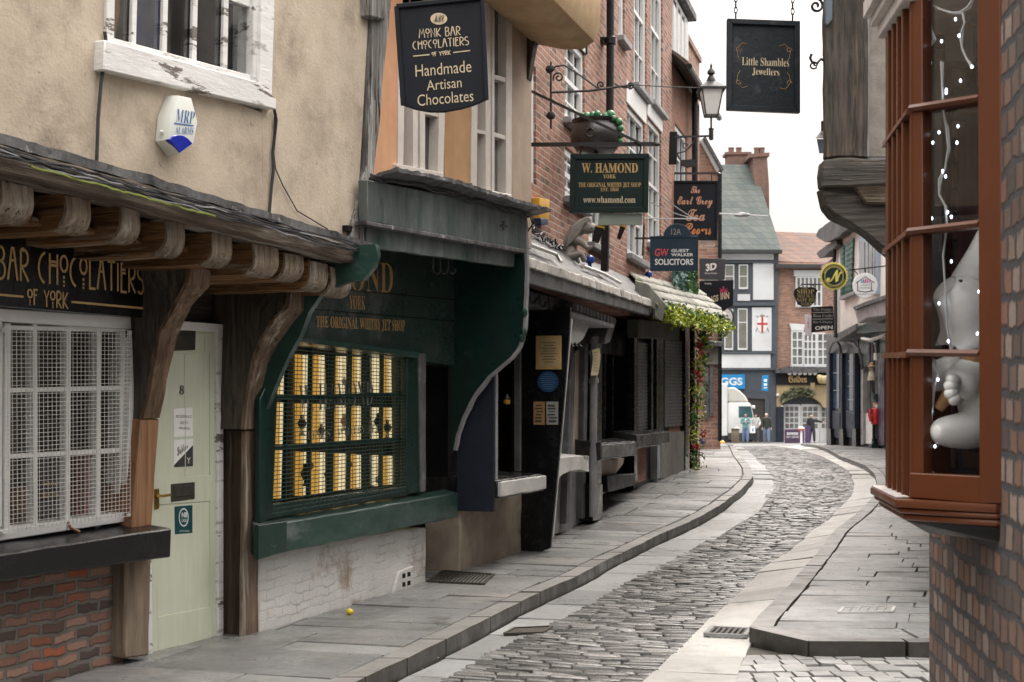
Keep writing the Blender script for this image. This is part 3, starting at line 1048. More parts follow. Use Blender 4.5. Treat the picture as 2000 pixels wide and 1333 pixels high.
def covers():
    # iron grating in the paving before the recessed door
    def gx(px, py, off=0.0):
        x, yy = gp(px, py, off)
        return (x, -yy, gnd(yy) + off)
    mb = MB()
    q = [gx(835, 1138), (gx(945, 1143)), gx(965, 1124), gx(865, 1117)]
    for i in range(15):
        a = Vector(q[0]).lerp(Vector(q[1]), (i + .5) / 15)
        b = Vector(q[3]).lerp(Vector(q[2]), (i + .5) / 15)
        mb.bar(a + Vector((0, 0, .006)), b + Vector((0, 0, .006)), .012, .014)
    for i in range(4):
        mb.bar(Vector(q[i]) + Vector((0, 0, .007)), Vector(q[(i + 1) % 4]) + Vector((0, 0, .007)), .02, .016)
    c = gx(900, 1130)
    solo('cellar_grating', 'long dark iron cellar grating let into the flags before the green shop', 'grating', WORLD, c, mb, M['bronze'])
    mb = MB()
    q = [gx(985, 1240, RD), gx(1060, 1238, RD), gx(1078, 1226, RD), gx(1005, 1229, RD)]
    mb.ext([Vector(p) + Vector((0, 0, -.02)) for p in q], [Vector(p) + Vector((0, 0, .004)) for p in q])
    for i in range(4):
        mb.bar(Vector(q[i]) + Vector((0, 0, .007)), Vector(q[(i + 1) % 4]) + Vector((0, 0, .007)), .018, .012)
    solo('drain_cover', 'dark iron drain cover in the gutter on the chocolate shop side', 'drain', WORLD, gx(1030, 1232, RD), mb, M['bronze'])
    t = T('drain_grate', 'square pale iron gutter grate beside the rounded kerb corner', 'drain', WORLD, gx(1425, 1236, RD))
    mb = MB()
    q = [gx(1378, 1243, RD + .008), gx(1455, 1247, RD + .008), gx(1466, 1233, RD + .008), gx(1392, 1229, RD + .008)]
    for i in range(4):
        mb.bar(Vector(q[i]) + Vector((0, 0, .012)), Vector(q[(i + 1) % 4]) + Vector((0, 0, .012)), .03, .024)
    t.part('frame', mb, M['gutter'])
    mb = MB()
    for i in range(7):
        a = Vector(q[0]).lerp(Vector(q[1]), (i + .5) / 7)
        b = Vector(q[3]).lerp(Vector(q[2]), (i + .5) / 7)
        mb.bar(a + Vector((0, 0, .011)), b + Vector((0, 0, .011)), .02, .02)
    t.part('grille', mb, M['bronze'])
    t = T('inspection_cover', 'oblong pale metal inspection cover among the flags by the bay window', 'cover', WORLD, gx(1694, 1194))
    mb = MB()
    q = [gx(1638, 1200), gx(1742, 1197), gx(1748, 1187), gx(1648, 1189)]
    for i in range(4):
        mb.bar(Vector(q[i]) + Vector((0, 0, .008)), Vector(q[(i + 1) % 4]) + Vector((0, 0, .008)), .022, .014)
    t.part('frame', mb, M['white_wash'])
    mb = MB()
    mb.ext([Vector(p) + Vector((0, 0, -.01)) for p in q], [Vector(p) + Vector((0, 0, .008)) for p in q])
    for i in range(1, 6):
        a = Vector(q[0]).lerp(Vector(q[1]), i / 6)
        b = Vector(q[3]).lerp(Vector(q[2]), i / 6)
        mb.bar(a + Vector((0, 0, .01)), b + Vector((0, 0, .01)), .012, .01)
    t.part('lid', mb, M['gutter'])
    mb = MB()
    c = gx(683, 1201)
    mb.lathe((c[0], c[1], c[2] + .022), [(.001, -.024), (.012, -.021), (.021, -.011), (.024, 0), (.021, .012), (.012, .02), (.004, .024), (.001, .029)], 14, 1.25, 1)
    solo('lemon', 'small bright yellow lemon lying on the flags below the white plinth', 'lemon', WORLD, c, mb, mk('lemon_skin', (.78, .60, .03), (.7, .5, .02), sc=60, rough=.4, bump=.2, bs=200))


covers()
# ------------------------------------------------------------------ chocolate shop: timber framed, jettied, rendered
FA = Fr(-2.24, 8.87, .40, 1)
JA = .75                                           # how far the upper floor oversails


def mesh_guard(mb, fr, tl, tr, br, bl, d, nx, nz, w):
    a, b, c, e = [Vector(fr.p(x, y, d)) for x, y in (tl, tr, br, bl)]
    for i in range(nx + 1):
        p, q = a.lerp(b, i / nx), e.lerp(c, i / nx)
        mb.bar(p, q, w, w, (0, 1, 0))
    for i in range(nz + 1):
        p, q = a.lerp(e, i / nz), b.lerp(c, i / nz)
        mb.bar(p + Vector((0, w, 0)), q + Vector((0, w, 0)), w, w)


def sash(mb, fr, tl, tr, br, bl, d, w, nx, nz, depth=.03, edge=1.6):
    # frame and glazing bars of a window whose corners are sighted points
    a, b, c, e = [Vector(fr.p(x, y, d)) for x, y in (tl, tr, br, bl)]
    for i in range(nx + 1):
        k = edge if i in (0, nx) else 1
        p, q = a.lerp(b, i / nx), e.lerp(c, i / nx)
        mb.bar(p, q, w * k, depth * (1.3 if k > 1 else 1), (0, 1, 0))
    for i in range(nz + 1):
        k = edge if i in (0, nz) else 1
        p, q = a.lerp(e, i / nz), b.lerp(c, i / nz)
        mb.bar(p, q, depth * (1.25 if k > 1 else .9), w * k, (0, 0, 1))


def pane(mb, fr, tl, tr, br, bl, d, th=.008):
    return mb.pp(fr, [tl, tr, br, bl], d - th, d)


def build_A():
    t = T('chocolate_shop', 'timber framed shop with ochre render, jettied joist ends and sage green door', 'building', FA, (0, 0, 0))
    u_end = FA.L(705, 500, JA)[0]
    # upper wall of ochre render
    zt = 6.2
    pl = [FA.L(-900, 120, JA), FA.L(0, 300, JA), FA.L(350, 400, JA), FA.L(690, 490, JA), (FA.L(722, 200, JA)[0], FA.L(722, 200, JA)[1]), (FA.L(735, 0, JA)[0], FA.L(735, 0, JA)[1]), (FA.L(745, 0, JA)[0], zt), (-4.6, zt)]
    pl[0] = (-4.6, pl[1][1] + .05)
    wl_ = MB().prism(pl, JA - .22, JA)
    # the window opening is cut by building the wall round it
    w0, w1 = FA.L(214, 60, JA)[0], FA.L(512, 60, JA)[0]
    zb = min(FA.L(214, 110, JA)[1], FA.L(500, 190, JA)[1])
    mb = MB()
    zl0, zl1 = FA.L(0, 300, JA)[1], FA.L(690, 490, JA)[1]

    def zl(u):
        ua, ub = FA.L(0, 300, JA)[0], FA.L(690, 490, JA)[0]
        return zl0 + (zl1 - zl0) * (u - ua) / (ub - ua)
    ue0, ue1 = FA.L(695, 480, JA)[0], FA.L(745, 0, JA)[0]
    mb.prism([(-4.6, zl(-4.6)), (w0, zl(w0)), (w0, zt), (-4.6, zt)], JA - .2, JA)
    mb.prism([(w0, zl(w0)), (w1, zl(w1)), (w1, zb), (w0, zb)], JA - .2, JA)
    mb.prism([(w0, zb + 1.15), (w1, zb + 1.15), (w1, zt), (w0, zt)], JA - .2, JA)
    mb.prism([(w1, zl(w1)), (ue0, zl(ue0)), (ue1, zt), (w1, zt)], JA - .2, JA)
    mb.box(-4.6, ue0 - .04, -3.5, -3.3, 2.7, zt)
    mb.box(ue0 - .25, ue0 - .05, -3.3, JA - .21, 2.75, zt)
    mb.box(-4.6, ue0 - .06, -3.3, JA - .21, zt - .02, zt + .1)
    t.part('wall', mb, M['render_A'], rough=(.35, .006, 1.5))
    mb = MB().box(-4.7, -4.61, -3.5, JA, -.2, zt).box(-4.6, .95, -.69, -.26, 2.9, 2.94)
    t.part('party_wall', mb, M['soffit'])
    # oversailing beam
    mb = MB()
    xs = [(-700, 190), (-300, 250), (0, 322), (120, 352), (260, 388), (400, 428), (560, 470), (707, 511)]
    pts = []
    for (x, y) in xs[2:]:
        pts.append(Vector(FA.p(x, y, JA - .02)))
    pts.insert(0, pts[0] + (pts[0] - pts[2]).normalized() * 2.6)
    hh = (FA.L(300, 377, JA)[1] - FA.L(300, 423, JA)[1]) / 2
    mb.sweep(pts, [(-.11, -hh), (.09, -hh), (.09, hh), (-.11, hh)])
    t.part('bressummer', mb, M['oak'], bev=.012, rough=(.12, .012, 3.2))
    # lead strip on top of the beam
    mb = MB()
    mb.sweep([p + Vector((0, .045, hh + .022)) for p in pts], [(-.06, -.02), (.075, -.02), (.07, 0), (-.06, .03)])
    t.part('flashing', mb, M['lead'], rough=(.06, .014, 6))
    # joist ends
    jx = [(-60, -15, 330), (0, 63, 349), (128, 175, 378), (231, 268, 401), (319, 355, 428), (408, 446, 452), (494, 539, 474), (553, 588, 492), (603, 638, 507), (648, 687, 519)]
    for x0, x1, yt in jx:
        u0, zt_ = FA.L(x0, yt, JA - .03)
        u1 = FA.L(x1, yt, JA - .03)[0]
        zt_ -= .004
        w = u1 - u0
        h = .178 + random.uniform(-.014, .014)
        r = .10
        e = JA - .03 + random.uniform(-.02, .02)
        prof = [(-.1, zt_), (-.1, zt_ - h)] + [(e - r + r * math.sin(R(a)), zt_ - h + r - r * math.cos(R(a))) for a in range(0, 100, 15)] + [(e - .005, zt_)]
        mb = MB().sprism(prof, u0, u1)
        jo = t.part('joist', mb, M['oak_end'], rough=(.09, .007, 4.5))
        face = prof[2:]
        mb = MB()
        for (d0, z0_), (d1, z1_) in zip(face, face[1:]):
            mb.hexa([(u0 - .001, d0 - .004, z0_ + .004), (u1 + .001, d0 - .004, z0_ + .004), (u1 + .001, d0 + .012, z0_ - .006), (u0 - .001, d0 + .012, z0_ - .006), (u0 - .001, d1 - .004, z1_ + .004), (u1 + .001, d1 - .004, z1_ + .004), (u1 + .001, d1 + .012, z1_ - .006), (u0 - .001, d1 + .012, z1_ - .006)])
        t.part('joist_end', mb, M['oak_bleach'], parent=jo, rough=(.06, .007, 6))
    # plate carrying the joists
    mb = MB()
    a, b = Vector(FA.p(0, 424, .50)), Vector(FA.p(660, 546, .50))
    a = a + (a - b).normalized() * 2.6
    mb.bar(a, b, .16, .042)
    t.part('plate', mb, M['oak_end'], bev=.01, rough=(.15, .01, 3))
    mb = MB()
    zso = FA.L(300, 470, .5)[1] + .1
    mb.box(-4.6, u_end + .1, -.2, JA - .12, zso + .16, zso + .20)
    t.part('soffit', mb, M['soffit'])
    # corner post of the upper floor
    mb = MB()
    L_ = [(683, 468), (700, 400), (719, 320), (722, 200), (727, 60), (731, -60)]
    Rr = [(716, 478), (722, 400), (732, 320), (745, 200), (757, 60), (765, -60)]
    lo = [FA.L(x, y, JA + .03) for x, y in L_]
    ro = [FA.L(x, y, JA + .03) for x, y in Rr]
    mb.prism(lo + ro[::-1], JA - .2, JA + .03)
    u_, z_ = lo[-1]
    mb.box(u_, ro[-1][0], JA - .2, JA + .03, z_ + .003, zt)
    t.part('corner_post', mb, M['oak_grey'], rough=(.08, .012, 5))
    mb = MB().pp(FA, [(722, -20), (768, -60), (764, 20), (752, 42), (724, 32)], JA - .15, JA + .08)
    t.part('bracket_end', mb, M['oak_grey'], bev=.01, rough=(.1, .006, 5))
    # ground floor: dark framing behind, brick plinth
    mb = MB()
    uw = FA.L(262, 900, 0)[0]
    mb.box(-4.6, 1.1, -.75, -.7, -.2, 3.1)
    mb.box(-4.6, 1.0, -.25, -.15, FA.L(350, 630, -.1)[1], 2.95)
    mb.box(-.03, .8, -.4, -.3, -.2, 2.6)
    t.part('timber_wall', mb, M['oak_darkh'], rough=(.2, .006, 3))
    ub = FA.L(240, 1200, 0)[0]
    mb = MB().box(-4.6, ub, -.3, 0, -.25, FA.L(100, 1090, .05)[1])
    t.part('plinth', mb, M['brick_old'], rough=(.12, .006, 4))
    # window
    pw = T_window_A(t)
    # sill
    mb = MB()
    zt0 = FA.L(100, 1046, 0)[1]
    a0, a1 = FA.p(-5, 1084, .26), FA.p(336, 1032, .26)
    b0, b1 = FA.p(-5, 1134, .25), FA.p(334, 1089, .25)
    zb0, zb1 = FA.L(-5, 1058, .0)[1], FA.L(262, 1016, 0)[1]
    d_ = Vector(a0) - Vector(a1)
    a0 = tuple(Vector(a0) + d_ * 1.2)
    d_ = Vector(b0) - Vector(b1)
    b0 = tuple(Vector(b0) + d_ * 1.2)
    mb.hexa([(b0[0], -.02, b0[2]), (b1[0], -.02, b1[2]), b1, b0, (a0[0], -.02, a0[2] + .035), (a1[0], -.02, a1[2] + .03), a1, a0])
    t.part('sill', mb, M['black_gloss'], bev=.008, rough=(.12, .005, 4))
    # posts
    mb = MB().pp(FA, [(296, 1050), (312, 818), (276, 818), (262, 1000), (258, 1050)], -.12, .10)
    t.part('post', mb, M['oak_brown'], bev=.01, rough=(.1, .006, 4))
    mb = MB().pp(FA, [(243, 1286), (292, 1281), (297, 1052), (246, 1052)], -.12, .09)
    t.part('post_foot', mb, M['oak_foot'], bev=.01, rough=(.1, .006, 4))
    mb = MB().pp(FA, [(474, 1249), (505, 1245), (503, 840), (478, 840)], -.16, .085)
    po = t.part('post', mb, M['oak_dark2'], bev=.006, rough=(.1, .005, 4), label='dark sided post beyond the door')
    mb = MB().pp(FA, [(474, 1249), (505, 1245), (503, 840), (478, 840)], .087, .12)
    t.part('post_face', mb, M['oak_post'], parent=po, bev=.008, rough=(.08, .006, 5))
    # curved brackets
    for right, left, u_ref, dd in (
        ([(311, 818), (319, 779), (332, 714), (348, 654), (374, 597), (409, 560), (412, 529)], [(280, 818), (299, 742), (311, 660), (330, 616), (365, 575), (374, 530)], (311, 818), .11),
        ([(510, 838), (515, 771), (529, 708), (551, 667), (576, 629), (595, 607), (596, 558)], [(477, 838), (482, 793), (497, 708), (522, 642), (563, 607), (572, 556)], (508, 838), .13)):
        u1 = FA.L(*u_ref, dd)[0]
        prof = [FA.S(x, y, u1) for x, y in right]
        # the near arris of each height, from the sighted edge
        lft = []
        for (dq, zq), (xr, yr) in zip(prof, right):
            ys_ = [p[1] for p in left]
            tab = sorted((p[1], p[0]) for p in left)
            lft.append(min(u1 - .05, FA.L(_lin(tab, max(min(ys_), min(max(ys_), yr))), yr, dq)[0]))
        A_ = [(u0_, dq - .028, zq) for u0_, (dq, zq) in zip(lft, prof)] + [(lft[-1], -.14, prof[-1][1]), (lft[0], -.14, prof[0][1])]
        B_ = [(u1, dq - .028, zq) for dq, zq in prof] + [(u1, -.14, prof[-1][1]), (u1, -.14, prof[0][1])]
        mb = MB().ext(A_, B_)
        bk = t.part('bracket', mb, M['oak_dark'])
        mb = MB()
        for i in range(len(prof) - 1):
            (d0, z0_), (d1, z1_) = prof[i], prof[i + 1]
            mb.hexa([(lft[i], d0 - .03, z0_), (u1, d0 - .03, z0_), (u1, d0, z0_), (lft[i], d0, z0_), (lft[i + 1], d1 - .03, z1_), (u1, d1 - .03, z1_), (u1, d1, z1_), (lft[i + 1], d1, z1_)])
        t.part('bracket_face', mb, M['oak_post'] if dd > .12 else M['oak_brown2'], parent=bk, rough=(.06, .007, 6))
    # door
    build_door(t)
    # ---- signs, box, cables
    f = T('fascia_sign', 'long black fascia board with gilt art nouveau shop name above the meshed window', 'sign', FA, FA.p(140, 530, .1))
    mb = MB()
    q = [FA.L(-5, 452, .12), FA.L(296, 508, .12), FA.L(289, 622, .12), FA.L(-5, 600, .12)]
    dl = (Vector((q[0][0], q[0][1])) - Vector((q[1][0], q[1][1])))
    q0 = (q[0][0] + dl[0] * 1.5, q[0][1] + dl[1] * 1.5 * .4)
    dl = (Vector((q[3][0], q[3][1])) - Vector((q[2][0], q[2][1])))
    q3 = (q[3][0] + dl[0] * 1.5, q[3][1] + dl[1] * 1.5 * .4)
    mb.prism([q0, q[1], q[2], q3], -.04, .12)
    f.part('board', mb, M['black_gloss'])
    mb = MB()
    top, bot = (lambda x: 482 + x * .138), (lambda x: 545 + x * .107)

    def quad(x0, x1):
        return [FA.p(x0, top(x0), .12), FA.p(x1, top(x1), .12), FA.p(x1, bot(x1), .12), FA.p(x0, bot(x0), .12)]
    stroke_text(mb, 'CHOCOLATIERS', quad(72, 282), .085, .004)
    stroke_text(mb, 'BAR', quad(-10, 58), .085, .004)
    stroke_text(mb, 'MONK', quad(-122, -28), .085, .004)
    stroke_text(mb, 'OF', [FA.p(52, 565, .12), FA.p(74, 567, .12), FA.p(74, 597, .12), FA.p(52, 595, .12)], .11, .004)
    stroke_text(mb, 'YORK', [FA.p(84, 567, .12), FA.p(133, 572, .12), FA.p(133, 604, .12), FA.p(84, 599, .12)], .10, .004)
    mb.pb(FA, (140, 590), (284, 603), 4.2, .12, .124)
    mb.pb(FA, (-90, 568), (46, 580), 4.2, .12, .124)
    f.part('lettering', mb, M['gold'])
    # alarm box
    f = T('alarm_box', 'cream hexagonal burglar alarm box with a blue lens on the ochre render', 'alarm box', FA, FA.p(335, 245, JA))
    front = [(349, 187), (374, 192), (386, 239), (378, 281), (351, 301), (330, 273), (334, 228)]
    fo = [FA.L(x, y, JA + .085) for x, y in front]
    c = (sum(p[0] for p in fo) / 7, sum(p[1] for p in fo) / 7)
    bo = [(c[0] + (p[0] - c[0]) * 1.06, c[1] + (p[1] - c[1]) * 1.05) for p in fo]
    mb = MB().ext([(u, JA + .001, z) for u, z in bo], [(u, JA + .085, z) for u, z in fo])
    f.part('case', mb, M['alarm_white'], bev=.006, seg=2)
    mb = MB().pp(FA, [(331, 273), (337, 266), (347, 264), (358, 265), (368, 271), (377, 281), (352, 299)], JA + .06, JA + .091)
    f.part('lens', mb, M['lens_blue'], bev=.003)
    mb = MB()
    mb.ptext(FA, serif('MRP'), [(343, 213), (380, 219), (379, 243), (342, 238)], JA + .085, bold=-.012, shear=.2)
    mb.ptext(FA, serif('ALARMS'), [(342, 247), (378, 250), (377, 264), (341, 261)], JA + .085, bold=-.012, shear=.2)
    mb.pb(FA, (341, 241), (378, 246), 2.2, JA + .085, JA + .088)
    f.part('lettering', mb, M['blue_ink'])
    mb = MB().ball(FA.p(315, 258, JA + .045), .012, 8)
    f.part('knob', mb, M['alarm_white'])
    # cables
    def along(x0, x1, dy, seed, amp=4.0, d=JA + .125):
        r = random.Random(seed)
        pts_ = []
        n = 34
        for i in range(n + 1):
            x = x0 + (x1 - x0) * i / n
            y = 296 + x * .272 + dy + amp * math.sin(i * .9 + seed) * .5 + r.uniform(-amp, amp) * .6
            pts_.append(FA.p(x, y, d + .012 * math.sin(i * .7 + seed * 2)))
        return pts_
    cols = ['wire_dark', 'wire_dark', 'wire_grey', 'wire_dark', 'wire_dark', 'wire_dark', 'wire_grey']
    for i, cm in enumerate(cols):
        mb = MB().tube(along(-60, 716, -7 + i * 2.6, i + 1, 4.5), .0065 if i % 2 else .005, 5)
        solo('cable', ['thin black cable', 'black cable', 'pale grey cable', 'slack black cable', 'lower black cable', 'thick black cable', 'thin grey cable'][i] + ' tacked along the top of the jetty beam', 'cable', FA, FA.p(300, 380, JA), mb, M[cm], group='cables tacked along the jetty beam')
    mb = MB().tube(along(60, 420, 13, 12, 2.0, JA + .14), .007, 5)
    solo('cable', 'yellow green earth cable tacked along the top of the jetty beam', 'cable', FA, FA.p(200, 350, JA), mb, M['wire_green2'])
    for k, (lab, pts_) in enumerate((
        ('pair of black cables dropping beside the upper window sill to the beam', [(203, 62), (205, 80), (202, 115), (196, 160), (190, 230), (187, 318)]),
        ('black cable from the end of the peeling window sill down to the beam', [(534, 214), (538, 235), (531, 300), (532, 335), (528, 370), (524, 418)]),
        ('thin slack cable looping from the sill end towards the corner post', [(536, 222), (534, 290), (538, 330), (552, 362), (580, 412), (640, 448)]))):
        mb = MB()
        for o in ((0, 3) if k < 2 else (0,)):
            mb.tube([FA.p(x + o, y, JA + .015 + .008 * (o > 0)) for x, y in pts_], .006 if k != 2 else .0045, 5)
        solo('cable', lab, 'cable', FA, FA.p(*pts_[0], JA), mb, M['wire_dark'], group='loose cables on the render')


def T_window_A(t):
    # upper window with peeling frame
    d = JA + .02
    mb = MB()
    mb.pp(FA, [(205, 78), (503, 160), (540, 193), (540, 214), (203, 137)], JA - .12, JA + .06)
    fr = t.part('window', mb, M['white_peel'], bev=.006, label='peeling white upper window over the alarm box')
    mb = MB()
    mb.pb(FA, (216, 90), (220, -140), 15, JA - .1, d)
    mb.pp(FA, [(497, -140), (512, -140), (505, 168), (493, 160)], JA - .12, d + .005)
    mb.pp(FA, [(516, -140), (541, -140), (531, 196), (507, 182)], JA - .1, d + .03)
    for x in (262, 322, 380, 440):
        mb.pb(FA, (x, 75 + (x - 215) * .275), (x + 6, -140), 9, JA - .025, JA)
    mb.pb(FA, (440, -8), (500, 12), 12, JA - .05, JA + .002)
    mb.pp(FA, [(213, 72), (500, 150), (500, 166), (208, 88)], JA - .06, JA + .012)
    t.part('frame', mb, M['white_peel'], parent=fr, bev=.004)
    mb = MB().pp(FA, [(212, -140), (505, -140), (505, 170), (212, 90)], JA - .03, JA - .02)
    t.part('pane', mb, M['glass_clear'], parent=fr)
    ua, ub = FA.L(190, 60, JA)[0], FA.L(530, 60, JA)[0]
    zc = FA.L(300, 170, JA)[1]
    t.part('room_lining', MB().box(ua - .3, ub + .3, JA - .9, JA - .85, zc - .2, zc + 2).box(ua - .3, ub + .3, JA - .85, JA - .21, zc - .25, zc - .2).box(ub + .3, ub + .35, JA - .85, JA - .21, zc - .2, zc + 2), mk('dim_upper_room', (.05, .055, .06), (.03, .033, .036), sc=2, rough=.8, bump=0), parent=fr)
    t.part('curtain', MB().pp(FA, [(258, 130), (262, -140), (318, -140), (310, 140)], JA - .2, JA - .17), mk('navy_curtain', (.025, .045, .12), (.018, .03, .08), sc=4, st=(9, 9, .4), rough=.8), parent=fr)
    t.part('curtain', MB().pp(FA, [(205, 80), (215, -140), (232, -140), (234, 20), (224, 80)], JA - .17, JA - .15), mk('amber_curtain', (.30, .15, .035), (.2, .09, .02), sc=4, st=(9, 9, .4), rough=.8), parent=fr, label='amber curtain')
    t.part('chair_back', MB().pp(FA, [(432, 170), (428, 60), (452, 62), (470, 170)], JA - .35, JA - .32), M['black_matt'], parent=fr)
    # shop window behind a steel mesh
    mb = MB()
    mb.pp(FA, [(-30, 600), (290, 622), (288, 646), (-30, 626)], -.12, .03)
    mb.pp(FA, [(-30, 1040), (264, 998), (263, 1017), (-30, 1062)], -.12, .03)
    mb.pp(FA, [(258, 640), (288, 640), (264, 1008), (246, 1010)], -.12, .035)
    mb.pp(FA, [(-30, 626), (6, 628), (5, 1030), (-30, 1038)], -.12, .02)
    t.part('boarding', MB().box(-4.6, FA.L(-33, 800, 0)[0], -.1, .02, FA.L(100, 1080, 0)[1], 2.7), M['oak_darkh'])
    fr = t.part('window', mb, M['white_paint'], bev=.005, label='white shop window behind a steel mesh guard')
    mb = MB()
    for x, xb in ((16, 14), (69, 70), (135, 133), (195, 191), (243, 240)):
        mb.pb(FA, (x, 632), (xb, 1035), 9 if 20 < x < 240 else 12, -.06, -.01)
    for (x0, y0), (x1, y1) in (((8, 640), (255, 645)), ((8, 763), (250, 758)), ((8, 893), (248, 879)), ((8, 1034), (247, 1008))):
        mb.pb(FA, (x0, y0), (x1, y1), 9, -.058, -.012)
    t.part('sash', mb, M['white_paint'], parent=fr, bev=.003)
    mb = MB().pp(FA, [(-5, 630), (258, 640), (250, 1015), (-5, 1045)], -.05, -.045)
    t.part('pane', mb, M['glass_dull'], parent=fr)
    mb = MB()
    mesh_guard(mb, FA, (5, 640), (256, 646), (254, 1008), (8, 1042), .075, 31, 46, .0025)
    t.part('mesh_guard', mb, M['wire_steel'], parent=fr)
    for x, y in ((8, 1040), (252, 1006), (8, 645), (254, 650)):
        mb = MB().tube([FA.p(x, y, .02), FA.p(x, y, .085)], .012, 8)
        t.part('fixing', mb, M['wire_steel'], parent=fr)
    # window bottom display boxes
    mb = MB().box(-2.6, FA.L(240, 1000, -.25)[0], -.42, -.07, FA.L(120, 1040, -.1)[1] - .05, FA.L(120, 1036, -.1)[1])
    t.part('display_shelf', mb, M['oak_darkh'], parent=fr)
    cols = [((.16, .06, .035), 'brown'), ((.03, .028, .03), 'black'), ((.10, .16, .17), 'teal'), ((.20, .10, .06), 'tan'), ((.18, .05, .05), 'maroon'), ((.25, .22, .2), 'cream')]
    zs = FA.L(120, 1036, -.1)[1]
    rr = random.Random(5)
    spots = [(28, 55, 90, 'brown', 0), (80, 118, 150, 'black', 1), (142, 180, 80, 'teal', 2), (148, 184, 150, 'maroon', 4), (198, 222, 120, 'tan', 3), (222, 240, 60, 'cream', 5), (30, 62, 45, 'teal', 2)]
    wherel = {0: 'beside the first glazing bar', 1: 'with gold print in the second pane', 2: 'low in the third pane', 3: 'standing behind another in the third pane', 4: 'in the last pane by the post', 5: 'small, in the corner by the post', 6: 'before a brown box in the first pane'}
    for i, (x0, x1, hh, cn, ci) in enumerate(spots):
        dd = -.12 - .06 * (i % 3)
        u0, u1 = FA.L(x0, 1000, dd)[0], FA.L(x1, 1000, dd)[0]
        mb = MB().box(u0, u1, dd - .05, dd, zs + .001, zs + hh / 340.0)
        bx = T('chocolate_box', cn + ' chocolate box ' + wherel[i] + (' of the meshed window' if i != 3 else ' of the window'), 'box', FA, ((u0 + u1) / 2, dd, zs), 'chocolate boxes in the meshed window')
        bx.part('carton', mb, mk('card_' + cn, cols[ci][0], rough=.5, bump=0), bev=.003)
        if i == 1:
            mb = MB()
            mb.ptext(FA, 'CHOCOLATE', (82, 940, 117, 949), dd, bold=.01)
            mb.ptext(FA, 'SELECTION', (82, 962, 117, 971), dd, bold=.01)
            bx.part('lettering', mb, M['gold'])
    mb = MB().tube([FA.p(133, 1020, .03), FA.p(138, 1032, .05), FA.p(156, 1039, .08)], .008, 6)
    t.part('window_catch', mb, M['oak_brown'], parent=fr)


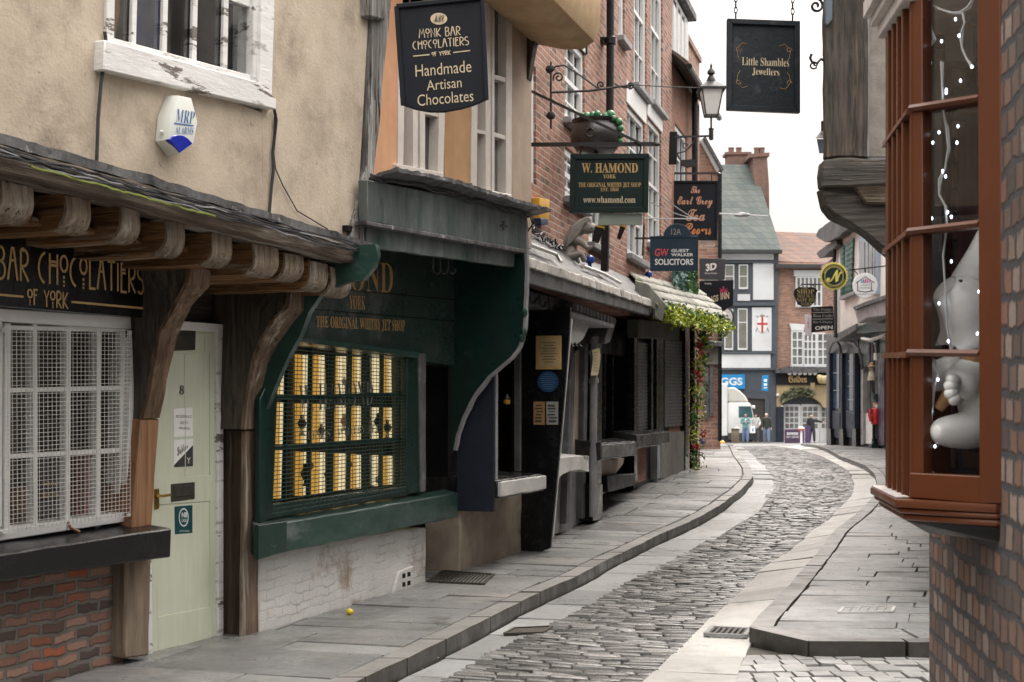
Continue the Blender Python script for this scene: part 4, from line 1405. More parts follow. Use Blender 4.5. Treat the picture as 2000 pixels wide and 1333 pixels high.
def build_door(t):
    dd = -.08
    mb = MB().pp(FA, [(290, 640), (424, 648), (427, 1247), (297, 1277)], dd - .05, dd)
    dr = t.part('door', mb, M['sage'], label='narrow sage green plank door numbered 8')
    mb = MB()                                      # stiles and rails
    d1 = dd + .007
    mb.pp(FA, [(292, 652), (309, 652), (309, 1273), (297, 1276)], dd, d1)
    mb.pp(FA, [(410, 652), (424, 652), (427, 1247), (411, 1250)], dd, d1)
    mb.pp(FA, [(309, 652), (410, 652), (410, 690), (309, 692)], dd, d1)
    mb.pp(FA, [(309, 934), (411, 928), (411, 979), (309, 986)], dd, d1)
    mb.pp(FA, [(309, 1205), (411, 1186), (411, 1250), (309, 1273)], dd, d1)
    mb.pp(FA, [(361, 692), (363, 692), (363, 932), (361, 932)], dd, dd + .003)
    t.part('panel_rail', mb, M['sage'], parent=dr, bev=.0025)
    mb = MB()
    mb.pp(FA, [(424, 640), (437, 640), (437, 1247), (427, 1249)], dd - .02, dd + .03)
    mb.pp(FA, [(340, 626), (438, 634), (438, 648), (338, 645)], dd - .02, dd + .031)
    mb.pp(FA, [(287, 1100), (297, 1100), (299, 1276), (290, 1279)], dd - .02, dd + .03)
    t.part('door_frame', mb, M['white_peel'], parent=dr, bev=.004)
    mb = MB()
    mb.ptext(FA, serif('8'), (350, 753, 359, 771), d1 - .006, bold=0.0)
    t.part('number', mb, M['dark_ink'], parent=dr)
    mb = MB().pp(FA, [(335, 946), (381, 942), (381, 975), (335, 981)], dd, d1 + .006)
    lb = t.part('letterbox', mb, M['bronze'], parent=dr, bev=.003)
    mb = MB().pp(FA, [(341, 951), (376, 948), (376, 968), (341, 972)], dd, d1 + .011)
    t.part('letterbox_flap', mb, M['bronze'], parent=dr, bev=.003)
    mb = MB().pp(FA, [(302, 956), (311, 955), (311, 994), (302, 996)], dd, d1 + .005)
    mb.tube([FA.p(307, 968, d1), FA.p(308, 969, d1 + .05), FA.p(320, 969, d1 + .055), FA.p(333, 967, d1 + .05)], .009, 8)
    t.part('handle', mb, M['brass'], parent=dr)
    mb = MB().pp(FA, [(336, 646), (383, 646), (382, 684), (333, 686)], dd, d1 + .012)
    mb.pp(FA, [(338, 654), (377, 654), (376, 678), (336, 680)], dd, d1 + .02)
    t.part('vent', mb, M['bronze'], parent=dr, bev=.004)
    g = 'notices on the sage green door'
    n = T('notice', 'white printed paper notice on the sage door under the number 8', 'notice', FA, FA.p(357, 825, d1), g)
    n.part('sheet', MB().pp(FA, [(340, 799), (376, 796), (377, 852), (340, 854)], dd + .0005, dd + .002), M['paper'])
    mb = MB()
    mb.ptext(FA, 'MISS GODWIN & CO', (343, 811, 374, 817), dd, lift=.004)
    mb.ptext(FA, 'UGLITH', (351, 823, 366, 829), dd, lift=.004)
    mb.ptext(FA, '0904 643216', (349, 834, 369, 839), dd, lift=.004)
    n.part('print', mb, M['grey_ink'])
    n = T('notice', 'black and white diagonal poster reading Sabler on the sage door', 'notice', FA, FA.p(358, 886, d1), g)
    n.part('sheet', MB().pp(FA, [(340, 860), (377, 857), (377, 911), (340, 913)], dd + .0005, dd + .002), M['paper'])
    mb = MB().pp(FA, [(377, 870), (377, 911), (340, 913), (341, 908)], dd + .002, dd + .003)
    n.part('dark_half', mb, M['dark_ink'])
    mb = MB()
    mb.ptext(FA, script('Sabler'), [(343, 876), (363, 864), (367, 875), (346, 892)], dd, lift=.004)
    n.part('lettering', mb, M['dark_ink'])
    mb = MB()
    mb.ptext(FA, 'Y', (364, 894, 371, 906), dd, lift=.0045)
    n.part('emblem', mb, M['paper'])
    n = T('sticker', 'teal security sticker with a white oval below the letterbox', 'sticker', FA, FA.p(358, 1016, d1), g)
    n.part('sheet', MB().pp(FA, [(341, 990), (376, 987), (376, 1041), (342, 1044)], dd + .0005, dd + .002), M['teal'])
    mb = MB()
    for i in range(24):
        a, b = 2 * math.pi * i / 24, 2 * math.pi * (i + 1) / 24
        pts = [(359 + 9.5 * k * math.cos(x), 1011 + 18 * k * math.sin(x)) for x, k in ((a, 1), (b, 1), (b, .86), (a, .86))]
        mb.pp(FA, pts, dd + .002, dd + .0035)
    mb.ptext(FA, 'NB', (354, 1001, 365, 1011), dd, bold=.04, lift=.004)
    mb.ptext(FA, 'UGLI', (354, 1014, 364, 1020), dd, bold=.02, lift=.004)
    mb.ptext(FA, 'IN PROGRESS', (350, 1036, 369, 1039), dd, lift=.004)
    n.part('print', mb, M['sign_white'])


build_A()
# ------------------------------------------------------------------ green shop with the deep hood, limewashed upper floor
FB = Fr(-1.73, 9.80, .32, 1)
JB, JU = .72, .50


def signboard(fr, quad, d0, d1, name, label, cat, board, texts, frame=None, frame_mat=None, group=None, fw=7, extra=None, bev=.006):
    cx, cy = sum(p[0] for p in quad) / len(quad), sum(p[1] for p in quad) / len(quad)
    t = T(name, label, cat, fr, fr.p(cx, cy, d0), group)
    mb = MB().pp(fr, quad, d0, d1)
    t.part('board', mb, board, bev=bev)
    if frame:
        mb = MB()
        n = len(quad)
        for i in range(n):
            a, b = quad[i], quad[(i + 1) % n]
            ai = (a[0] + (cx - a[0]) * fw / abs(cx - a[0] + 1e-6) if False else a[0] + (fw if a[0] < cx else -fw), a[1] + (fw if a[1] < cy else -fw))
            bi = (b[0] + (fw if b[0] < cx else -fw), b[1] + (fw if b[1] < cy else -fw))
            mb.pp(fr, [a, b, bi, ai], d1 - .002, d1 + frame)
        t.part('frame', mb, frame_mat or board, bev=.003)
    by = {}
    for tx in texts:
        s, q, mat = tx[:3]
        k = tx[3] if len(tx) > 3 else {}
        by.setdefault(mat, MB())
        if k.get('stroke'):
            qq = q if hasattr(q[0], '__len__') else [(q[0], q[1]), (q[2], q[1]), (q[2], q[3]), (q[0], q[3])]
            stroke_text(by[mat], s, [fr.p(x, y, d1) for x, y in qq], k.get('th', .1), .003)
        elif s == '-':
            by[mat].pb(fr, q[0], q[1], q[2], d1, d1 + .003)
        else:
            by[mat].ptext(fr, s, q, d1, k.get('bold', 0.0), k.get('shear', 0.0))
    for mat, mb in by.items():
        t.part('lettering', mb, M[mat])
    if extra:
        extra(t, fr, d1)
    return t


def build_B():
    t = T('green_shop', 'dark green shop with a deep curved hood, lit window and orange limewashed upper floor', 'building', FB, (0, 0, 0))
    uL = FB.L(507, 1235, 0)[0]
    uR = FB.L(832, 1140, 0)[0]
    # plinth
    mb = MB().pp(FB, [(506, 1260), (832, 1148), (832, 1030), (506, 1070)], -.35, 0)
    p = t.part('plinth', mb, M['white_wash'], rough=(.1, .008, 4), bev=.01)
    mb = MB().pp(FB, [(780, 1117), (810, 1105), (810, 1150), (768, 1163)], 0, .035)
    t.part('air_brick', mb, M['white_wash'], parent=p, bev=.008)
    for x, y in ((786, 1121), (796, 1118), (786, 1138), (796, 1135)):
        t.part('air_hole', MB().pp(FB, [(x, y), (x + 6, y - 1), (x + 6, y + 8), (x, y + 9)], .03, .0365), M['soffit'], parent=p)
    # corbel under the sill end
    mb = MB().sprism([(0, .55), (.26, FB.L(820, 1030, .26)[1]), (.26, FB.L(820, 1012, .26)[1]), (0, FB.L(820, 1012, .26)[1])], FB.L(790, 1040, .1)[0], FB.L(838, 1040, .1)[0])
    # sill
    mb = MB()
    sd = .125
    A_, B_, C_, D_ = [FB.p(x, y, sd) for x, y in ((504, 1030), (895, 963), (893, 1011), (504, 1090))]

    def back(p, dz=0.0, du=0.0):
        return (p[0] + du, -.02, p[2] + dz)
    mb.hexa([back(D_, 0, .17), back(C_), C_, D_, back(A_, .03, .17), back(B_, .03), B_, A_])
    sl_ = t.part('sill', mb, M['green_worn'], bev=.008, rough=(.14, .006, 4))
    mb = MB().pp(FB, [(505, 1026), (561, 1018), (561, 1078), (505, 1094)], sd - .02, sd + .015)
    t.part('sill_block', mb, M['green'], parent=sl_, bev=.006)
    # window frame
    mb = MB()
    mb.pp(FB, [(508, 780), (545, 700), (533, 1012), (507, 1024)], .02, .06)
    mb.pp(FB, [(796, 694), (822, 696), (822, 962), (793, 966)], .0, .05)
    mb.pp(FB, [(533, 985), (796, 950), (796, 968), (530, 1014)], .0, .05)
    t.part('window_frame', mb, M['green'], bev=.006)
    mb = MB().pp(FB, [(819, 690), (832, 691), (832, 960), (823, 962)], -.2, .07)
    t.part('door_post', mb, M['grey_paint'], bev=.006, rough=(.1, .004, 4))
    # fascia
    mb = MB().pp(FB, [(500, 470), (905, 470), (905, 718), (820, 704), (500, 655)], -.2, .03)
    fa = t.part('fascia', mb, M['green_mouldy'], rough=(.3, .003, 3))
    mb = MB().pp(FB, [(560, 652), (818, 688), (818, 699), (560, 664)], 0, .10)
    t.part('cornice', mb, M['green_worn'], parent=fa, bev=.008)
    mb = MB()
    for y0, y1 in (((560, 573), (890, 597)), ((560, 612), (890, 634))):
        pass
    mb.pb(FB, (560, 600), (890, 628), 1.6, .03, .034)
    mb.pb(FB, (640, 563), (890, 586), 1.6, .03, .034)
    t.part('board_joint', mb, M['soffit'], parent=fa)
    f = T('fascia_lettering', 'gilt serif shop name and trade lines painted on the dark green fascia', 'lettering', FB, FB.p(700, 590, .03))
    mb = MB()
    mb.ptext(FB, serif('W. HAMOND'), [(500, 498), (767, 514), (767, 574), (500, 556)], .03, bold=-.005)
    mb.ptext(FB, serif('YORK'), [(682, 577), (713, 579), (713, 606), (682, 604)], .03)
    mb.ptext(FB, serif('THE ORIGINAL WHITBY JET SHOP'), [(617, 617), (790, 626), (790, 650), (617, 642)], .03)
    f.part('letters', mb, M['gold_dull'])
    # lit display behind the bars
    mb = MB()
    d = -.55
    mb.box(uL - .1, uR - .06, d - .06, d, .55, 2.2)
    mb.box(uL - .1, uR - .06, d, -.2, .72, .76)
    mb.box(uL - .1, uL - .04, d, -.2, .5, 2.2)
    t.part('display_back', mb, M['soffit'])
    lit = emit('lit_display_panel', (.95, .79, .46), .85)
    lit2 = emit('lit_amber_panel', (.70, .37, .06), .72)
    cols = [(540, 547, 'b'), (547, 557, 'a'), (583, 592, 'b'), (592, 602, 'a'), (609, 624, 'b'), (624, 635, 'a'), (654, 660, 'b'), (667, 676, 'a'), (685, 696, 'b'), (696, 705, 'a'), (733, 743, 'a'), (749, 758, 'b'), (758, 767, 'a')]
    dp = -.22
    for x0, x1, k in cols:
        mb = MB()
        for (ya, yb) in ((690, 772), (786, 868), (880, 974)):
            f1 = (x0 - 540) / 240
            e = lambda y, s: y + s * f1
            mb.pp(FB, [(x0, e(ya, 12)), (x1, e(ya, 12)), (x1, e(yb, -2 if yb < 800 else (-10 if yb < 900 else -30))), (x0, e(yb, -2 if yb < 800 else (-10 if yb < 900 else -30)))], dp - .03, dp)
        t.part('display_panel', mb, lit if k == 'a' else lit2)
    # glass and bars
    mb = MB().pp(FB, [(530, 665), (798, 694), (796, 962), (528, 1000)], -.05, -.042)
    t.part('pane', mb, M['glass_clear'])
    mb = MB()
    for x in (560, 606, 650, 683, 713, 745, 778):
        f1 = (x - 540) / 240
        mb.pb(FB, (x + 4, 672 + 20 * f1), (x - 2 + 3 * f1, 996 - 34 * f1), 2.5, -.06, -.03)
    for a, b in (((532, 778), (797, 770)), ((530, 877), (797, 858))):
        mb.pb(FB, a, b, 8, -.062, -.018)
    t.part('glazing_bar', mb, M['green'])
    mb = MB()
    mb.ptext(FB, serif('W. HAMOND'), [(583, 752), (728, 744), (728, 792), (583, 806)], -.041, bold=-.01)
    mb.ptext(FB, serif('FINEST WHITBY JET'), [(600, 842), (740, 830), (740, 846), (600, 860)], -.041, bold=-.01)
    t.part('window_lettering', mb, M['grey_ink'])
    mb = MB()
    a_, b_, c_, e_ = [Vector(FB.p(x, y, .11)) for x, y in ((541, 672), (788, 698), (790, 958), (531, 1004))]
    for i in range(37):
        mb.bar(a_.lerp(b_, i / 36), e_.lerp(c_, i / 36), .0028, .0028, (0, 1, 0))
    for i in range(41):
        mb.bar(a_.lerp(e_, i / 40) + Vector((0, .004, 0)), b_.lerp(c_, i / 40) + Vector((0, .004, 0)), .005, .0055)
    t.part('mesh_guard', mb, M['wire_green'])
    rs = random.Random(12)
    for x, y in ((590, 850), (596, 950), (628, 858), (672, 842), (739, 846), (757, 856), (640, 945)):
        c = FB.p(x, y, -.19)
        k = rs.uniform(.8, 1.3)
        mb = MB().lathe(c, [(.03 * k, 0), (.012 * k, .01), (.008 * k, .04 * k), (.03 * k, .07 * k), (.035 * k, .09 * k), (.014 * k, .12 * k), (.012 * k, .15 * k)], 10)
        t.part('display_stand', mb, M['soffit'] if rs.random() < .7 else M['cream_paint'])
    # jet pendants hanging in the window
    for i, (x, y, w) in enumerate(((672, 736, 'by the bright panel near the middle, high up'), (737, 928, 'low down near the far jamb'), (684, 898, 'low in the middle of the display'), (608, 900, 'low on the second bright panel'))):
        c = FB.p(x, y, -.15)
        g = T('pendant', 'small jet pendant hung ' + w, 'jewellery', FB, c, 'jet pendants in the lit window')
        g.part('cord', MB().tube([c, (c[0], c[1], c[2] + .1)], .002, 4), M['wire_grey'])
        g.part('stone', MB().lathe((c[0], c[1], c[2] - .04), [(.002, -.03), (.014, -.018), (.02, 0), (.013, .02), (.003, .032)], 10), M['sign_white'] if i < 2 else M['black_gloss'])
    # recessed doorway
    mb = MB()
    mb.box(uR, FB.L(905, 900, 0)[0] + .5, -.9, -.8, -.1, 2.6)
    mb.box(uR - .02, uR + .02, -.8, -.18, -.1, 2.4)
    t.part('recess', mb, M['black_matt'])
    mb = MB().pp(FB, [(836, 700), (900, 720), (900, 1100), (834, 1130)], -.5, -.45)
    t.part('door', mb, M['green'])
    # hood: cheeks
    u1 = FB.L(1025, 600, JB)[0]
    pr = [(1022, 418), (1027, 520), (1025, 590), (1023, 640), (1014, 676), (1000, 697), (975, 718), (955, 735), (925, 775), (905, 815), (893, 850), (884, 880)]
    prof = [FB.S(x, y, u1) for x, y in pr]
    prof = [(max(.02, a), b) for a, b in prof]
    prof = [(0, prof[0][1])] + prof + [(0, prof[-1][1] - .02)]
    mb = MB().sprism(prof, u1 - .03, u1 + .03)
    ck = t.part('hood_cheek', mb, M['green'], rough=(.2, .004, 3), label='large curved cheek at the street end of the hood')
    path = [(u1 - .005, a + .012, b) for a, b in prof[1:-1]]
    mb = MB().tube(path, .026, 6)
    t.part('edge_bead', mb, M['grey_pale'], parent=ck, rough=(.05, .010, 8))
    mb = MB()
    for x, y in ((1024, 612), (1022, 648), (1019, 660)):
        a, b = FB.S(x, y, u1)
        mb.ball((u1 - .01, a + .01, b), (.045, .03, .05), 10, .08)
    t.part('scroll', mb, M['green_worn'], parent=ck)
    u0 = FB.L(512, 800, .03)[0] + .02
    pr = [(737, 478), (741, 498), (733, 522), (712, 548), (690, 548), (632, 574), (606, 612), (590, 655), (570, 690), (551, 730), (535, 770), (523, 800)]
    prof = [FB.S(x, y, u0) for x, y in pr]
    prof = [(0, prof[0][1])] + [(max(.02, a), b) for a, b in prof] + [(0, prof[-1][1] - .03)]
    mb = MB().sprism(prof, u0 - .03, u0 + .03)
    t.part('hood_cheek', mb, M['green_worn'], rough=(.15, .004, 3), label='near curved cheek with a rounded scroll end')
    # hood: boards and soffit
    mb = MB().pp(FB, [(718, 352), (1030, 412), (1026, 492), (718, 432)], JB - .05, JB + .02)
    t.part('hood_board', mb, M['green_hood'], rough=(.2, .005, 3), bev=.004)
    mb = MB().pp(FB, [(718, 432), (1026, 488), (1026, 495), (718, 440)], JB - .05, JB + .045)
    t.part('hood_moulding', mb, M['lead'], bev=.004)
    mb = MB().pp(FB, [(716, 438), (1006, 492), (1004, 522), (740, 486), (716, 482)], JB - .09, JB - .03)
    t.part('hood_board', mb, M['green_hood'], rough=(.2, .005, 3), bev=.004, label='lower, recessed hood board')
    zs = FB.L(850, 480, .4)[1]
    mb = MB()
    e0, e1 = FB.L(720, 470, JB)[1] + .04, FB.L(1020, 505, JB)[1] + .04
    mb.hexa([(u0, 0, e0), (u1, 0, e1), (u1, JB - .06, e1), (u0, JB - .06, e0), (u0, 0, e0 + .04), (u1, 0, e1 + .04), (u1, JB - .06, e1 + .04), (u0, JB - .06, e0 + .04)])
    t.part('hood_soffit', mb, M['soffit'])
    for i, x in enumerate((846, 860, 876)):
        u, z = FB.L(x, 512, .42)
        mb = MB().tube([(u, .42, z + .1), (u, .42, z - .07), (u + .008, .45, z - .10), (u + .012, .475, z - .09), (u + .012, .48, z - .055)], .007, 6)
        t.part('hook', mb, M['lead'])
    # rumpled lead over the hood
    mb = MB()
    a = [(724, 345), (790, 356), (850, 368), (900, 383), (950, 397), (1000, 410), (1036, 420)]
    pts = [Vector(FB.p(x, y, JB - .03)) for x, y in a]
    mb.sweep(pts, [(-.20, .02), (.045, -.03), (.055, -.012), (-.20, .05)])
    t.part('lead_flashing', mb, M['lead'], rough=(.045, .013, 13))
    mb = MB().pb(FB, (978, 441), (992, 442), 4, JB + .02, JB + .026)
    mb.pb(FB, (985, 432), (985, 450), 4, JB + .02, JB + .027)
    t.part('iron_tie', mb, M['iron'])
    for i in range(5):
        rc = random.Random(40 + i)
        pts_ = []
        for k in range(31):
            f = k / 30 * (len(a) - 1)
            j = min(len(a) - 2, int(f))
            x = a[j][0] + (a[j + 1][0] - a[j][0]) * (f - j)
            y = a[j][1] + (a[j + 1][1] - a[j][1]) * (f - j)
            pts_.append(FB.p(x, y + rc.uniform(-3, 3) + i * 2.2 - 4, JB + .045 + .012 * math.sin(k + i)))
        if i % 2:
            pts_ += [FB.p(1040 + rc.uniform(-3, 6), 432 + rc.uniform(0, 8), JB + .02), FB.p(1030, 446 + i * 3, JB), FB.p(1029, 520, JB + .02)]
        solo('cable', ['black cable tacked along the lead edge of the green hood', 'black cable along the hood edge turning down its far end', 'dark wavy cable along the green hood edge', 'second dark cable that drops at the far end of the hood', 'lowest black cable on the edge of the green hood'][i], 'cable', FB, FB.p(880, 376, JB), MB().tube(pts_, .006, 5), M['wire_dark'], group='cables along the green hood')
    # upper wall
    zt = 6.4
    uA = FB.L(722, 300, JU)[0]
    uE = FB.L(1034, 300, JU)[0]
    zb_ = FB.L(880, 400, JU)[1] - .12

    def wall(x0, x1, mat, name, d1=JU):
        q = [FB.L(x0[0], 300, JU), FB.L(x1[0], 300, JU)]
        ua, ub = q[0][0], q[1][0]
        mb = MB().prism([(ua, zb_), (ub, zb_), (ub, zt), (ua, zt)], JU - .2, d1)
        return t.part(name, mb, mat, rough=(.4, .004, 2))
    wall((700, 0), (786, 0), M['orange_wall'], 'wall')
    wall((868, 0), (926, 0), M['tan_wall'], 'wall')
    wall((998, 0), (1036, 0), M['tan_post'], 'corner_post', JU + .01)
    mb = MB().box(FB.L(722, 300, JU)[0], uE, JU - .9, JU - .8, zb_, zt)
    mb.box(uE - .25, uE - .05, -2.6, JU - .22, zb_ + .1, zt)
    mb.box(uA, uE - .05, -2.6, JU - .22, zt - .05, zt)
    mb.box(uA, uE, -2.6, -2.5, zb_, zt)
    t.part('back_wall', mb, M['soffit'])
    # windows: a low casement and a tall one
    def casement(tl, tr, br, bl, mull, trans, label, glass, below):
        mb = MB()
        ys = lambda x: tl[1] + (tr[1] - tl[1]) * (x - tl[0]) / (tr[0] - tl[0])
        yb = lambda x: bl[1] + (br[1] - bl[1]) * (x - bl[0]) / (br[0] - bl[0])
        mb.pp(FB, [(bl[0] - 2, bl[1] - 22), (br[0] + 1, br[1] - 24), (br[0] + 1, br[1]), (bl[0] - 2, bl[1])], JU - .15, JU + .04)
        w = t.part('window', mb, M['cream_paint'], bev=.005, label=label)
        mb = MB()
        mb.pb(FB, (tl[0] + 5, tl[1]), (bl[0] + 5, bl[1] - 20), 11, JU - .13, JU + .015)
        mb.pb(FB, (tr[0] - 5, tr[1]), (br[0] - 5, br[1] - 22), 11, JU - .13, JU + .015)
        mb.pb(FB, (tl[0], tl[1] + 4), (tr[0], tr[1] + 4), 10, JU - .13, JU + .014)
        for (x, wd) in mull:
            mb.pb(FB, (x, ys(x)), (x, yb(x) - 22), wd, JU - .1, JU + .01)
        for (x0, y0), (x1, y1), wd in trans:
            mb.pb(FB, (x0, y0), (x1, y1), wd, JU - .09, JU + .006)
        t.part('frame', mb, M['cream_paint'], parent=w, bev=.003)
        mb = MB().pp(FB, [tl, tr, br, bl], JU - .08, JU - .07)
        t.part('pane', mb, glass, parent=w)
    casement((781, 60), (872, 80), (866, 362), (778, 342), [(812, 9), (826, 9)], [((830, 220), (868, 228), 7)], 'low cream casement in the orange wall', M['glass'], 0)
    casement((925, -60), (1000, -30), (999, 405), (921, 386), [(955, 12), (962, 8)], [((927, 140), (1000, 160), 9), ((925, 255), (956, 262), 7), ((962, 262), (1000, 274), 8)], 'tall cream sash window by the corner', M['glass_pale'], 0)
    mb = MB().pp(FB, [(964, 295), (974, 330), (996, 386), (966, 380)], JU - .14, JU - .12)
    t.part('curtain', mb, M['sign_white'], label='white tied back curtain in the tall window')
    # oversailing top storey
    mb = MB()
    ub = FB.L(1040, 30, JU)[0]
    jz = FB.L(1000, 5, JU + .3)[1]
    prof = [(JU - .1, jz + .16), (JU + .05, jz + .03), (JU + .35, jz - .05), (JU + .55, jz - .06), (JU + .66, jz + .01), (JU + .71, jz + .14), (JU + .72, jz + .4), (JU + .72, zt + .8), (JU - .1, zt + .8)]
    mb.sprism(prof, uA + .5, uE + .02)
    t.part('jetty', mb, M['ochre'], rough=(.3, .008, 2))
    prof = [FB.S(x, y, uE) for x, y in ((1096, 44), (1075, 52), (1060, 66), (1050, 90), (1044, 120), (1038, 160))]
    prof = [(JU, prof[0][1] + .05)] + [(max(a, JU + .012), b) for a, b in prof] + [(JU, prof[-1][1])]
    mb = MB().sprism(prof, uE - .12, uE + .015)
    t.part('jetty_bracket', mb, M['oak_dark'], bev=.01)
    # hanging sign of the chocolate shop
    fs = Fr(-.45, 9.45, .985, -.05)
    q = [(774, 12), (942, -6), (950, 195), (925, 206), (900, 213), (868, 219), (840, 219), (812, 214), (787, 206)]
    s = signboard(fs, q, -.035, .0, 'hanging_sign', 'black hanging board with gilt lettering for handmade artisan chocolates', 'sign', M['navy'], [
        ('MONK BAR', [(817, 58), (900, 52), (901, 69), (818, 75)], 'cream_ink', {'stroke': 1, 'th': .09}),
        ('CHOCOLATIERS', [(805, 82), (916, 72), (917, 88), (806, 98)], 'cream_ink', {'stroke': 1, 'th': .09}),
        ('OF YORK', [(843, 103), (880, 99), (881, 107), (844, 111)], 'cream_ink', {'stroke': 1, 'th': .14}),
        ('-', ((807, 110), (839, 107), 2), 'cream_ink'), ('-', ((885, 103), (918, 99), 2), 'cream_ink'),
        ('Handmade', [(811, 128), (920, 118), (921, 141), (812, 151)], 'cream_ink', {'bold': -.004}),
        ('Artisan', [(833, 158), (901, 151), (902, 171), (834, 178)], 'cream_ink', {'bold': -.004}),
        ('Chocolates', [(815, 186), (924, 176), (925, 198), (816, 208)], 'cream_ink', {'bold': -.004})])
    mb = MB()
    for a, b in (((774, 12), (942, -6)), ((774, 12), (787, 206)), ((942, -6), (950, 195))):
        mb.pb(fs, a, b, 9, 0, .022)
    s.part('frame', mb, M['navy'], bev=.004)
    mb = MB()
    c0 = fs.p(857, 37, 0)
    pts = []
    for i in range(20):
        a = 2 * math.pi * i / 20
        pts.append((857 + 16.5 * math.cos(a), 37 + 11.5 * math.sin(a)))
    mb.pp(fs, pts, 0, .003)
    mo = s.part('medallion', mb, M['cream_ink'])
    mb = MB()
    mb.ptext(fs, script('MBC'), (847, 30, 868, 44), .003)
    s.part('monogram', mb, M['navy'], parent=mo)
    mb = MB().tube([fs.p(800, 10, -.02), fs.p(800, -70, -.02)], .007, 6)
    mb.tube([fs.p(920, -4, -.02), fs.p(920, -70, -.02)], .007, 6)
    mb.tube([fs.p(740, -68, -.02), fs.p(960, -72, -.02)], .013, 6)
    s.part('hanger', mb, M['iron'])


build_B()


def build_dirt():
    # soil, moss and painted contact shadow in dark strips along the wall feet
    rr = random.Random(31)
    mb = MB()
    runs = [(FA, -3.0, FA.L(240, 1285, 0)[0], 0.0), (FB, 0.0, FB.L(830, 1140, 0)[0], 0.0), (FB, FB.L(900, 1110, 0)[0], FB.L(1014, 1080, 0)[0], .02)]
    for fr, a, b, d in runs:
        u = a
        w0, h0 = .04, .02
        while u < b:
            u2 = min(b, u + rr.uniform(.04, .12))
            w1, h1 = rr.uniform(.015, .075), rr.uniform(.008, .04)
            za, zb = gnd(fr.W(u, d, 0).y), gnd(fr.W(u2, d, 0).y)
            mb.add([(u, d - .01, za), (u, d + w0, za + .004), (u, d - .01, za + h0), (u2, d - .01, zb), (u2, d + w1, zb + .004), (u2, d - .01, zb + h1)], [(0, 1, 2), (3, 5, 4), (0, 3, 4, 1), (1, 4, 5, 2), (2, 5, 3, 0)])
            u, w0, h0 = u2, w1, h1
    struct('wall_foot_dirt_shade', mb, mk('dirt_moss_shade', (.055, .047, .035), (.03, .026, .02), sc=20, rough=.95, bump=.6, bs=90, spots=((.05, .06, .03), 5, .58, .1)), kind='stuff')
    mb = MB()
    for _ in range(34):
        y = rr.uniform(8.2, 20)
        x = XLK(y) + rr.choice([rr.uniform(.0, .12), rr.uniform(-1.2, -.2), rr.uniform(.3, 1.4)])
        z = gnd(y) + (.012 if x < XLK(y) - .0 else RD + .02)
        a = rr.uniform(0, 6.3)
        s_ = rr.uniform(.008, .02)
        c, n = math.cos(a), math.sin(a)
        mb.add([(x - c * s_, -(y - n * s_), z), (x - n * s_ * .5, -(y + c * s_ * .5), z + .004), (x + c * s_, -(y + n * s_), z + .002), (x + n * s_ * .5, -(y - c * s_ * .5), z + .005)], [(0, 1, 2, 3)])
    struct('fallen_leaves', mb, mk('brown_leaf', (.13, .085, .04), (.2, .16, .1), sc=3, rough=.7, bump=0, isl=.4), kind='stuff')


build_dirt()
# ------------------------------------------------------------------ brick houses with old shop fronts
FC = Fr(.1, 15.5, .27, 1)


def skin(t, name, mat, fr, verts, edges, radii, parent=None, sub=2, label=None):
    # one continuous body grown round a skeleton (coordinates u, d, z of the frame, radius in metres)
    me = bpy.data.meshes.new('mesh')
    me.from_pydata([(p[0] - t.base[0], -(p[1] - t.base[1]), p[2] - t.base[2]) for p in verts], edges, [])
    bm = bmesh.new()
    bm.from_mesh(me)
    lay = bm.verts.layers.skin.verify()
    bm.verts.ensure_lookup_table()
    for i, v in enumerate(bm.verts):
        r = radii[i]
        v[lay].radius = r if hasattr(r, '__len__') else (r, r)
        v[lay].use_root = (i == 0)
    bm.to_mesh(me)
    bm.free()
    tmp = bpy.data.objects.new('tmp', me)
    COL.objects.link(tmp)
    m = tmp.modifiers.new('skin', 'SKIN')
    m.use_smooth_shade = True
    s = tmp.modifiers.new('sub', 'SUBSURF')
    s.levels = s.render_levels = sub
    dg = bpy.context.evaluated_depsgraph_get()
    dg.update()
    me2 = bpy.data.meshes.new_from_object(tmp.evaluated_get(dg))
    bpy.data.objects.remove(tmp)
    bpy.data.meshes.remove(me)
    for p in me2.polygons:
        p.use_smooth = True
    me2.materials.clear()
    me2.materials.append(mat)
    o = bpy.data.objects.new(name, me2)
    COL.objects.link(o)
    o.parent = parent or t.o
    if label:
        o['label'] = label
    return o


def wall_holes(mb, u0, u1, z0, z1, holes, d0, d1):
    us = sorted({u0, u1, *[h[0] for h in holes], *[h[1] for h in holes]})
    us = [u for u in us if u0 <= u <= u1]
    for a, b in zip(us, us[1:]):
        m = (a + b) / 2
        hs = sorted([(h[2], h[3]) for h in holes if h[0] <= m <= h[1]])
        z = z0
        for ha, hb in hs:
            if ha > z:
                mb.box(a, b, d0, d1, z, min(ha, z1))
            z = max(z, hb)
        if z < z1:
            mb.box(a, b, d0, d1, z, z1)


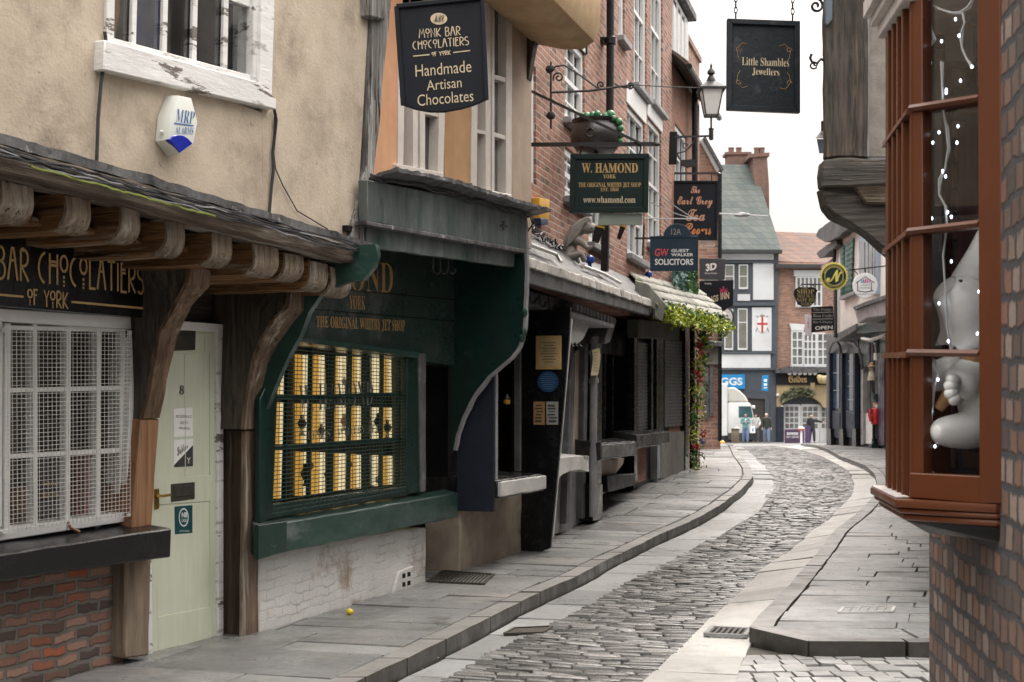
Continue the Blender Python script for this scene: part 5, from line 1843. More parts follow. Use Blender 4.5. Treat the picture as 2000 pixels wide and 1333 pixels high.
def house_window(t, fr, h, d, nx, nz, mat, glass, sill=True, mid=True, name='window', lintel=None):
    u0, u1, z0, z1 = h
    mb = MB()
    w = .055
    mb.box(u0, u0 + w * 1.5, d - .10, d - .03, z0, z1)
    mb.box(u1 - w * 1.5, u1, d - .10, d - .03, z0, z1)
    mb.box(u0 + w * 1.5, u1 - w * 1.5, d - .10, d - .032, z1 - w * 1.6, z1)
    mb.box(u0 + w * 1.5, u1 - w * 1.5, d - .10, d - .032, z0, z0 + w * 1.6)
    o = t.part(name, mb, mat, bev=.004)
    mb = MB()
    zm = (z0 + z1) / 2
    if mid:
        mb.box(u0 + w, u1 - w, d - .11, d - .05, zm - .03, zm + .03)
    for i in range(1, nx):
        u = u0 + (u1 - u0) * i / nx
        mb.box(u - .014, u + .014, d - .11, d - .06, z0 + w, z1 - w)
    for i in range(1, nz):
        z = z0 + (z1 - z0) * i / nz
        if not mid or abs(z - zm) > .06:
            mb.box(u0 + w, u1 - w, d - .11, d - .062, z - .014, z + .014)
    t.part('glazing_bar', mb, mat, parent=o)
    t.part('pane', MB().box(u0, u1, d - .115, d - .105, z0, z1), glass, parent=o)
    if sill:
        t.part('sill', MB().box(u0 - .07, u1 + .07, d - .02, d + .10, z0 - .09, z0 - .003), M['grey_pale'], parent=o, bev=.01)
    if lintel:
        t.part('lintel', MB().box(u0 - .12, u1 + .12, d - .02, d + .006, z1 + .003, z1 + lintel), M['white_paint'], parent=o, bev=.005)
    return o


def px_hole(fr, x0, x1, yt, yb, d=0.0):
    xm = (x0 + x1) / 2
    return (fr.L(x0, (yt + yb) / 2, d)[0], fr.L(x1, (yt + yb) / 2, d)[0], fr.L(xm, yb, d)[1], fr.L(xm, yt, d)[1])


def build_C_upper():
    t = T('brick_house', 'tall red brick townhouse with white sash windows above the old grey shop fronts', 'house', FC, (0, 0, .2))
    uL, uR = -1.2, FC.L(1312, 300, 0)[0]
    hs = [px_hole(FC, 1016, 1047, 118, 352), px_hole(FC, 1103, 1142, 82, 246), px_hole(FC, 1103, 1142, 300, 396), px_hole(FC, 1208, 1220, -210, 78), px_hole(FC, 1238, 1263, -120, 177), px_hole(FC, 1271, 1294, -90, 210),
          px_hole(FC, 1150, 1177, 300, 480), px_hole(FC, 1225, 1259, 222, 505), px_hole(FC, 1265, 1291, 243, 482)]
    mb = MB()
    wall_holes(mb, uL, uR, 3.02, 12.0, hs, -.3, 0)
    mb.box(uL, uR, -4, -3.9, 0, 12)
    mb.box(uL, uL + .1, -3.9, -.31, 3.02, 12)
    mb.box(uR - .1, uR, -3.9, -.31, 0, 12)
    mb.box(uL, uR, -3.9, -.31, 11.9, 12)
    w = t.part('wall', mb, M['brick_red'])
    for i, h in enumerate(hs):
        house_window(t, FC, h, 0, 3 if i in (1, 2, 4, 5, 7, 8) else 2, 4, M['white_paint'], M['glass_pale'], sill=(i not in (0,)))
    # arched head of the first window
    u0, u1, z0, z1 = hs[1]
    cu, r = (u0 + u1) / 2, (u1 - u0) / 2
    arch = [(cu + r * math.cos(R(a)), z1 + .0 + r * .85 * math.sin(R(a))) for a in range(0, 181, 15)]
    t.part('arched_head', MB().prism(arch, -.02, .012), M['white_paint'], bev=.004)
    arch2 = [(cu + r * k * math.cos(R(a)), z1 + r * .85 * k * math.sin(R(a))) for k, rng_ in ((1.12, range(0, 181, 15)), (1.0, range(180, -1, -15))) for a in rng_]
    t.part('arch_trim', MB().prism(arch2, -.01, .03), M['black_matt'])
    # stone band and dark lintels
    mb = MB()
    for h in (hs[3], hs[4], hs[5]):
        pass
    u0, z0 = FC.L(1232, 214, 0)
    for h in (hs[7], hs[8]):
        mb.box(h[0] - .1, h[1] + .1, -.02, .015, h[3] + .003, h[3] + .34)
    t.part('stucco_head', mb, M['white_paint'], bev=.005)
    # downpipe
    mb = MB().tube([FC.p(1192, -140, .12), FC.p(1192, 80, .12), FC.p(1191, 232, .12), FC.p(1191, 430, .12)], .055, 10)
    for y in (80, -60):
        c = FC.p(1192, y, .12)
        mb.lathe((c[0], c[1], c[2] - .06), [(.056, 0), (.085, .01), (.085, .1), (.056, .12)], 10)
        mb.box(c[0] - .12, c[0] + .12, .0, .06, c[2] - .03, c[2] + .03)
    solo('drainpipe', 'black cast iron drainpipe on the red brick wall behind the cauldron', 'drainpipe', FC, FC.p(1191, 430, .12), mb, M['black_gloss'])
    # second house
    t = T('brick_house', 'red brown brick house with a slate hung dormer and tiled eaves behind the street lamp', 'house', FC, (uR, 0, .3))
    u2 = FC.L(1366, 300, -.05)[0]
    zE = FC.L(1335, 150, 0)[1]
    h2 = [px_hole(FC, 1318, 1341, 255, 480, -.05)]
    mb = MB()
    wall_holes(mb, uR + .003, u2, .2, zE, h2, -.35, -.05)
    mb.box(u2 - .2, u2, -5, -.36, .2, zE)
    t.part('wall', mb, M['brick_red2'])
    house_window(t, FC, h2[0], -.05, 3, 4, M['white_paint'], M['glass_pale'])
    mb = MB()
    for i in range(9):
        f0, f1 = i / 9, (i + 1) / 9
        rd, rz = 3.2, 2.6
        mb.ext([(uR + .05, .30 - rd * f0 - .03 * (i > 0), zE - .15 + rz * f0), (u2 + .25, .30 - rd * f0, zE - .15 + rz * f0), (u2 + .25, .30 - rd * f1, zE - .15 + rz * f1 + .02), (uR + .05, .30 - rd * f1, zE - .15 + rz * f1 + .02)],
               [(uR + .05, .30 - rd * f0, zE - .08 + rz * f0 + .02), (u2 + .25, .30 - rd * f0, zE - .08 + rz * f0 + .02), (u2 + .25, .30 - rd * f1, zE - .08 + rz * f1), (uR + .05, .30 - rd * f1, zE - .08 + rz * f1)])
    rf = t.part('roof', mb, mk('old_roof_tile', (.14, .105, .085), (.085, .07, .06), sc=5, rough=.8, bump=.8, bs=10, spots=((.2, .17, .12), 4, .6, .1)), rough=(.25, .02, 2))
    mb = MB()
    mb.tube([(uR - .1, .33, zE - .2), (u2 + .3, .33, zE - .22)], .06, 8)
    t.part('gutter', mb, M['black_gloss'], parent=rf)
    # dormer
    a, b = FC.L(1312, 60, -.2)[0], FC.L(1344, 70, -.2)[0]
    z0, z1 = zE - .05, FC.L(1330, 12, -.2)[1]
    mb = MB().box(a, b, -2.4, -.25, z0, z1)
    dm = t.part('dormer', mb, mk('slate_blue_hanging', (.17, .23, .31), (.11, .15, .21), sc=6, rough=.6, bump=.5, bs=14))
    mb = MB().box(a - .15, b + .2, -2.5, -.05, z1 + .003, z1 + .14)
    mb.hexa([(a - .1, -2.4, z1 + .14), (b + .15, -2.4, z1 + .14), (b + .15, -.1, z1 + .14), (a - .1, -.1, z1 + .14), (a - .1, -2.4, z1 + .7), (b + .15, -2.4, z1 + .7), (b + .15, -1.3, z1 + .7), (a - .1, -1.3, z1 + .7)])
    t.part('dormer_roof', mb, M['lead'], parent=dm)
    mb = MB().box(a + .08, b - .03, -.25, -.19, z0 + .45, z1 - .05)
    for i in range(1, 4):
        u = a + .08 + (b - a - .11) * i / 4
        mb.box(u - .02, u + .02, -.19, -.17, z0 + .5, z1 - .1)
    t.part('dormer_window', mb, M['white_paint'], parent=dm, bev=.004)
    mb = MB()
    for i in range(4):
        u = a + .12 + (b - a - .11) * i / 4
        mb.box(u, u + (b - a) * .17, -.19, -.185, z0 + .55, z1 - .15)
    t.part('dormer_pane', mb, M['glass_pale'], parent=dm)
    zc0 = FC.L(1352, 150, -1.6)[1]
    zc1 = FC.L(1352, 98, -1.6)[1]
    ca, cb = FC.L(1338, 120, -1.6)[0], FC.L(1366, 120, -1.6)[0]
    mb = MB().box(ca, cb, -2.2, -1.6, zc0 - 1.6, zc1).box(ca - .06, cb + .06, -2.26, -1.54, zc1 + .003, zc1 + .16)
    t.part('chimney', mb, M['brick_far'])
    mb = MB().tube([FC.p(1357, 170, .1), FC.p(1357, 300, .1), FC.p(1357, 500, .1)], .06, 8)
    solo('drainpipe', 'black drainpipe at the end of the house behind the tea rooms sign', 'drainpipe', FC, FC.p(1357, 500, .1), mb, M['black_gloss'])


def build_C_shops():
    t = T('grey_shop', 'grey and black shop front under a pent roof with a slanting black side panel', 'shop', FC, (0, 0, 0))
    # ---- part nearest the green shop: slate blue counter side, worn counter, painted brick pier
    uS = FB.L(893, 1000, 0)[0]
    dS = FB.S(966, 1000, uS)[0]
    cvt = lambda p: FC.inv(FB.W(*p))

    def toC(mb):
        mb.v = [cvt(p) for p in mb.v]
        return mb
    mb = MB().pp(FB, [(899, 1130), (1018, 1092), (1018, 960), (899, 975)], -.35, .02)
    t.part('pier', toC(mb), M['plinth_tan'], rough=(.1, .012, 4), bev=.015)
    z0, z1 = FB.S(930, 999, uS)[1], FB.S(930, 640, uS)[1]
    mb = MB().box(uS - .02, uS + .02, .0, dS, z0, z1)
    t.part('counter_side', toC(mb), M['slate_blue'], bev=.004)
    ue = FB.L(1058, 940, dS + .02)[0]
    zc = FB.L(1010, 934, dS + .05)[1]
    mb = MB().hexa([(uS + .0, -.1, zc - .13), (ue, -.1, zc - .13), (ue, dS + .05, zc - .17), (uS, dS + .05, zc - .17), (uS, -.1, zc + .03), (ue, -.1, zc + .03), (ue, dS + .02, zc), (uS, dS + .02, zc)])
    ct = t.part('counter', toC(mb), M['bench_top'], bev=.008, rough=(.12, .006, 4))
    mb = MB().box(uS - .015, ue + .005, dS + .03, dS + .07, zc - .155, zc - .012)
    t.part('counter_edge', toC(mb), M['bench_edge'], parent=ct, bev=.008, rough=(.1, .008, 5))
    mb = MB().box(uS + .02, uS + .075, dS - .06, dS + .01, zc + .002, z1)
    t.part('counter_post', toC(mb), M['grey_pale'], bev=.006, rough=(.15, .005, 4))
    uM = FB.L(1014, 800, .1)[0]
    mb = MB().box(uM - .03, uM + .02, .05, .12, zc + .02, z1 + .4)
    t.part('counter_post', toC(mb), M['grey_paint'], bev=.006)
    mb = MB().box(uS, ue + .6, -.5, -.4, 0, 3.4)
    mb.box(uS + .02, uS + .06, -.4, -.1, .9, 3)
    t.part('recess', toC(mb), M['black_matt'])
    c = FB.p(990, 783, .05)
    k = T('lantern', 'small amber lantern hung in the dark opening above the worn counter', 'lantern', FC, cvt(c))
    cc = cvt(c)
    mb = MB().lathe((cc[0], cc[1], cc[2] - .05), [(.02, 0), (.035, .01), (.035, .07), (.02, .1), (.006, .12)], 8)
    k.part('body', mb, M['bronze'])
    mb = MB().lathe((cc[0], cc[1], cc[2] - .042), [(.036, .01), (.037, .02), (.037, .04), (.036, .05)], 8)
    k.part('lamp_glass', mb, M['yellow_box'])
    # ---- slanting black side panel
    uP = FC.L(1016, 1078, 0)[0]
    prof = [FC.S(x, y, uP) for x, y in ((1012, 1080), (1075, 1057), (1092, 890), (1112, 640), (1114, 600), (1000, 600))]
    prof[0] = (-.1, prof[0][1] - .1)
    prof[1] = (prof[1][0], prof[1][1] - .08)
    prof[-1] = (-.1, prof[-1][1])
    mb = MB().sprism(prof, uP, uP + .07)
    sp_ = t.part('side_panel', mb, M['black_gloss'], bev=.006)
    a, b = FC.S(1076, 1050, uP), FC.S(1113, 622, uP)
    mb = MB().bar((uP + .085, a[0] - .005, a[1]), (uP + .085, b[0] - .005, b[1]), .022, .03)
    t.part('edge_strip', mb, M['white_paint'], parent=sp_)
    # notices fixed to the panel
    def panel_q(x0, y0, x1, y1, off):
        o = []
        for x, y in ((x0, y0), (x1, y0), (x1, y1), (x0, y1)):
            dd, z = FC.S(x, y, uP - off)
            o.append((uP - off, dd, z))
        return o

    def plate(q, off):
        return MB().ext([(uP + .0, p[1], p[2]) for p in q], [(uP - off, p[1], p[2]) for p in q])
    n = T('certificate', 'gilt framed parchment certificate on the slanting black panel', 'certificate', FC, panel_q(1078, 690, 1079, 691, .02)[0])
    n.part('frame', plate(panel_q(1046, 656, 1096, 722, .025), .025), M['gold'], bev=.005)
    n.part('parchment', plate(panel_q(1052, 662, 1091, 716, .028), .028), mk('parchment', (.55, .42, .22), (.46, .34, .17), sc=9, rough=.8, bump=0))
    mb = MB()
    for i, w in enumerate((26, 20, 28, 24, 30, 22, 28, 18)):
        q = panel_q(1072 - w / 2, 669 + i * 5.4, 1072 + w / 2, 670.6 + i * 5.4, .03)
        mb.ext([(p[0] + .002, p[1], p[2]) for p in q], q)
    n.part('writing', mb, mk('brown_writing', (.16, .1, .06), rough=.8, bump=0))
    cq = panel_q(1070, 745, 1071, 746, .02)[0]
    n = T('blue_plaque', 'round blue historical plaque on the slanting black panel', 'plaque', FC, cq)
    pts = []
    for i in range(28):
        a = 2 * math.pi * i / 28
        dd, z = FC.S(1070 + 20.5 * math.cos(a), 746 + 20.5 * math.sin(a), uP - .02)
        pts.append((uP - .02, dd, z))
    n.part('disc', MB().ext([(uP, p[1], p[2]) for p in pts], pts), mk('plaque_blue', (.012, .06, .17), (.01, .05, .14), sc=6, rough=.4, bump=.1))
    mb = MB()
    for i, w in enumerate((14, 24, 30, 26, 30, 22, 26, 16)):
        q = panel_q(1070 - w / 2, 731 + i * 4, 1070 + w / 2, 732.4 + i * 4, .022)
        mb.ext([(p[0] + .002, p[1], p[2]) for p in q], q)
    n.part('lettering', mb, mk('faded_plaque_letters', (.10, .2, .32), rough=.5, bump=0))
    for i, (x0, x1, mt, lab) in enumerate(((1042, 1064, 'yellow_box', 'orange printed notice on the black panel below the blue plaque'), (1067, 1090, 'paper', 'grey and white printed notice on the black panel beside the orange one'))):
        n = T('notice', lab, 'notice', FC, panel_q(x0, 805, x1, 806, .01)[0], 'notices on the slanting black panel')
        n.part('sheet', plate(panel_q(x0, 785, x1, 830, .008), .008), mk('notice_orange', (.42, .24, .09), (.36, .2, .08), sc=20, rough=.6, bump=0) if i == 0 else mk('notice_grey', (.4, .385, .36), (.3, .29, .27), sc=20, rough=.6, bump=0))
        mb = MB()
        rr = random.Random(i)
        for k2 in range(6):
            y = 791 + k2 * 6
            q = panel_q(x0 + rr.uniform(2, 6), y, x1 - rr.uniform(2, 7), y + rr.uniform(1.5, 4.5), .0095)
            mb.ext([(p[0] + .002, p[1], p[2]) for p in q], q)
        n.part('print', mb, M['dark_ink'])
    # ---- second bay: pale boarding, curved bench, plinth
    mb = MB().pp(FC, [(1086, 690), (1146, 690), (1146, 1030), (1075, 1045)], -.2, .02)
    t.part('panelling', mb, M['grey_pale'], rough=(.4, .003, 3))
    mb = MB().pp(FC, [(1116, 670), (1121, 670), (1112, 1020), (1106, 1024)], .0, .10)
    mb.pp(FC, [(1143, 650), (1150, 650), (1143, 1012), (1137, 1014)], .0, .10)
    t.part('panel_post', mb, M['grey_paint'], bev=.006)
    mb = MB().pp(FC, [(1124, 685), (1140, 685), (1135, 896), (1118, 896)], .02, .03)
    t.part('panel_inset', mb, mk('beige_inset', (.42, .38, .31), (.36, .32, .26), sc=3, rough=.7), bev=.004)
    path = [(1086, 926, 897), (1100, 912, 895), (1115, 906, 893), (1132, 903, 892), (1150, 908, 891)]
    mb = MB()
    dB = .33
    top = [Vector(FC.p(x, yt, dB)) for x, _, yt in path]
    bot = [Vector(FC.p(x, yb + 14, dB)) for x, yb, _ in path]
    for i in range(len(path) - 1):
        A0, A1, B0, B1 = top[i], top[i + 1], bot[i], bot[i + 1]
        bk = lambda v, z=0: (v[0] - .03, .0, v[2] + z)
        mb.hexa([bk(B0), bk(B1), tuple(B1), tuple(B0), bk(A0, .03), bk(A1, .03), tuple(A1), tuple(A0)])
    t.part('bench', mb, M['bench_edge'], rough=(.1, .006, 5))
    # fascia with hooks, dentil cornice and scrolled corbel
    mb = MB().pp(FC, [(1000, 560), (1119, 590), (1117, 616), (1000, 588)], .1, .32)
    fa = t.part('fascia', mb, M['grey_paint'], bev=.006)
    for x, y in ((1033, 576), (1052, 583), (1071, 589)):
        c = Vector(FC.p(x, y, .33))
        mb = MB().tube([c + Vector((0, .0, .04)), c + Vector((0, .01, -.05)), c + Vector((.03, .03, -.09)), c + Vector((.06, .05, -.07)), c + Vector((.075, .06, -.03))], .012, 6)
        t.part('hook', mb, M['iron'], parent=fa)
    mb = MB().pp(FC, [(1119, 590), (1204, 622), (1199, 640), (1118, 610)], .1, .45)
    cn_ = t.part('cornice', mb, M['grey_paint'], bev=.006)
    mb = MB().pp(FC, [(1116, 609), (1200, 634), (1198, 641), (1116, 617)], .1, .50)
    mb2 = MB()
    for i in range(11):
        f = (i + .5) / 11
        x, y = 1126 + 72 * f, 598 + 27 * f
        mb2.pp(FC, [(x - 1.7, y - 5), (x + 1.7, y - 4), (x + 1.7, y + 9), (x - 1.7, y + 8)], .44, .475)
    t.part('cornice_bed', mb, M['grey_pale'], parent=cn_, bev=.005)
    t.part('dentil', mb2, M['grey_pale'], parent=cn_)
    mb = MB().pp(FC, [(1112, 614), (1156, 629), (1148, 646), (1139, 664), (1130, 672), (1114, 672)], .12, .40)
    cb_ = t.part('corbel', mb, mk('carved_pale', (.56, .56, .55), (.46, .46, .45), sc=8, rough=.6, bump=.8, bs=18), bev=.012)
    mb = MB()
    for i in range(3):
        c = Vector(FC.p(1114 + i * 8, 674, .40))
        mb.tube([c + Vector((0, 0, .03)), c + Vector((0, .02, -.01)), c + Vector((.01, .05, -.02)), c + Vector((.01, .06, .01))], .008, 5)
    t.part('drop', mb, M['iron'], parent=cb_)
    mb = MB().pp(FC, [(1190, 620), (1205, 626), (1192, 668), (1182, 672)], .1, .38)
    t.part('corbel', mb, M['grey_paint'], bev=.01)
    # black pilaster, dark doorway
    mb = MB().pp(FC, [(1160, 640), (1176, 645), (1175, 1012), (1160, 1012)], -.1, .16)
    mb.pp(FC, [(1158, 945), (1177, 945), (1177, 1016), (1158, 1018)], -.1, .20)
    t.part('pilaster', mb, M['black_gloss'], bev=.008)
    mb = MB().pp(FC, [(1128, 620), (1250, 640), (1250, 980), (1128, 1030)], -.7, -.5)
    mb.pp(FC, [(1174, 640), (1250, 650), (1250, 700), (1174, 690)], -.4, -.2)
    t.part('doorway', mb, M['black_matt'])
    for x in (1183, 1198, 1222):
        t.part('door_post', MB().pb(FC, (x, 660), (x - 1, 930), 3, -.3, -.22), M['black_gloss'])
    # third bench: black worn slab on a pale bracket, black plinth
    dB = .36
    p = [FC.p(x, y, dB) for x, y in ((1173, 866), (1242, 862), (1241, 890), (1174, 899))]
    mb = MB().hexa([(p[3][0], 0, p[3][2] - .0), (p[2][0], 0, p[2][2]), p[2], p[3], (p[0][0], 0, p[0][2] + .05), (p[1][0], 0, p[1][2] + .04), p[1], p[0]])
    b3 = t.part('bench', mb, M['bench_top'], bev=.01, rough=(.1, .01, 4))
    mb = MB().pp(FC, [(1176, 869), (1242, 864), (1241, 888), (1177, 896)], dB - .01, dB + .02)
    t.part('bench_edge', mb, mk('flaking_grey_edge', (.16, .155, .15), (.05, .049, .047), sc=5, st=(.5, 1, 1.5), rough=.6, bump=.5, spots=((.04, .04, .04), 5, .58, .04)), parent=b3, bev=.008, rough=(.08, .01, 5))
    mb = MB().pp(FC, [(1176, 898), (1220, 895), (1217, 908), (1200, 930), (1190, 935), (1187, 960), (1176, 968)], -.1, .12)
    t.part('bench_bracket', mb, mk('pale_pink_plaster', (.44, .36, .30), (.36, .29, .24), sc=4, rough=.8), bev=.01)
    mb = MB().pp(FC, [(1186, 930), (1242, 925), (1240, 948), (1188, 962)], -.2, .20)
    t.part('plinth', mb, M['black_matt'], bev=.01, rough=(.12, .006, 4))
    # ---- pent roof
    mb = MB()
    dE = .62
    e0, e1 = Vector(FC.p(1026, 508, dE)), Vector(FC.p(1268, 590, dE))
    r0, r1 = Vector(FC.p(1024, 448, .02)), Vector(FC.p(1238, 548, .02))
    th = Vector((0, 0, .05))
    mb.hexa([tuple(e0 - th), tuple(e1 - th), tuple(r1 - th), tuple(r0 - th), tuple(e0), tuple(e1), tuple(r1), tuple(r0)])
    rf = t.part('pent_roof', mb, M['lead'], rough=(.2, .012, 4))
    mb = MB()
    for i in range(9):
        a, b = e0.lerp(e1, i / 9 + .004), e0.lerp(e1, (i + 1) / 9 - .004)
        mb.hexa([(a[0], a[1] - .10, a[2] - .05), (b[0], b[1] - .10, b[2] - .05), (b[0], b[1] + .04, b[2] - .075), (a[0], a[1] + .04, a[2] - .075), (a[0], a[1] - .12, a[2] + .05), (b[0], b[1] - .12, b[2] + .05), (b[0], b[1] + .035, b[2] + .028), (a[0], a[1] + .035, a[2] + .028)])
    t.part('coping', mb, mk('lichened_coping', (.56, .53, .48), (.42, .40, .37), sc=5, rough=.8, bump=.7, bs=14, spots=((.13, .12, .11), 5, .56, .1), spots2=((.36, .37, .26), 3, .62, .1)), parent=rf, bev=.012, rough=(.1, .01, 6))
    mb = MB()
    mb.hexa([tuple(e0 + Vector((0, -.05, -.21))), tuple(e1 + Vector((0, -.05, -.19))), tuple(e1 + Vector((0, .012, -.19))), tuple(e0 + Vector((0, .012, -.21))), tuple(e0 + Vector((0, -.05, -.06))), tuple(e1 + Vector((0, -.05, -.06))), tuple(e1 + Vector((0, .012, -.06))), tuple(e0 + Vector((0, .012, -.06)))])
    t.part('eaves_board', mb, M['grey_paint'], parent=rf, bev=.005)
    mb = MB()
    for i in range(9):
        a = e0.lerp(e1, (i + .4) / 9) + Vector((0, -.06, -.13))
        b = r0.lerp(r1, (i + .4) / 9) + Vector((0, 0, -.14))
        mb.bar(a, b, .045, .07)
    t.part('rafter', mb, M['grey_paint'], parent=rf)
    mb = MB().hexa([tuple(e0 + Vector((0, -.04, -.09))), tuple(e1 + Vector((0, -.04, -.09))), tuple(r1 - th * 1.6), tuple(r0 - th * 1.6), tuple(e0 + Vector((0, -.04, -.075))), tuple(e1 + Vector((0, -.04, -.075))), tuple(r1 - th * 1.3), tuple(r0 - th * 1.3)])
    t.part('roof_boarding', mb, M['oak_dark'], parent=rf)
    uG = e1[0] + .01
    q = [FC.S(x, y, uG) for x, y in ((1240, 549), (1266, 556), (1299, 594), (1292, 627), (1264, 608), (1240, 585))]
    mb = MB().sprism(q, uG, uG + .06)
    t.part('gable_board', mb, mk('mossy_boards', (.28, .28, .25), (.17, .18, .15), sc=3, st=(1, 3, .6), rough=.8, bump=.4, spots=((.16, .2, .09), 2.5, .55, .15)), parent=rf)
    mb = MB()
    a, b = Vector(FC.p(1036, 478, .5)), Vector(FC.p(1086, 497, .5))
    c, d_ = Vector(FC.p(1096, 512, .58)), Vector(FC.p(1140, 520, .45))
    t.part('lead_roll', mb.tube([a, b, c], .02, 6), M['white_paint'], parent=rf)
    t.part('lead_roll', MB().tube([d_, Vector(FC.p(1180, 535, .45)), Vector(FC.p(1212, 553, .5))], .02, 6), M['white_paint'], parent=rf)
    # drainpipe in front with a torn paper
    mb = MB().tube([FC.p(1158, 1010, .26), FC.p(1160, 700, .26), FC.p(1161, 664, .26), FC.p(1170, 650, .2), FC.p(1172, 630, .15)], .048, 10)
    for y in (690, 745):
        c = FC.p(1160, y, .26)
        mb.lathe((c[0], c[1], c[2] - .03), [(.049, 0), (.062, .006), (.062, .06), (.049, .066)], 10)
    solo('drainpipe', 'grey painted drainpipe standing on the pavement beside the curved pale bench', 'drainpipe', FC, FC.p(1158, 1010, .26), mb, M['grey_pale'])
    mb = MB()
    pp_ = [(1156, 684, 1171, 680), (1158, 697, 1173, 694), (1157, 712, 1172, 710), (1154, 734, 1168, 733)]
    for i in range(3):
        a, b = pp_[i], pp_[i + 1]
        mb.ext([FC.p(a[0], a[1], .325), FC.p(a[2], a[3], .33), FC.p(b[2], b[3], .33), FC.p(b[0], b[1], .325)], [FC.p(a[0], a[1], .33), FC.p(a[2], a[3], .335), FC.p(b[2], b[3], .335), FC.p(b[0], b[1], .33)])
    n = T('notice', 'curled yellowed paper notice taped to the grey drainpipe', 'notice', FC, FC.p(1163, 707, .33))
    n.part('sheet', mb, mk('yellowed_paper', (.58, .50, .28), (.5, .42, .22), sc=12, rough=.8, bump=.2))
    mb = MB()
    for i in range(7):
        y = 688 + i * 6
        mb.pb(FC, (1159, y + 1), (1168 - (i % 3), y), 1.2, .336, .3375)
    n.part('writing', mb, M['grey_ink'])

    # ---- mossy roofed shop with grey shutters
    t = T('mossy_shop', 'black shop front with grey roller shutters under a mossy stone slab roof', 'shop', FC, (FC.L(1243, 900, 0)[0], 0, .3))
    mb = MB().pp(FC, [(1238, 620), (1346, 640), (1346, 930), (1238, 960)], -.5, -.06)
    t.part('wall', mb, M['black_matt'])
    mb = MB().pp(FC, [(1246, 624), (1325, 632), (1325, 664), (1246, 660)], -.05, .12)
    t.part('fascia', mb, mk('algae_fascia', (.10, .085, .07), (.06, .06, .055), sc=3, st=(4, 1, .5), rough=.7, spots=((.07, .12, .075), 1.4, .52, .12)), bev=.006)
    for x0, x1, yt0, yt1, yb0, yb1, lab in ((1245, 1269, 668, 671, 842, 838, 'narrow grey roller shutter'), (1298, 1339, 664, 668, 835, 832, 'wide grey roller shutter')):
        mb = MB().pp(FC, [(x0, yt0), (x1, yt1), (x1, yb1), (x0, yb0)], -.06, -.02)
        sh = t.part('shutter', mb, M['grey_paint'], label=lab)
        mb = MB()
        n_ = 26
        for i in range(n_):
            f = (i + .5) / n_
            ya, yb = yt0 + (yb0 - yt0) * f, yt1 + (yb1 - yt1) * f
            mb.pb(FC, (x0 + 1, ya), (x1 - 1, yb), 3.6, -.025, -.008)
        t.part('slat', mb, mk('shutter_grey', (.185, .185, .18), (.14, .14, .137), sc=6, rough=.5, metal=.2, bump=.1), parent=sh)
    for x, w, y0, y1 in ((1242, 6, 630, 940), (1274, 4, 660, 845), (1285, 5, 660, 845), (1292, 8, 655, 850), (1342, 7, 640, 930)):
        t.part('shop_post', MB().pb(FC, (x, y0), (x, y1), w, -.06, .05), M['black_gloss'], bev=.004)
    mb = MB()
    p = [FC.p(x, y, .3) for x, y in ((1243, 850), (1308, 843), (1308, 866), (1243, 877))]
    mb.hexa([(p[3][0], -.05, p[3][2]), (p[2][0], -.05, p[2][2]), p[2], p[3], (p[0][0], -.05, p[0][2] + .06), (p[1][0], -.05, p[1][2] + .05), p[1], p[0]])
    t.part('sill', mb, M['bench_top'], bev=.01, rough=(.12, .008, 4))
    mb = MB().pp(FC, [(1240, 876), (1262, 874), (1262, 938), (1240, 945)], -.06, .04)
    t.part('brick_pier', mb, M['brick_red2'])
    mb = MB().pp(FC, [(1291, 846), (1343, 842), (1343, 922), (1291, 936)], -.06, .03)
    t.part('stall_riser', mb, mk('grey_cement', (.17, .155, .14), (.13, .12, .11), sc=6, rough=.85, bump=.4), rough=(.15, .005, 4))
    mb = MB().pp(FC, [(1284, 870), (1290, 870), (1290, 934), (1284, 937)], -.06, .06)
    t.part('shop_post', mb, M['grey_pale'])
    # roof of big stone slabs
    e0, e1 = Vector(FC.p(1283, 600, .75)), Vector(FC.p(1424, 622, .75))
    r0, r1 = Vector(FC.p(1228, 533, .0)), Vector(FC.p(1368, 568, .0))
    mats = mk('mossy_stone_slab', (.36, .345, .31), (.24, .235, .21), sc=3, rough=.85, bump=.6, bs=12, isl=.15, spots=((.20, .22, .09), 1.7, .53, .12), spots2=((.11, .105, .1), 4, .62, .1))
    mb = MB()
    rr = random.Random(4)
    for i in range(4):
        a0, a1 = e0.lerp(r0, i / 4), e1.lerp(r1, i / 4)
        b0, b1 = e0.lerp(r0, (i + 1) / 4 + .03), e1.lerp(r1, (i + 1) / 4 + .03)
        f = 0
        while f < .995:
            g = min(1, f + rr.uniform(.2, .34))
            if g > .9:
                g = 1
            h = Vector((0, 0, .05))
            up = Vector((0, 0, .035 + rr.uniform(-.006, .006)))
            A, B, C_, D_ = a0.lerp(a1, f + .004), a0.lerp(a1, g - .004), b0.lerp(b1, g - .004), b0.lerp(b1, f + .004)
            mb.hexa([tuple(A + up - h * .4), tuple(B + up - h * .4), tuple(C_ - h * .6), tuple(D_ - h * .6), tuple(A + up + h * .5), tuple(B + up + h * .5), tuple(C_ + h * .2), tuple(D_ + h * .2)])
            f = g
    t.part('stone_roof', mb, mats, bev=.012, rough=(.2, .012, 4))
    mb = MB().hexa([tuple(e0 + Vector((0, -.05, -.16))), tuple(e1 + Vector((0, -.05, -.16))), tuple(r1 + Vector((0, 0, -.2))), tuple(r0 + Vector((0, 0, -.2))), tuple(e0 + Vector((0, -.05, -.03))), tuple(e1 + Vector((0, -.05, -.03))), tuple(r1 + Vector((0, 0, -.06))), tuple(r0 + Vector((0, 0, -.06)))])
    t.part('roof_boarding', mb, M['oak_dark'])
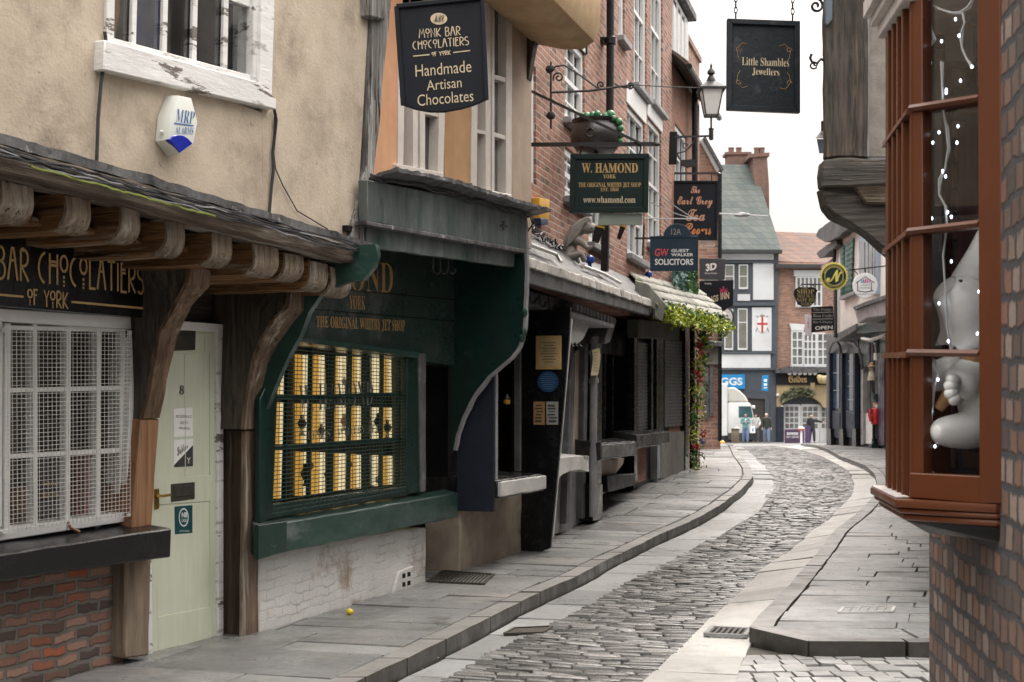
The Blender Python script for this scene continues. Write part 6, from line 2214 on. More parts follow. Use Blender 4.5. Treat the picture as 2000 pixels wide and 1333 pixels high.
    # corner drainpipe
    mb = MB().tube([FC.p(1352, 916, .14), FC.p(1352, 640, .14), FC.p(1352, 560, .1)], .05, 8)
    solo('drainpipe', 'black drainpipe behind the flowering climber at the shop corner', 'drainpipe', FC, FC.p(1352, 916, .14), mb, M['black_gloss'])


def build_climber():
    t = T('climbing_plant', 'yellow green climbing plant trained along the mossy eaves and down the corner with red flowers', 'plant', FC, FC.p(1362, 914, .35))
    lf = [mk('leaf_lime', (.42, .47, .03), (.24, .32, .02), sc=9, rough=.5, bump=0, isl=.35), mk('leaf_green', (.06, .15, .035), (.035, .10, .03), sc=9, rough=.5, bump=0, isl=.35), mk('leaf_blue_green', (.09, .17, .15), (.06, .13, .11), sc=9, rough=.5, bump=0, isl=.3)]
    eave = [(1296, 606), (1320, 612), (1345, 617), (1370, 622), (1395, 627), (1421, 632)]
    drop = [(1376, 640), (1372, 680), (1366, 720), (1363, 760), (1362, 800), (1360, 850), (1360, 912)]
    mb = MB().tube([FC.p(x, y, .35) for x, y in drop], .02, 5)
    mb.tube([FC.p(x, y, .70) for x, y in eave], .015, 5)
    t.part('stem', mb, M['oak_dark'])
    rr = random.Random(9)
    sets = [MB(), MB(), MB()]

    def puff(c, r, n, k, s=.036):
        for _ in range(int(n * 2.1)):
            p = Vector(c) + Vector((rr.gauss(0, r[0]), rr.gauss(0, r[1]), rr.gauss(0, r[2])))
            sets[k if rr.random() < .82 else rr.randrange(3)].leaf(p, s * rr.uniform(.6, 1.3))
    for i in range(60):
        f = i / 59 * 5
        j = min(4, int(f))
        x = eave[j][0] + (eave[j + 1][0] - eave[j][0]) * (f - j)
        y = eave[j][1] + (eave[j + 1][1] - eave[j][1]) * (f - j)
        puff(FC.p(x, y + 2 + rr.uniform(-3, 10), .72), (.09, .08, .06), 26, 0)
        if i % 3 == 0:
            puff(FC.p(x, y - 7, .72), (.08, .06, .04), 8, 2)
    for i in range(46):
        f = i / 45 * 6
        j = min(5, int(f))
        x = drop[j][0] + (drop[j + 1][0] - drop[j][0]) * (f - j)
        y = drop[j][1] + (drop[j + 1][1] - drop[j][1]) * (f - j)
        k = 1 if (i // 4) % 2 == 0 else 0
        puff(FC.p(x + 4 * math.sin(i * 1.3), y, .36), (.075, .07, .07), 20 if i < 14 else 11, k)
    for k in range(3):
        t.part('foliage', sets[k], lf[k], smooth=False)
    fl = [('red flower head', mk('red_petals', (.42, .012, .02), (.3, .008, .015), sc=20, rough=.6, bump=0, isl=.3)), ('blue flower head', mk('blue_petals', (.10, .12, .42), (.08, .1, .34), sc=20, rough=.6, bump=0, isl=.3)), ('coral flower head', mk('coral_petals', (.55, .10, .07), (.45, .08, .05), sc=20, rough=.6, bump=0, isl=.3))]
    for x, y, k in ((1366, 676, 0), (1370, 690, 2), (1362, 728, 0), (1367, 742, 0), (1373, 848, 0), (1372, 862, 1), (1358, 872, 0)):
        mb = MB()
        c = FC.p(x, y, .52)
        for _ in range(34):
            v = Vector((rr.gauss(0, 1), rr.gauss(0, 1), rr.gauss(0, 1))).normalized() * .05
            mb.leaf(Vector(c) + v, .03)
        t.part('flower', mb, fl[k][1], label=fl[k][0], smooth=False)
    # ivy on the wall behind the solicitors sign
    t = T('ivy', 'blue green ivy clump on the wall below the solicitors sign', 'plant', FC, FC.p(1340, 580, .1))
    mbs = [MB(), MB()]
    for i in range(900):
        x, y = rr.uniform(1315, 1362), rr.uniform(526, 584)
        if y > 560 + (x - 1318) * .55:
            continue
        mbs[0 if x < 1342 + rr.gauss(0, 6) else 1].leaf(FC.p(x, y, rr.uniform(.04, .22)), rr.uniform(.04, .085))
    t.part('foliage', mbs[0], lf[2], smooth=False)
    t.part('foliage', mbs[1], lf[1], smooth=False)


build_C_upper()
build_C_shops()
build_climber()
# ------------------------------------------------------------------ hanging signs, lamp, cauldron, statue of the brick row
def FS(px, Y, rot=0.0):
    return Fr((px - HX) / F * Y, Y, math.cos(rot), math.sin(rot))


def scroll(c, r0, turns, sgn=1, a0=0.0, n=22, fr=None, d=0.0):
    out = []
    for i in range(n + 1):
        f = i / n
        a = a0 + sgn * turns * 2 * math.pi * f
        r = r0 * (1 - .82 * f)
        out.append(fr.p(c[0] + r * math.cos(a), c[1] + r * math.sin(a), d))
    return out


def chain(mb, fr, a, b, d, n, r=.008):
    p, q = Vector(fr.p(*a, d)), Vector(fr.p(*b, d))
    for i in range(n):
        c = p.lerp(q, (i + .5) / n)
        h = (q - p).length / n * .66
        pts = []
        for k in range(9):
            an = 2 * math.pi * k / 8
            s = h * .42 * math.cos(an)
            pts.append(c + (Vector((s, 0, h * math.sin(an))) if i % 2 else Vector((0, s, h * math.sin(an)))))
        mb.tube(pts, r, 5)


def build_signs():
    # W. Hamond board on its iron arm
    f = FS(1190, 15.0, -.03)
    q = [(1114, 301), (1268, 300), (1266, 415), (1112, 416)]
    t = signboard(f, q, -.06, 0, 'hanging_sign', 'dark green hanging board with gilt lettering of the jet shop on a long iron arm', 'sign', M['dgreen_board'], [
        (serif('W. HAMOND'), (1136, 319, 1246, 338), 'gold', {'bold': .008}), (serif('YORK'), (1178, 341, 1203, 349), 'gold'),
        (serif('THE ORIGINAL WHITBY JET SHOP'), (1130, 357, 1252, 367), 'gold'), (serif('EST. 1860'), (1173, 367, 1208, 374), 'gold'),
        (serif('www.whamond.com'), (1139, 384, 1241, 397), 'cream_ink')], frame=.025, fw=10)
    mb = MB().bar(f.p(1026, 283, 0), f.p(1280, 282, 0), .035, .04)
    mb.ball(f.p(1284, 282, 0), (.035, .025, .025), 8)
    mb.bar(f.p(1032, 176, .03), f.p(1252, 281, .03), .02, .026)
    mb.bar(f.p(1032, 160, -.02), f.p(1030, 352, -.02), .03, .03)
    for x in (1133, 1249):
        mb.tube([f.p(x, 284, -.02), f.p(x + 3, 290, -.02), f.p(x, 301, -.02)], .01, 6)
    for y in (165, 180, 235, 335, 350):
        mb.ball(f.p(1031, y, 0), .025, 8)
    t.part('bracket', mb, M['iron'])
    mb = MB().pp(f, [(1170, 417), (1255, 417), (1254, 440), (1168, 440)], -.05, -.02)
    b = solo('signboard_back', 'small pale green board hung under the green jet shop sign', 'board', f, f.p(1210, 428, -.03), mb, mk('pale_green_board', (.30, .36, .31), (.26, .32, .27), sc=4, rough=.5), bev=.004)
    b.name = 'hanging_board'
    for i, (x0, x1, y0, y1, sl_, lab) in enumerate(((1156, 1180, 442, 474, -1, 'black floodlight with yellow rim beside the stone gargoyle'), (1205, 1222, 441, 468, 1, 'black floodlight with yellow rim under the pale green board'))):
        t2 = T('floodlight', lab, 'floodlight', f, f.p((x0 + x1) / 2, y0, -.05), 'floodlights under the jet shop sign')
        o = 7
        mb = MB().pp(f, [(x0 + o, y0), (x1, y0 + 3), (x1 - o - 3, y1), (x0, y1 - 4)], -.16, -.04)
        t2.part('housing', mb, M['black_matt'], bev=.01)
        mb = MB().pb(f, (x0 + o, y0 - 1), (x1 + 1, y0 + 3), 3, -.17, -.03)
        t2.part('rim', mb, M['yellow_box'])
        mb = MB().tube([f.p((x0 + x1) / 2 + 3, y0, -.1), f.p((x0 + x1) / 2 + 6, 425, -.06)], .012, 6)
        t2.part('arm', mb, M['iron'])
    mb = MB().bar(FC.p(1184, 400, .42), FC.p(1181, 530, .42), .09, .09)
    solo('iron_post', 'short black square post rising through the pent roof by the gargoyle', 'post', FC, FC.p(1181, 530, .42), mb, M['black_matt'], bev=.006)
    # yellow alarm box
    t2 = T('alarm_box', 'yellow alarm box with a blue lower corner on the red brick wall', 'alarm box', FC, FC.p(1062, 412, 0))
    mb = MB().pp(FC, [(1054, 386), (1074, 390), (1073, 437), (1053, 430)], .001, .09)
    t2.part('case', mb, M['yellow_box'], bev=.012, seg=2)
    mb = MB().pp(FC, [(1056, 426), (1071, 428), (1070, 440), (1057, 440)], .02, .11)
    t2.part('lens', mb, mk('dark_blue_lens', (.03, .06, .14), rough=.2, bump=0), bev=.006)
    for x, y, lab in ((1152, 507, 'round blue light cap on the pent roof beside the gargoyle'), (1267, 536, 'small blue light cap at the top of the mossy slab roof')):
        c = FC.p(x, y, .35 if x < 1200 else .05)
        mb = MB().lathe(c, [(.03, -.05), (.055, -.035), (.06, 0), (.05, .03), (.02, .05)], 12)
        mb.box(c[0] - .02, c[0] + .02, c[1] - .02, c[1] + .02, c[2] - .12, c[2] - .04)
        solo('light_cap', lab, 'light', FC, (c[0], c[1], c[2] - .12), mb, mk('blue_cap', (.02, .06, .32), (.015, .05, .26), sc=8, rough=.3, bump=0), group='blue light caps')
    # scrolled empty bracket on the brickwork
    f2 = FS(1076, 16.4, -.1)
    mb = MB()
    mb.tube([f2.p(1076, 122, 0), f2.p(1076, 252, 0)], .014, 6)
    mb.tube([f2.p(1076, 181, 0), f2.p(1150, 178, 0), f2.p(1236, 166, 0)], .014, 6)
    mb.tube([f2.p(1236, 166, 0), f2.p(1300, 170, 0), f2.p(1366, 172, 0)], .006, 5)
    mb.tube([f2.p(1078, 136, 0), f2.p(1086, 130, 0), f2.p(1102, 128, 0), f2.p(1122, 140, 0), f2.p(1168, 173, 0)], .011, 6)
    mb.tube(scroll((1091, 152), 11, 1.4, 1, 2.6, fr=f2), .011, 6)
    mb.tube(scroll((1174, 166), 8, 1.3, 1, 1.5, fr=f2), .011, 6)
    mb.tube(scroll((1231, 167), 7, 1.3, -1, 2.0, fr=f2), .011, 6)
    mb.tube([f2.p(1200, 164, 0), f2.p(1216, 171, 0), f2.p(1232, 172, 0)], .01, 6)
    for y in (136, 226):
        mb.ball(f2.p(1075, y, 0), (.05, .03, .05), 8, .2)
    solo('sign_bracket', 'scrolled wrought iron bracket without a board on the red brick wall', 'bracket', f2, f2.p(1076, 181, 0), mb, M['iron'])
    # cauldron of green bubbles
    fc = FS(1164, 17.2)
    t2 = T('cauldron', 'big black cauldron heaped with green bubbles above the jet shop sign', 'cauldron', fc, fc.p(1164, 306, 0))
    c = fc.p(1164, 306, 0)
    k = 17.2 / F
    prof = [(.02, 0), (20 * k, 2 * k), (38 * k, 10 * k), (48 * k, 24 * k), (51 * k, 38 * k), (48 * k, 52 * k), (43 * k, 60 * k), (42 * k, 63 * k), (47 * k, 67 * k), (48 * k, 70 * k), (44 * k, 71 * k), (39 * k, 68 * k), (38 * k, 60 * k), (.02, 58 * k)]
    t2.part('pot', MB().lathe(c, prof, 32), mk('cast_iron_pot', (.022, .02, .021), (.04, .036, .036), sc=5, rough=.3, rv=.1, bump=.25, bs=16, spec=.6, spots=((.07, .04, .035), 3, .6, .1)))
    mb = MB()
    ring = []
    for i in range(13):
        a = 2 * math.pi * i / 12
        ring.append((c[0] + (-14 + 8 * math.cos(a)) * k, 49 * k, c[2] + (37 + 8 * math.sin(a)) * k))
    mb.tube(ring, .012, 6)
    mb.ball((c[0] - 14 * k, 49 * k, c[2] + 46 * k), .022, 8)
    t2.part('ring_handle', mb, M['iron'])
    rr = random.Random(2)
    gm = mk('green_bubble', (.05, .22, .09), (.03, .15, .06), sc=8, rough=.35, bump=.1)
    bl = [(rr.uniform(-34, 34) * k, rr.uniform(-30, 34) * k, (67 + rr.uniform(0, 13)) * k, rr.uniform(6, 10) * k) for _ in range(26)] + [(43 * k, 24 * k, 62 * k, 8 * k), (46 * k, 24 * k, 50 * k, 7 * k), (47 * k, 22 * k, 38 * k, 7 * k), (46 * k, 22 * k, 26 * k, 5.5 * k)]
    mb = MB()
    for x, d, z, r in bl:
        mb.ball((c[0] + x, d, c[2] + z), r, 12)
    o = t2.part('bubbling_potion', mb, gm)
    o['kind'] = 'stuff'
    mb = MB().bar(fc.p(1120, 303, -.2), fc.p(1210, 303, -.2), .04, .03)
    mb.bar(fc.p(1164, 306, -.5), fc.p(1164, 306, .2), .05, .04)
    t2.part('support', mb, M['iron'])
    # stone gargoyle crouching on the pent roof
    fg = FS(1130, 17.0, .25)
    base = fg.p(1130, 516, 0)
    t2 = T('gargoyle', 'grey stone gargoyle crouching with folded wings on the edge of the pent roof', 'statue', fg, base)
    k = 17.0 / F
    V = lambda x, y, d=0.0: (fg.p(x, y, 0)[0], d, fg.p(x, y, 0)[2])
    verts = [V(1112, 492), V(1116, 472), V(1126, 456), V(1134, 448, .02), V(1146, 446, .05), V(1158, 452, .07), V(1108, 506, .10), V(1128, 498, .16), V(1134, 516, .18), V(1108, 506, -.08), V(1126, 500, -.02), V(1130, 516, -.04), V(1128, 474, .12), V(1140, 490, .18), V(1148, 486, .19)]
    edges = [(0, 1), (1, 2), (2, 3), (3, 4), (4, 5), (0, 6), (6, 7), (7, 8), (0, 9), (9, 10), (10, 11), (1, 12), (12, 13), (13, 14)]
    radii = [16 * k, 15 * k, 12 * k, 11 * k, 14 * k, 8 * k, 10 * k, 7 * k, 6 * k, 10 * k, 7 * k, 6 * k, 8 * k, 5 * k, 5 * k]
    stone = mk('weathered_gargoyle_stone', (.26, .24, .215), (.16, .15, .135), sc=9, rough=.85, bump=.6, bs=30)
    skin(t2, 'body', stone, fg, verts, edges, radii)
    for sd in (.09, -.06):
        w = [(1100, 486), (1104, 462), (1118, 440), (1138, 426), (1146, 428), (1150, 434), (1136, 440), (1128, 456), (1118, 470)]
        mb = MB().ext([V(x, y, sd) for x, y in w], [V(x, y, sd + .035) for x, y in w])
        t2.part('wing', mb, stone, bev=.008)
    for x in (1140, 1151):
        t2.part('ear', MB().lathe(V(x, 440, .05), [(.02, 0), (.014, .03), (.002, .055)], 8), stone)
    mb = MB()
    mb.ball(V(1156, 449, .13), .011, 8)
    mb.ball(V(1149, 449, .14), .011, 8)
    t2.part('eyes', mb, M['black_matt'])
    mb = MB().pp(fg, [(1086, 508), (1140, 520), (1140, 528), (1086, 518)], -.15, .2)
    t2.part('plinth', mb, stone, bev=.01)
    # solicitors board
    f3 = FS(1316, 22.0, -.04)
    arch = [(1271, 461), (1296, 461)] + [(1323 + 27 * math.cos(R(a)), 461 - 24 * math.sin(R(a))) for a in range(180, -1, -15)] + [(1352, 461), (1364, 461), (1363, 530), (1270, 530)]
    q = arch
    t = signboard(f3, q, -.05, 0, 'hanging_sign', 'slate blue arched hanging board of the solicitors with a coral red monogram', 'sign', M['blue_board'], [
        ('GW', (1279, 486, 1306, 501), 'red_ink', {'bold': .015, 'shear': .1}), ('GUEST', (1311, 487, 1346, 493), 'sign_white', {'bold': .02}), ('WALKER', (1311, 495, 1354, 501), 'sign_white', {'bold': .02}),
        ('SOLICITORS', (1279, 506, 1354, 518), 'sign_white', {'bold': .02}), ('12A', (1311, 447, 1330, 459), 'grey_ink', {'bold': .01})])
    mb = MB()
    for a, b in (((1270, 463), (1364, 463)), ((1271, 463), (1271, 530)), ((1363, 463), (1362, 530)), ((1270, 529), (1363, 529))):
        mb.pb(f3, a, b, 2.5, 0, .012)
    t.part('frame', mb, M['blue_board'])
    mb = MB().bar(f3.p(1240, 466, -.03), f3.p(1275, 466, -.03), .03, .03)
    mb.bar(f3.p(1258, 440, -.03), f3.p(1255, 500, -.03), .03, .03)
    t.part('bracket', mb, M['iron'])
    # tea rooms board
    f4 = FS(1358, 26.5, -.02)
    q = [(1314, 353), (1404, 353), (1401, 470), (1313, 468)]
    t = signboard(f4, q, -.08, 0, 'hanging_sign', 'navy hanging board of the tea rooms with flowing copper script', 'sign', M['navy'], [
        (script('The'), (1349, 364, 1367, 378), 'copper_ink', {'bold': .012}), (script('Earl Grey'), (1323, 384, 1392, 407), 'copper_ink', {'bold': .012}), (script('Tea'), (1340, 409, 1377, 432), 'copper_ink', {'bold': .012}),
        (script('Rooms'), (1336, 436, 1389, 459), 'orange_ink', {'bold': .012})], frame=.03, fw=4)
    mb = MB().bar(f4.p(1292, 339, -.03), f4.p(1404, 339, -.03), .03, .035)
    mb.lathe((f4.p(1404, 339, 0)[0], -.03, f4.p(1404, 339, 0)[2] - .03), [(.01, 0), (.05, .03), (.01, .06)], 8)
    mb.tube([f4.p(1294, 339, -.03), f4.p(1300, 352, -.03), f4.p(1301, 392, -.03)], .012, 5)
    for x in (1330, 1390):
        mb.tube([f4.p(x, 339, -.03), f4.p(x, 354, -.03)], .012, 5)
    t.part('bracket', mb, M['iron'])
    q = [(1366, 472), (1396, 472), (1396, 482), (1366, 482)]
    signboard(f4, q, -.05, -.02, 'hanging_sign', 'small cream strip with orange lettering hung under the tea rooms board', 'sign', M['cream_paint'], [(script('Open'), (1368, 474, 1394, 481), 'orange_ink')])
    # two inn boards beyond
    f5 = FS(1390, 31.5)
    signboard(f5, [(1356, 504), (1417, 506), (1416, 546), (1356, 545)], -.05, 0, 'hanging_sign', 'charcoal hanging board with a white block emblem above the inn board', 'sign', mk('charcoal_board', (.05, .05, .058), (.04, .04, .047), sc=5, rough=.5, bump=.05), [('3D', [(1378, 516), (1400, 513), (1399, 527), (1379, 531)], 'sign_white', {'bold': .05}), ('PRINTING', (1377, 533, 1400, 536), 'sign_white')])
    f6 = FS(1400, 30.5)
    q = [(1366, 549), (1433, 547), (1432, 596), (1424, 601), (1414, 608), (1402, 609), (1390, 604), (1366, 596)]

    def crown(t, fr, d):
        mb = MB().pb(fr, (1413, 560), (1413, 578), 3, d, d + .003)
        mb.pb(fr, (1406, 569), (1421, 569), 3, d, d + .003)
        mb.ptext(fr, 'W', (1405, 563, 1421, 568), d)
        t.part('emblem', mb, mk('pink_emblem', (.5, .05, .14), rough=.5, bump=0))
    signboard(f6, q, -.06, 0, 'hanging_sign', 'navy inn board with cream lettering and a pink emblem over the vine', 'sign', M['navy'], [
        ('KINGS', [(1374, 582), (1403, 576), (1403, 588), (1376, 596)], 'cream_ink', {'bold': .015}), ('INN', [(1407, 572), (1424, 571), (1424, 584), (1408, 586)], 'cream_ink', {'bold': .02}), ('YORK', (1376, 553, 1390, 556), 'sign_white')], extra=crown)
    f7 = FS(1424, 32)
    pts = [(1414 + 18 * math.cos(R(a)), 620 + 20 * math.sin(R(a))) for a in range(0, 360, 20)]
    t = signboard(f7, pts, -.04, 0, 'hanging_sign', 'round white board with a dark rim half hidden by the vine', 'sign', M['white_paint'], [])
    mb = MB().tube([f7.p(1414 + 18 * math.cos(R(a)), 620 + 20 * math.sin(R(a)), -.02) for a in range(0, 361, 20)], .03, 6)
    t.part('rim', mb, M['dark_ink'])
    # black wall box, camera lamp, cables
    f8 = FS(1315, 24.3)
    mb = MB().pp(f8, [(1309, 257), (1323, 257), (1322, 320), (1307, 320)], -.12, 0)
    solo('wall_box', 'tall black metal box fixed to the wall beside the street lamp arm', 'box', f8, f8.p(1315, 320, -.1), mb, M['black_matt'], bev=.008)
    mb = MB().pp(f8, [(1330, 313), (1356, 311), (1360, 322), (1344, 326), (1330, 320)], -.15, 0)
    mb.tube([f8.p(1332, 318, -.05), f8.p(1322, 300, -.05)], .015, 5)
    solo('security_camera', 'dark wall mounted camera between the black box and the tea rooms board', 'camera', f8, f8.p(1345, 320, -.1), mb, M['iron'])
    build_lamp()
    for i in range(6):
        rc = random.Random(70 + i)
        pts = []
        for k in range(14):
            f = k / 13
            pts.append(FC.p(1034 + 70 * f + rc.uniform(-3, 3), 446 + 48 * f + rc.uniform(-7, 7) + i * 2 - 8, .10 + rc.uniform(0, .12)))
        solo('cable', ['tangled black cable where the pent roof meets the bricks', 'grey cable looping over the lead by the gargoyle', 'thin black cable under the yellow alarm box', 'kinked dark cable along the top of the pent roof', 'pale slack cable above the lead roll', 'loose black cable end near the hood'][i], 'cable', FC, FC.p(1060, 460, .1), MB().tube(pts, .008, 5), M['wire_grey' if i in (1, 4) else 'wire_dark'], group='tangled cables over the pent roof')
    # cables over the lane
    for lab, a, b, sag in (('sagging cable from the brick house past the tea rooms board to the slate roof', (1268, 394, 17.5), (1362, 427, 24.0), 4), ('slack cable crossing in front of the brick house windows', (1270, 365, 18.5), (1350, 424, 24.5), 2), ('level cable over the solicitors board to the corner house', (1258, 427, 17.5), (1365, 428, 25.5), 0), ('cable with a white tie crossing before the slate roof', (1405, 418, 30.0), (1500, 422, 60.0), 0)):
        p, q = P(*a), P(*b)
        pts = [p.lerp(q, i / 10) - Vector((0, 0, sag / 100 * math.sin(math.pi * i / 10))) for i in range(11)]
        mb = MB().tube([(x.x, -x.y, x.z) for x in pts], .008 if b[2] < 40 else .02, 5)
        if b[2] > 40:
            m = pts[3]
            mb.ball((m.x, -m.y, m.z), (.25, .08, .07), 8)
        solo('overhead_cable', lab, 'cable', WORLD, (p.x, -p.y, p.z), mb, M['wire_grey'], group='cables over the lane')


def build_lamp():
    fl = FS(1389, 24.0)
    k = 24.0 / F
    t = T('street_lamp', 'black lantern street lamp with tapering glass on a wall arm', 'street lamp', fl, fl.p(1389, 270, 0))
    c = fl.p(1389, 232, 0)
    Z = lambda y: fl.p(1389, y, 0)[2]

    def frus(r0, y0, r1, y1, inset=0):
        z0, z1 = Z(y0), Z(y1)
        b = [(c[0] + sx * r0 * k, sy * r0 * k, z0) for sx, sy in ((-1, -1), (1, -1), (1, 1), (-1, 1))]
        tp = [(c[0] + sx * r1 * k, sy * r1 * k, z1) for sx, sy in ((-1, -1), (1, -1), (1, 1), (-1, 1))]
        return b + tp
    t.part('lantern_glass', MB().hexa(frus(11, 226, 20, 177)), M['lamp_glass'])
    mb = MB()
    g = frus(11.6, 227, 20.6, 176)
    for i in range(4):
        mb.bar(g[i], g[i + 4], 2.2 * k, 2.2 * k)
        mb.bar(g[i], g[(i + 1) % 4], 2.6 * k, 2.6 * k)
        mb.bar(g[4 + i], g[4 + (i + 1) % 4], 3 * k, 3.4 * k)
    t.part('lantern_frame', mb, M['iron'])
    mb = MB().hexa(frus(25, 174, 8, 160))
    mb.hexa(frus(26, 178, 26, 174.5))
    mb.lathe((c[0], 0, Z(161)), [(9 * k, 0), (9 * k, 3 * k), (7 * k, 8 * k), (4 * k, 14 * k), (8 * k, 17 * k), (7 * k, 22 * k), (3 * k, 26 * k), (2 * k, 29 * k), (2.6 * k, 31 * k), (.6 * k, 37 * k)], 12)
    t.part('cap', mb, M['iron'])
    mb = MB().tube([fl.p(1389, 228, 0), fl.p(1389, 252, 0)], 2.0 * k, 6)
    mb.lathe((c[0], 0, Z(274)), [(3 * k, 0), (4.5 * k, 2 * k), (4.5 * k, 20 * k), (6 * k, 22 * k), (3 * k, 24 * k)], 8)
    mb.bar(fl.p(1318, 268, 0), fl.p(1390, 266, 0), 3 * k, 3.4 * k)
    mb.tube([fl.p(1322, 300, 0), fl.p(1338, 296, 0), fl.p(1352, 282, 0), fl.p(1360, 268, 0)], 1.5 * k, 6)
    mb.tube(scroll((1340, 284), 9, 1.2, 1, 0, fr=fl), 1.2 * k, 5)
    t.part('arm', mb, M['iron'])


build_signs()
# ------------------------------------------------------------------ brick corner with the bay window, timber house over the side passage
FH = Fr(1.775, 6.05, -.1476, -1)
FG = Fr(0, 10.8, 1, 0)


def build_H():
    t = T('brick_corner_house', 'dark mortared brick corner building carrying a brown bay window', 'house', FH, (0, 0, RD))
    dB = .24
    uw = FH.L(1952, 600, 0)[0]
    un = FH.L(1779, 700, dB)[0]
    uf = FH.L(1731, 700, dB)[0]
    zb = 1.12
    mb = MB()
    wall_holes(mb, 0, 7.5, RD - .2, 6.5, [(uf + .06, uw - .05, zb + .06, 3.4)], -.3, 0)
    mb.box(0, 7.5, -3.6, -3.5, RD - .2, 6.5)
    mb.box(0, .25, -3.5, -.31, RD - .2, 6.5)
    mb.box(7.3, 7.5, -3.5, -.31, RD - .2, 6.5)
    mb.box(.25, 7.3, -3.5, -.31, 6.3, 6.5)
    t.part('wall', mb, M['brick_near'])
    br = mk('chestnut_brown_paint', (.125, .039, .015), (.098, .030, .012), sc=4, spec=.28, st=(1, 1, .6), rough=.34, rv=.1, bump=.06, big=.1)
    brl = mk('dark_brown_paint', (.10, .034, .018), (.08, .028, .015), sc=4, rough=.4, bump=.06)
    wh = mk('weathered_white_ledge', (.56, .53, .51), (.42, .37, .35), sc=7, rough=.6, bump=.3, spots=((.22, .10, .07), 4, .6, .1))
    A, B = FH.W(un, dB, 0), FH.W(uw, 0, 0)
    FN = Fr(A.x, A.y, B.x - A.x, B.y - A.y)
    Ln = (B - A).length
    cv = lambda p: FH.inv(FN.W(*p))

    def H_(mb):
        mb.v = [cv(p) for p in mb.v]
        return mb
    bay = t.part('bay_window', H_(MB().pp(FN, [(1908, -60), (1954, -60), (1957, 985), (1912, 985)], -.05, .022)), br, bev=.004, label='chestnut brown bay window with small panes')
    mb = MB().pp(FN, [(1776, -60), (1801, -60), (1803, 960), (1778, 950)], -.05, .0)
    mb.pp(FN, [(1776, 924), (1916, 931), (1953, 935), (1955, 988), (1776, 972)], -.05, .016)
    t.part('frame', H_(mb), br, parent=bay, bev=.003)
    for (xa, ya), (xb, yb) in (((1781, 213), (1917, 192)), ((1777, 453), (1917, 437)), ((1777, 689), (1917, 691))):
        a, b = Vector(FN.p(xa, ya, .0)), Vector(FN.p(xb, yb, .0))
        mb = MB()
        dz = .0115
        prof = [(-.04, -dz), (.012, -dz), (.022, 0), (.012, dz), (-.04, dz)]
        mb.ext([(a[0], d, a[2] + z) for d, z in prof], [(b[0], d, b[2] + z) for d, z in prof])
        t.part('transom', H_(mb), br, parent=bay)
    mb = MB().pp(FN, [(1795, -60), (1918, -60), (1918, 940), (1795, 930)], -.032, -.026)
    t.part('pane', H_(mb), M['glass_clear'], parent=bay)
    # street face of the bay: close set mullions
    zs = lambda x, y: FH.L(x, y, dB)[1]
    mb = MB()
    n = 5
    z_t, z_b = 3.6, 1.19
    for i in range(n + 1):
        u = uf + (un - uf) * i / n
        w = .017 if 0 < i < n else .03
        mb.box(u - w - (.01 if i == n else 0), u + w * (.2 if i == n else 1), dB - .06, dB + (.012 if 0 < i < n else .0), z_b, z_t)
    t.part('mullion', mb, br, parent=bay, bev=.003)
    for (ya, yb) in ((283, 217), (491, 453), (694, 692)):
        za, zb2 = zs(1731, ya), zs(1779, yb)
        mb = MB().hexa([(uf, dB - .05, za - .012), (un, dB - .05, zb2 - .012), (un, dB + .018, zb2 - .012), (uf, dB + .018, za - .012), (uf, dB - .05, za + .010), (un, dB - .05, zb2 + .010), (un, dB + .014, zb2 + .008), (uf, dB + .014, za + .008)])
        t.part('transom', mb, br, parent=bay)
    mb = MB().box(uf, un - .02, dB - .035, dB - .03, z_b, z_t)
    t.part('pane', mb, M['glass_clear'], parent=bay)
    mb = MB().box(uf - .02, uf + .02, .0, dB, z_b, z_t)
    t.part('frame', mb, br, parent=bay)
    # cornice and sill
    za, zb2 = zs(1731, 72), zs(1779, 5)
    mb = MB()
    for o, d0, d1 in ((.03, 0.0, .05), (.055, .053, .09), (.08, .093, .16)):
        mb.hexa([(uf - o, -.02, za + d0), (un + .02, -.02, zb2 + d0), (un + .02, dB + o, zb2 + d0), (uf - o, dB + o, za + d0), (uf - o, -.02, za + d1), (un + .02, -.02, zb2 + d1), (un + .02, dB + o, zb2 + d1), (uf - o, dB + o, za + d1)])
    t.part('cornice', mb, wh, parent=bay, bev=.004)

    def outline(o):
        return [(uf - o, -.02), (uf - o, dB + o), (un + o * .55, dB + o), (uw + .01 + o * .2, .012 + o * .05), (uw + .01, -.02)]
    z = 1.215
    sl_ = t.part('sill', MB().zprism(outline(.055), z - .028, z), br, parent=bay, bev=.006, seg=2)
    t.part('sill_ledge', MB().zprism([(uf - .05, dB + .004), (uf - .05, dB + .05), (un + .01, dB + .05), (un - .01, dB + .004)], z + .002, z + .006), wh, parent=sl_)
    t.part('sill_moulding', MB().zprism(outline(.042), z - .048, z - .030), br, parent=sl_, bev=.005)
    t.part('sill_moulding', MB().zprism(outline(.026), z - .072, z - .051), br, parent=sl_, bev=.005)
    a, b = outline(.015), outline(-.06)
    t.part('soffit', MB().ext([(u, d, z - .074) for u, d in a], [(u, max(d, -.02), z - .118) for u, d in b]), M['black_matt'], parent=sl_)
    # inside
    mb = MB().box(uf, un - .03, -.30, dB - .04, z - .02, z - .004).box(un - .029, uw - .02, -.30, -.03, z - .02, z - .004)
    t.part('window_board', mb, M['oak_darkh'], parent=bay)
    mb = MB().box(uf - .6, uw + .6, -2.2, -2.15, .9, 4)
    mb.box(uf - .6, uf - .55, -2.15, -.31, .9, 4)
    mb.box(uw + .55, uw + .6, -2.15, -.31, .9, 4)
    mb.box(uf - .6, uw + .6, -2.15, -.31, 3.9, 4)
    t.part('room_lining', mb, mk('dim_shop_room', (.05, .04, .036), (.03, .024, .022), sc=3, rough=.8, bump=0))
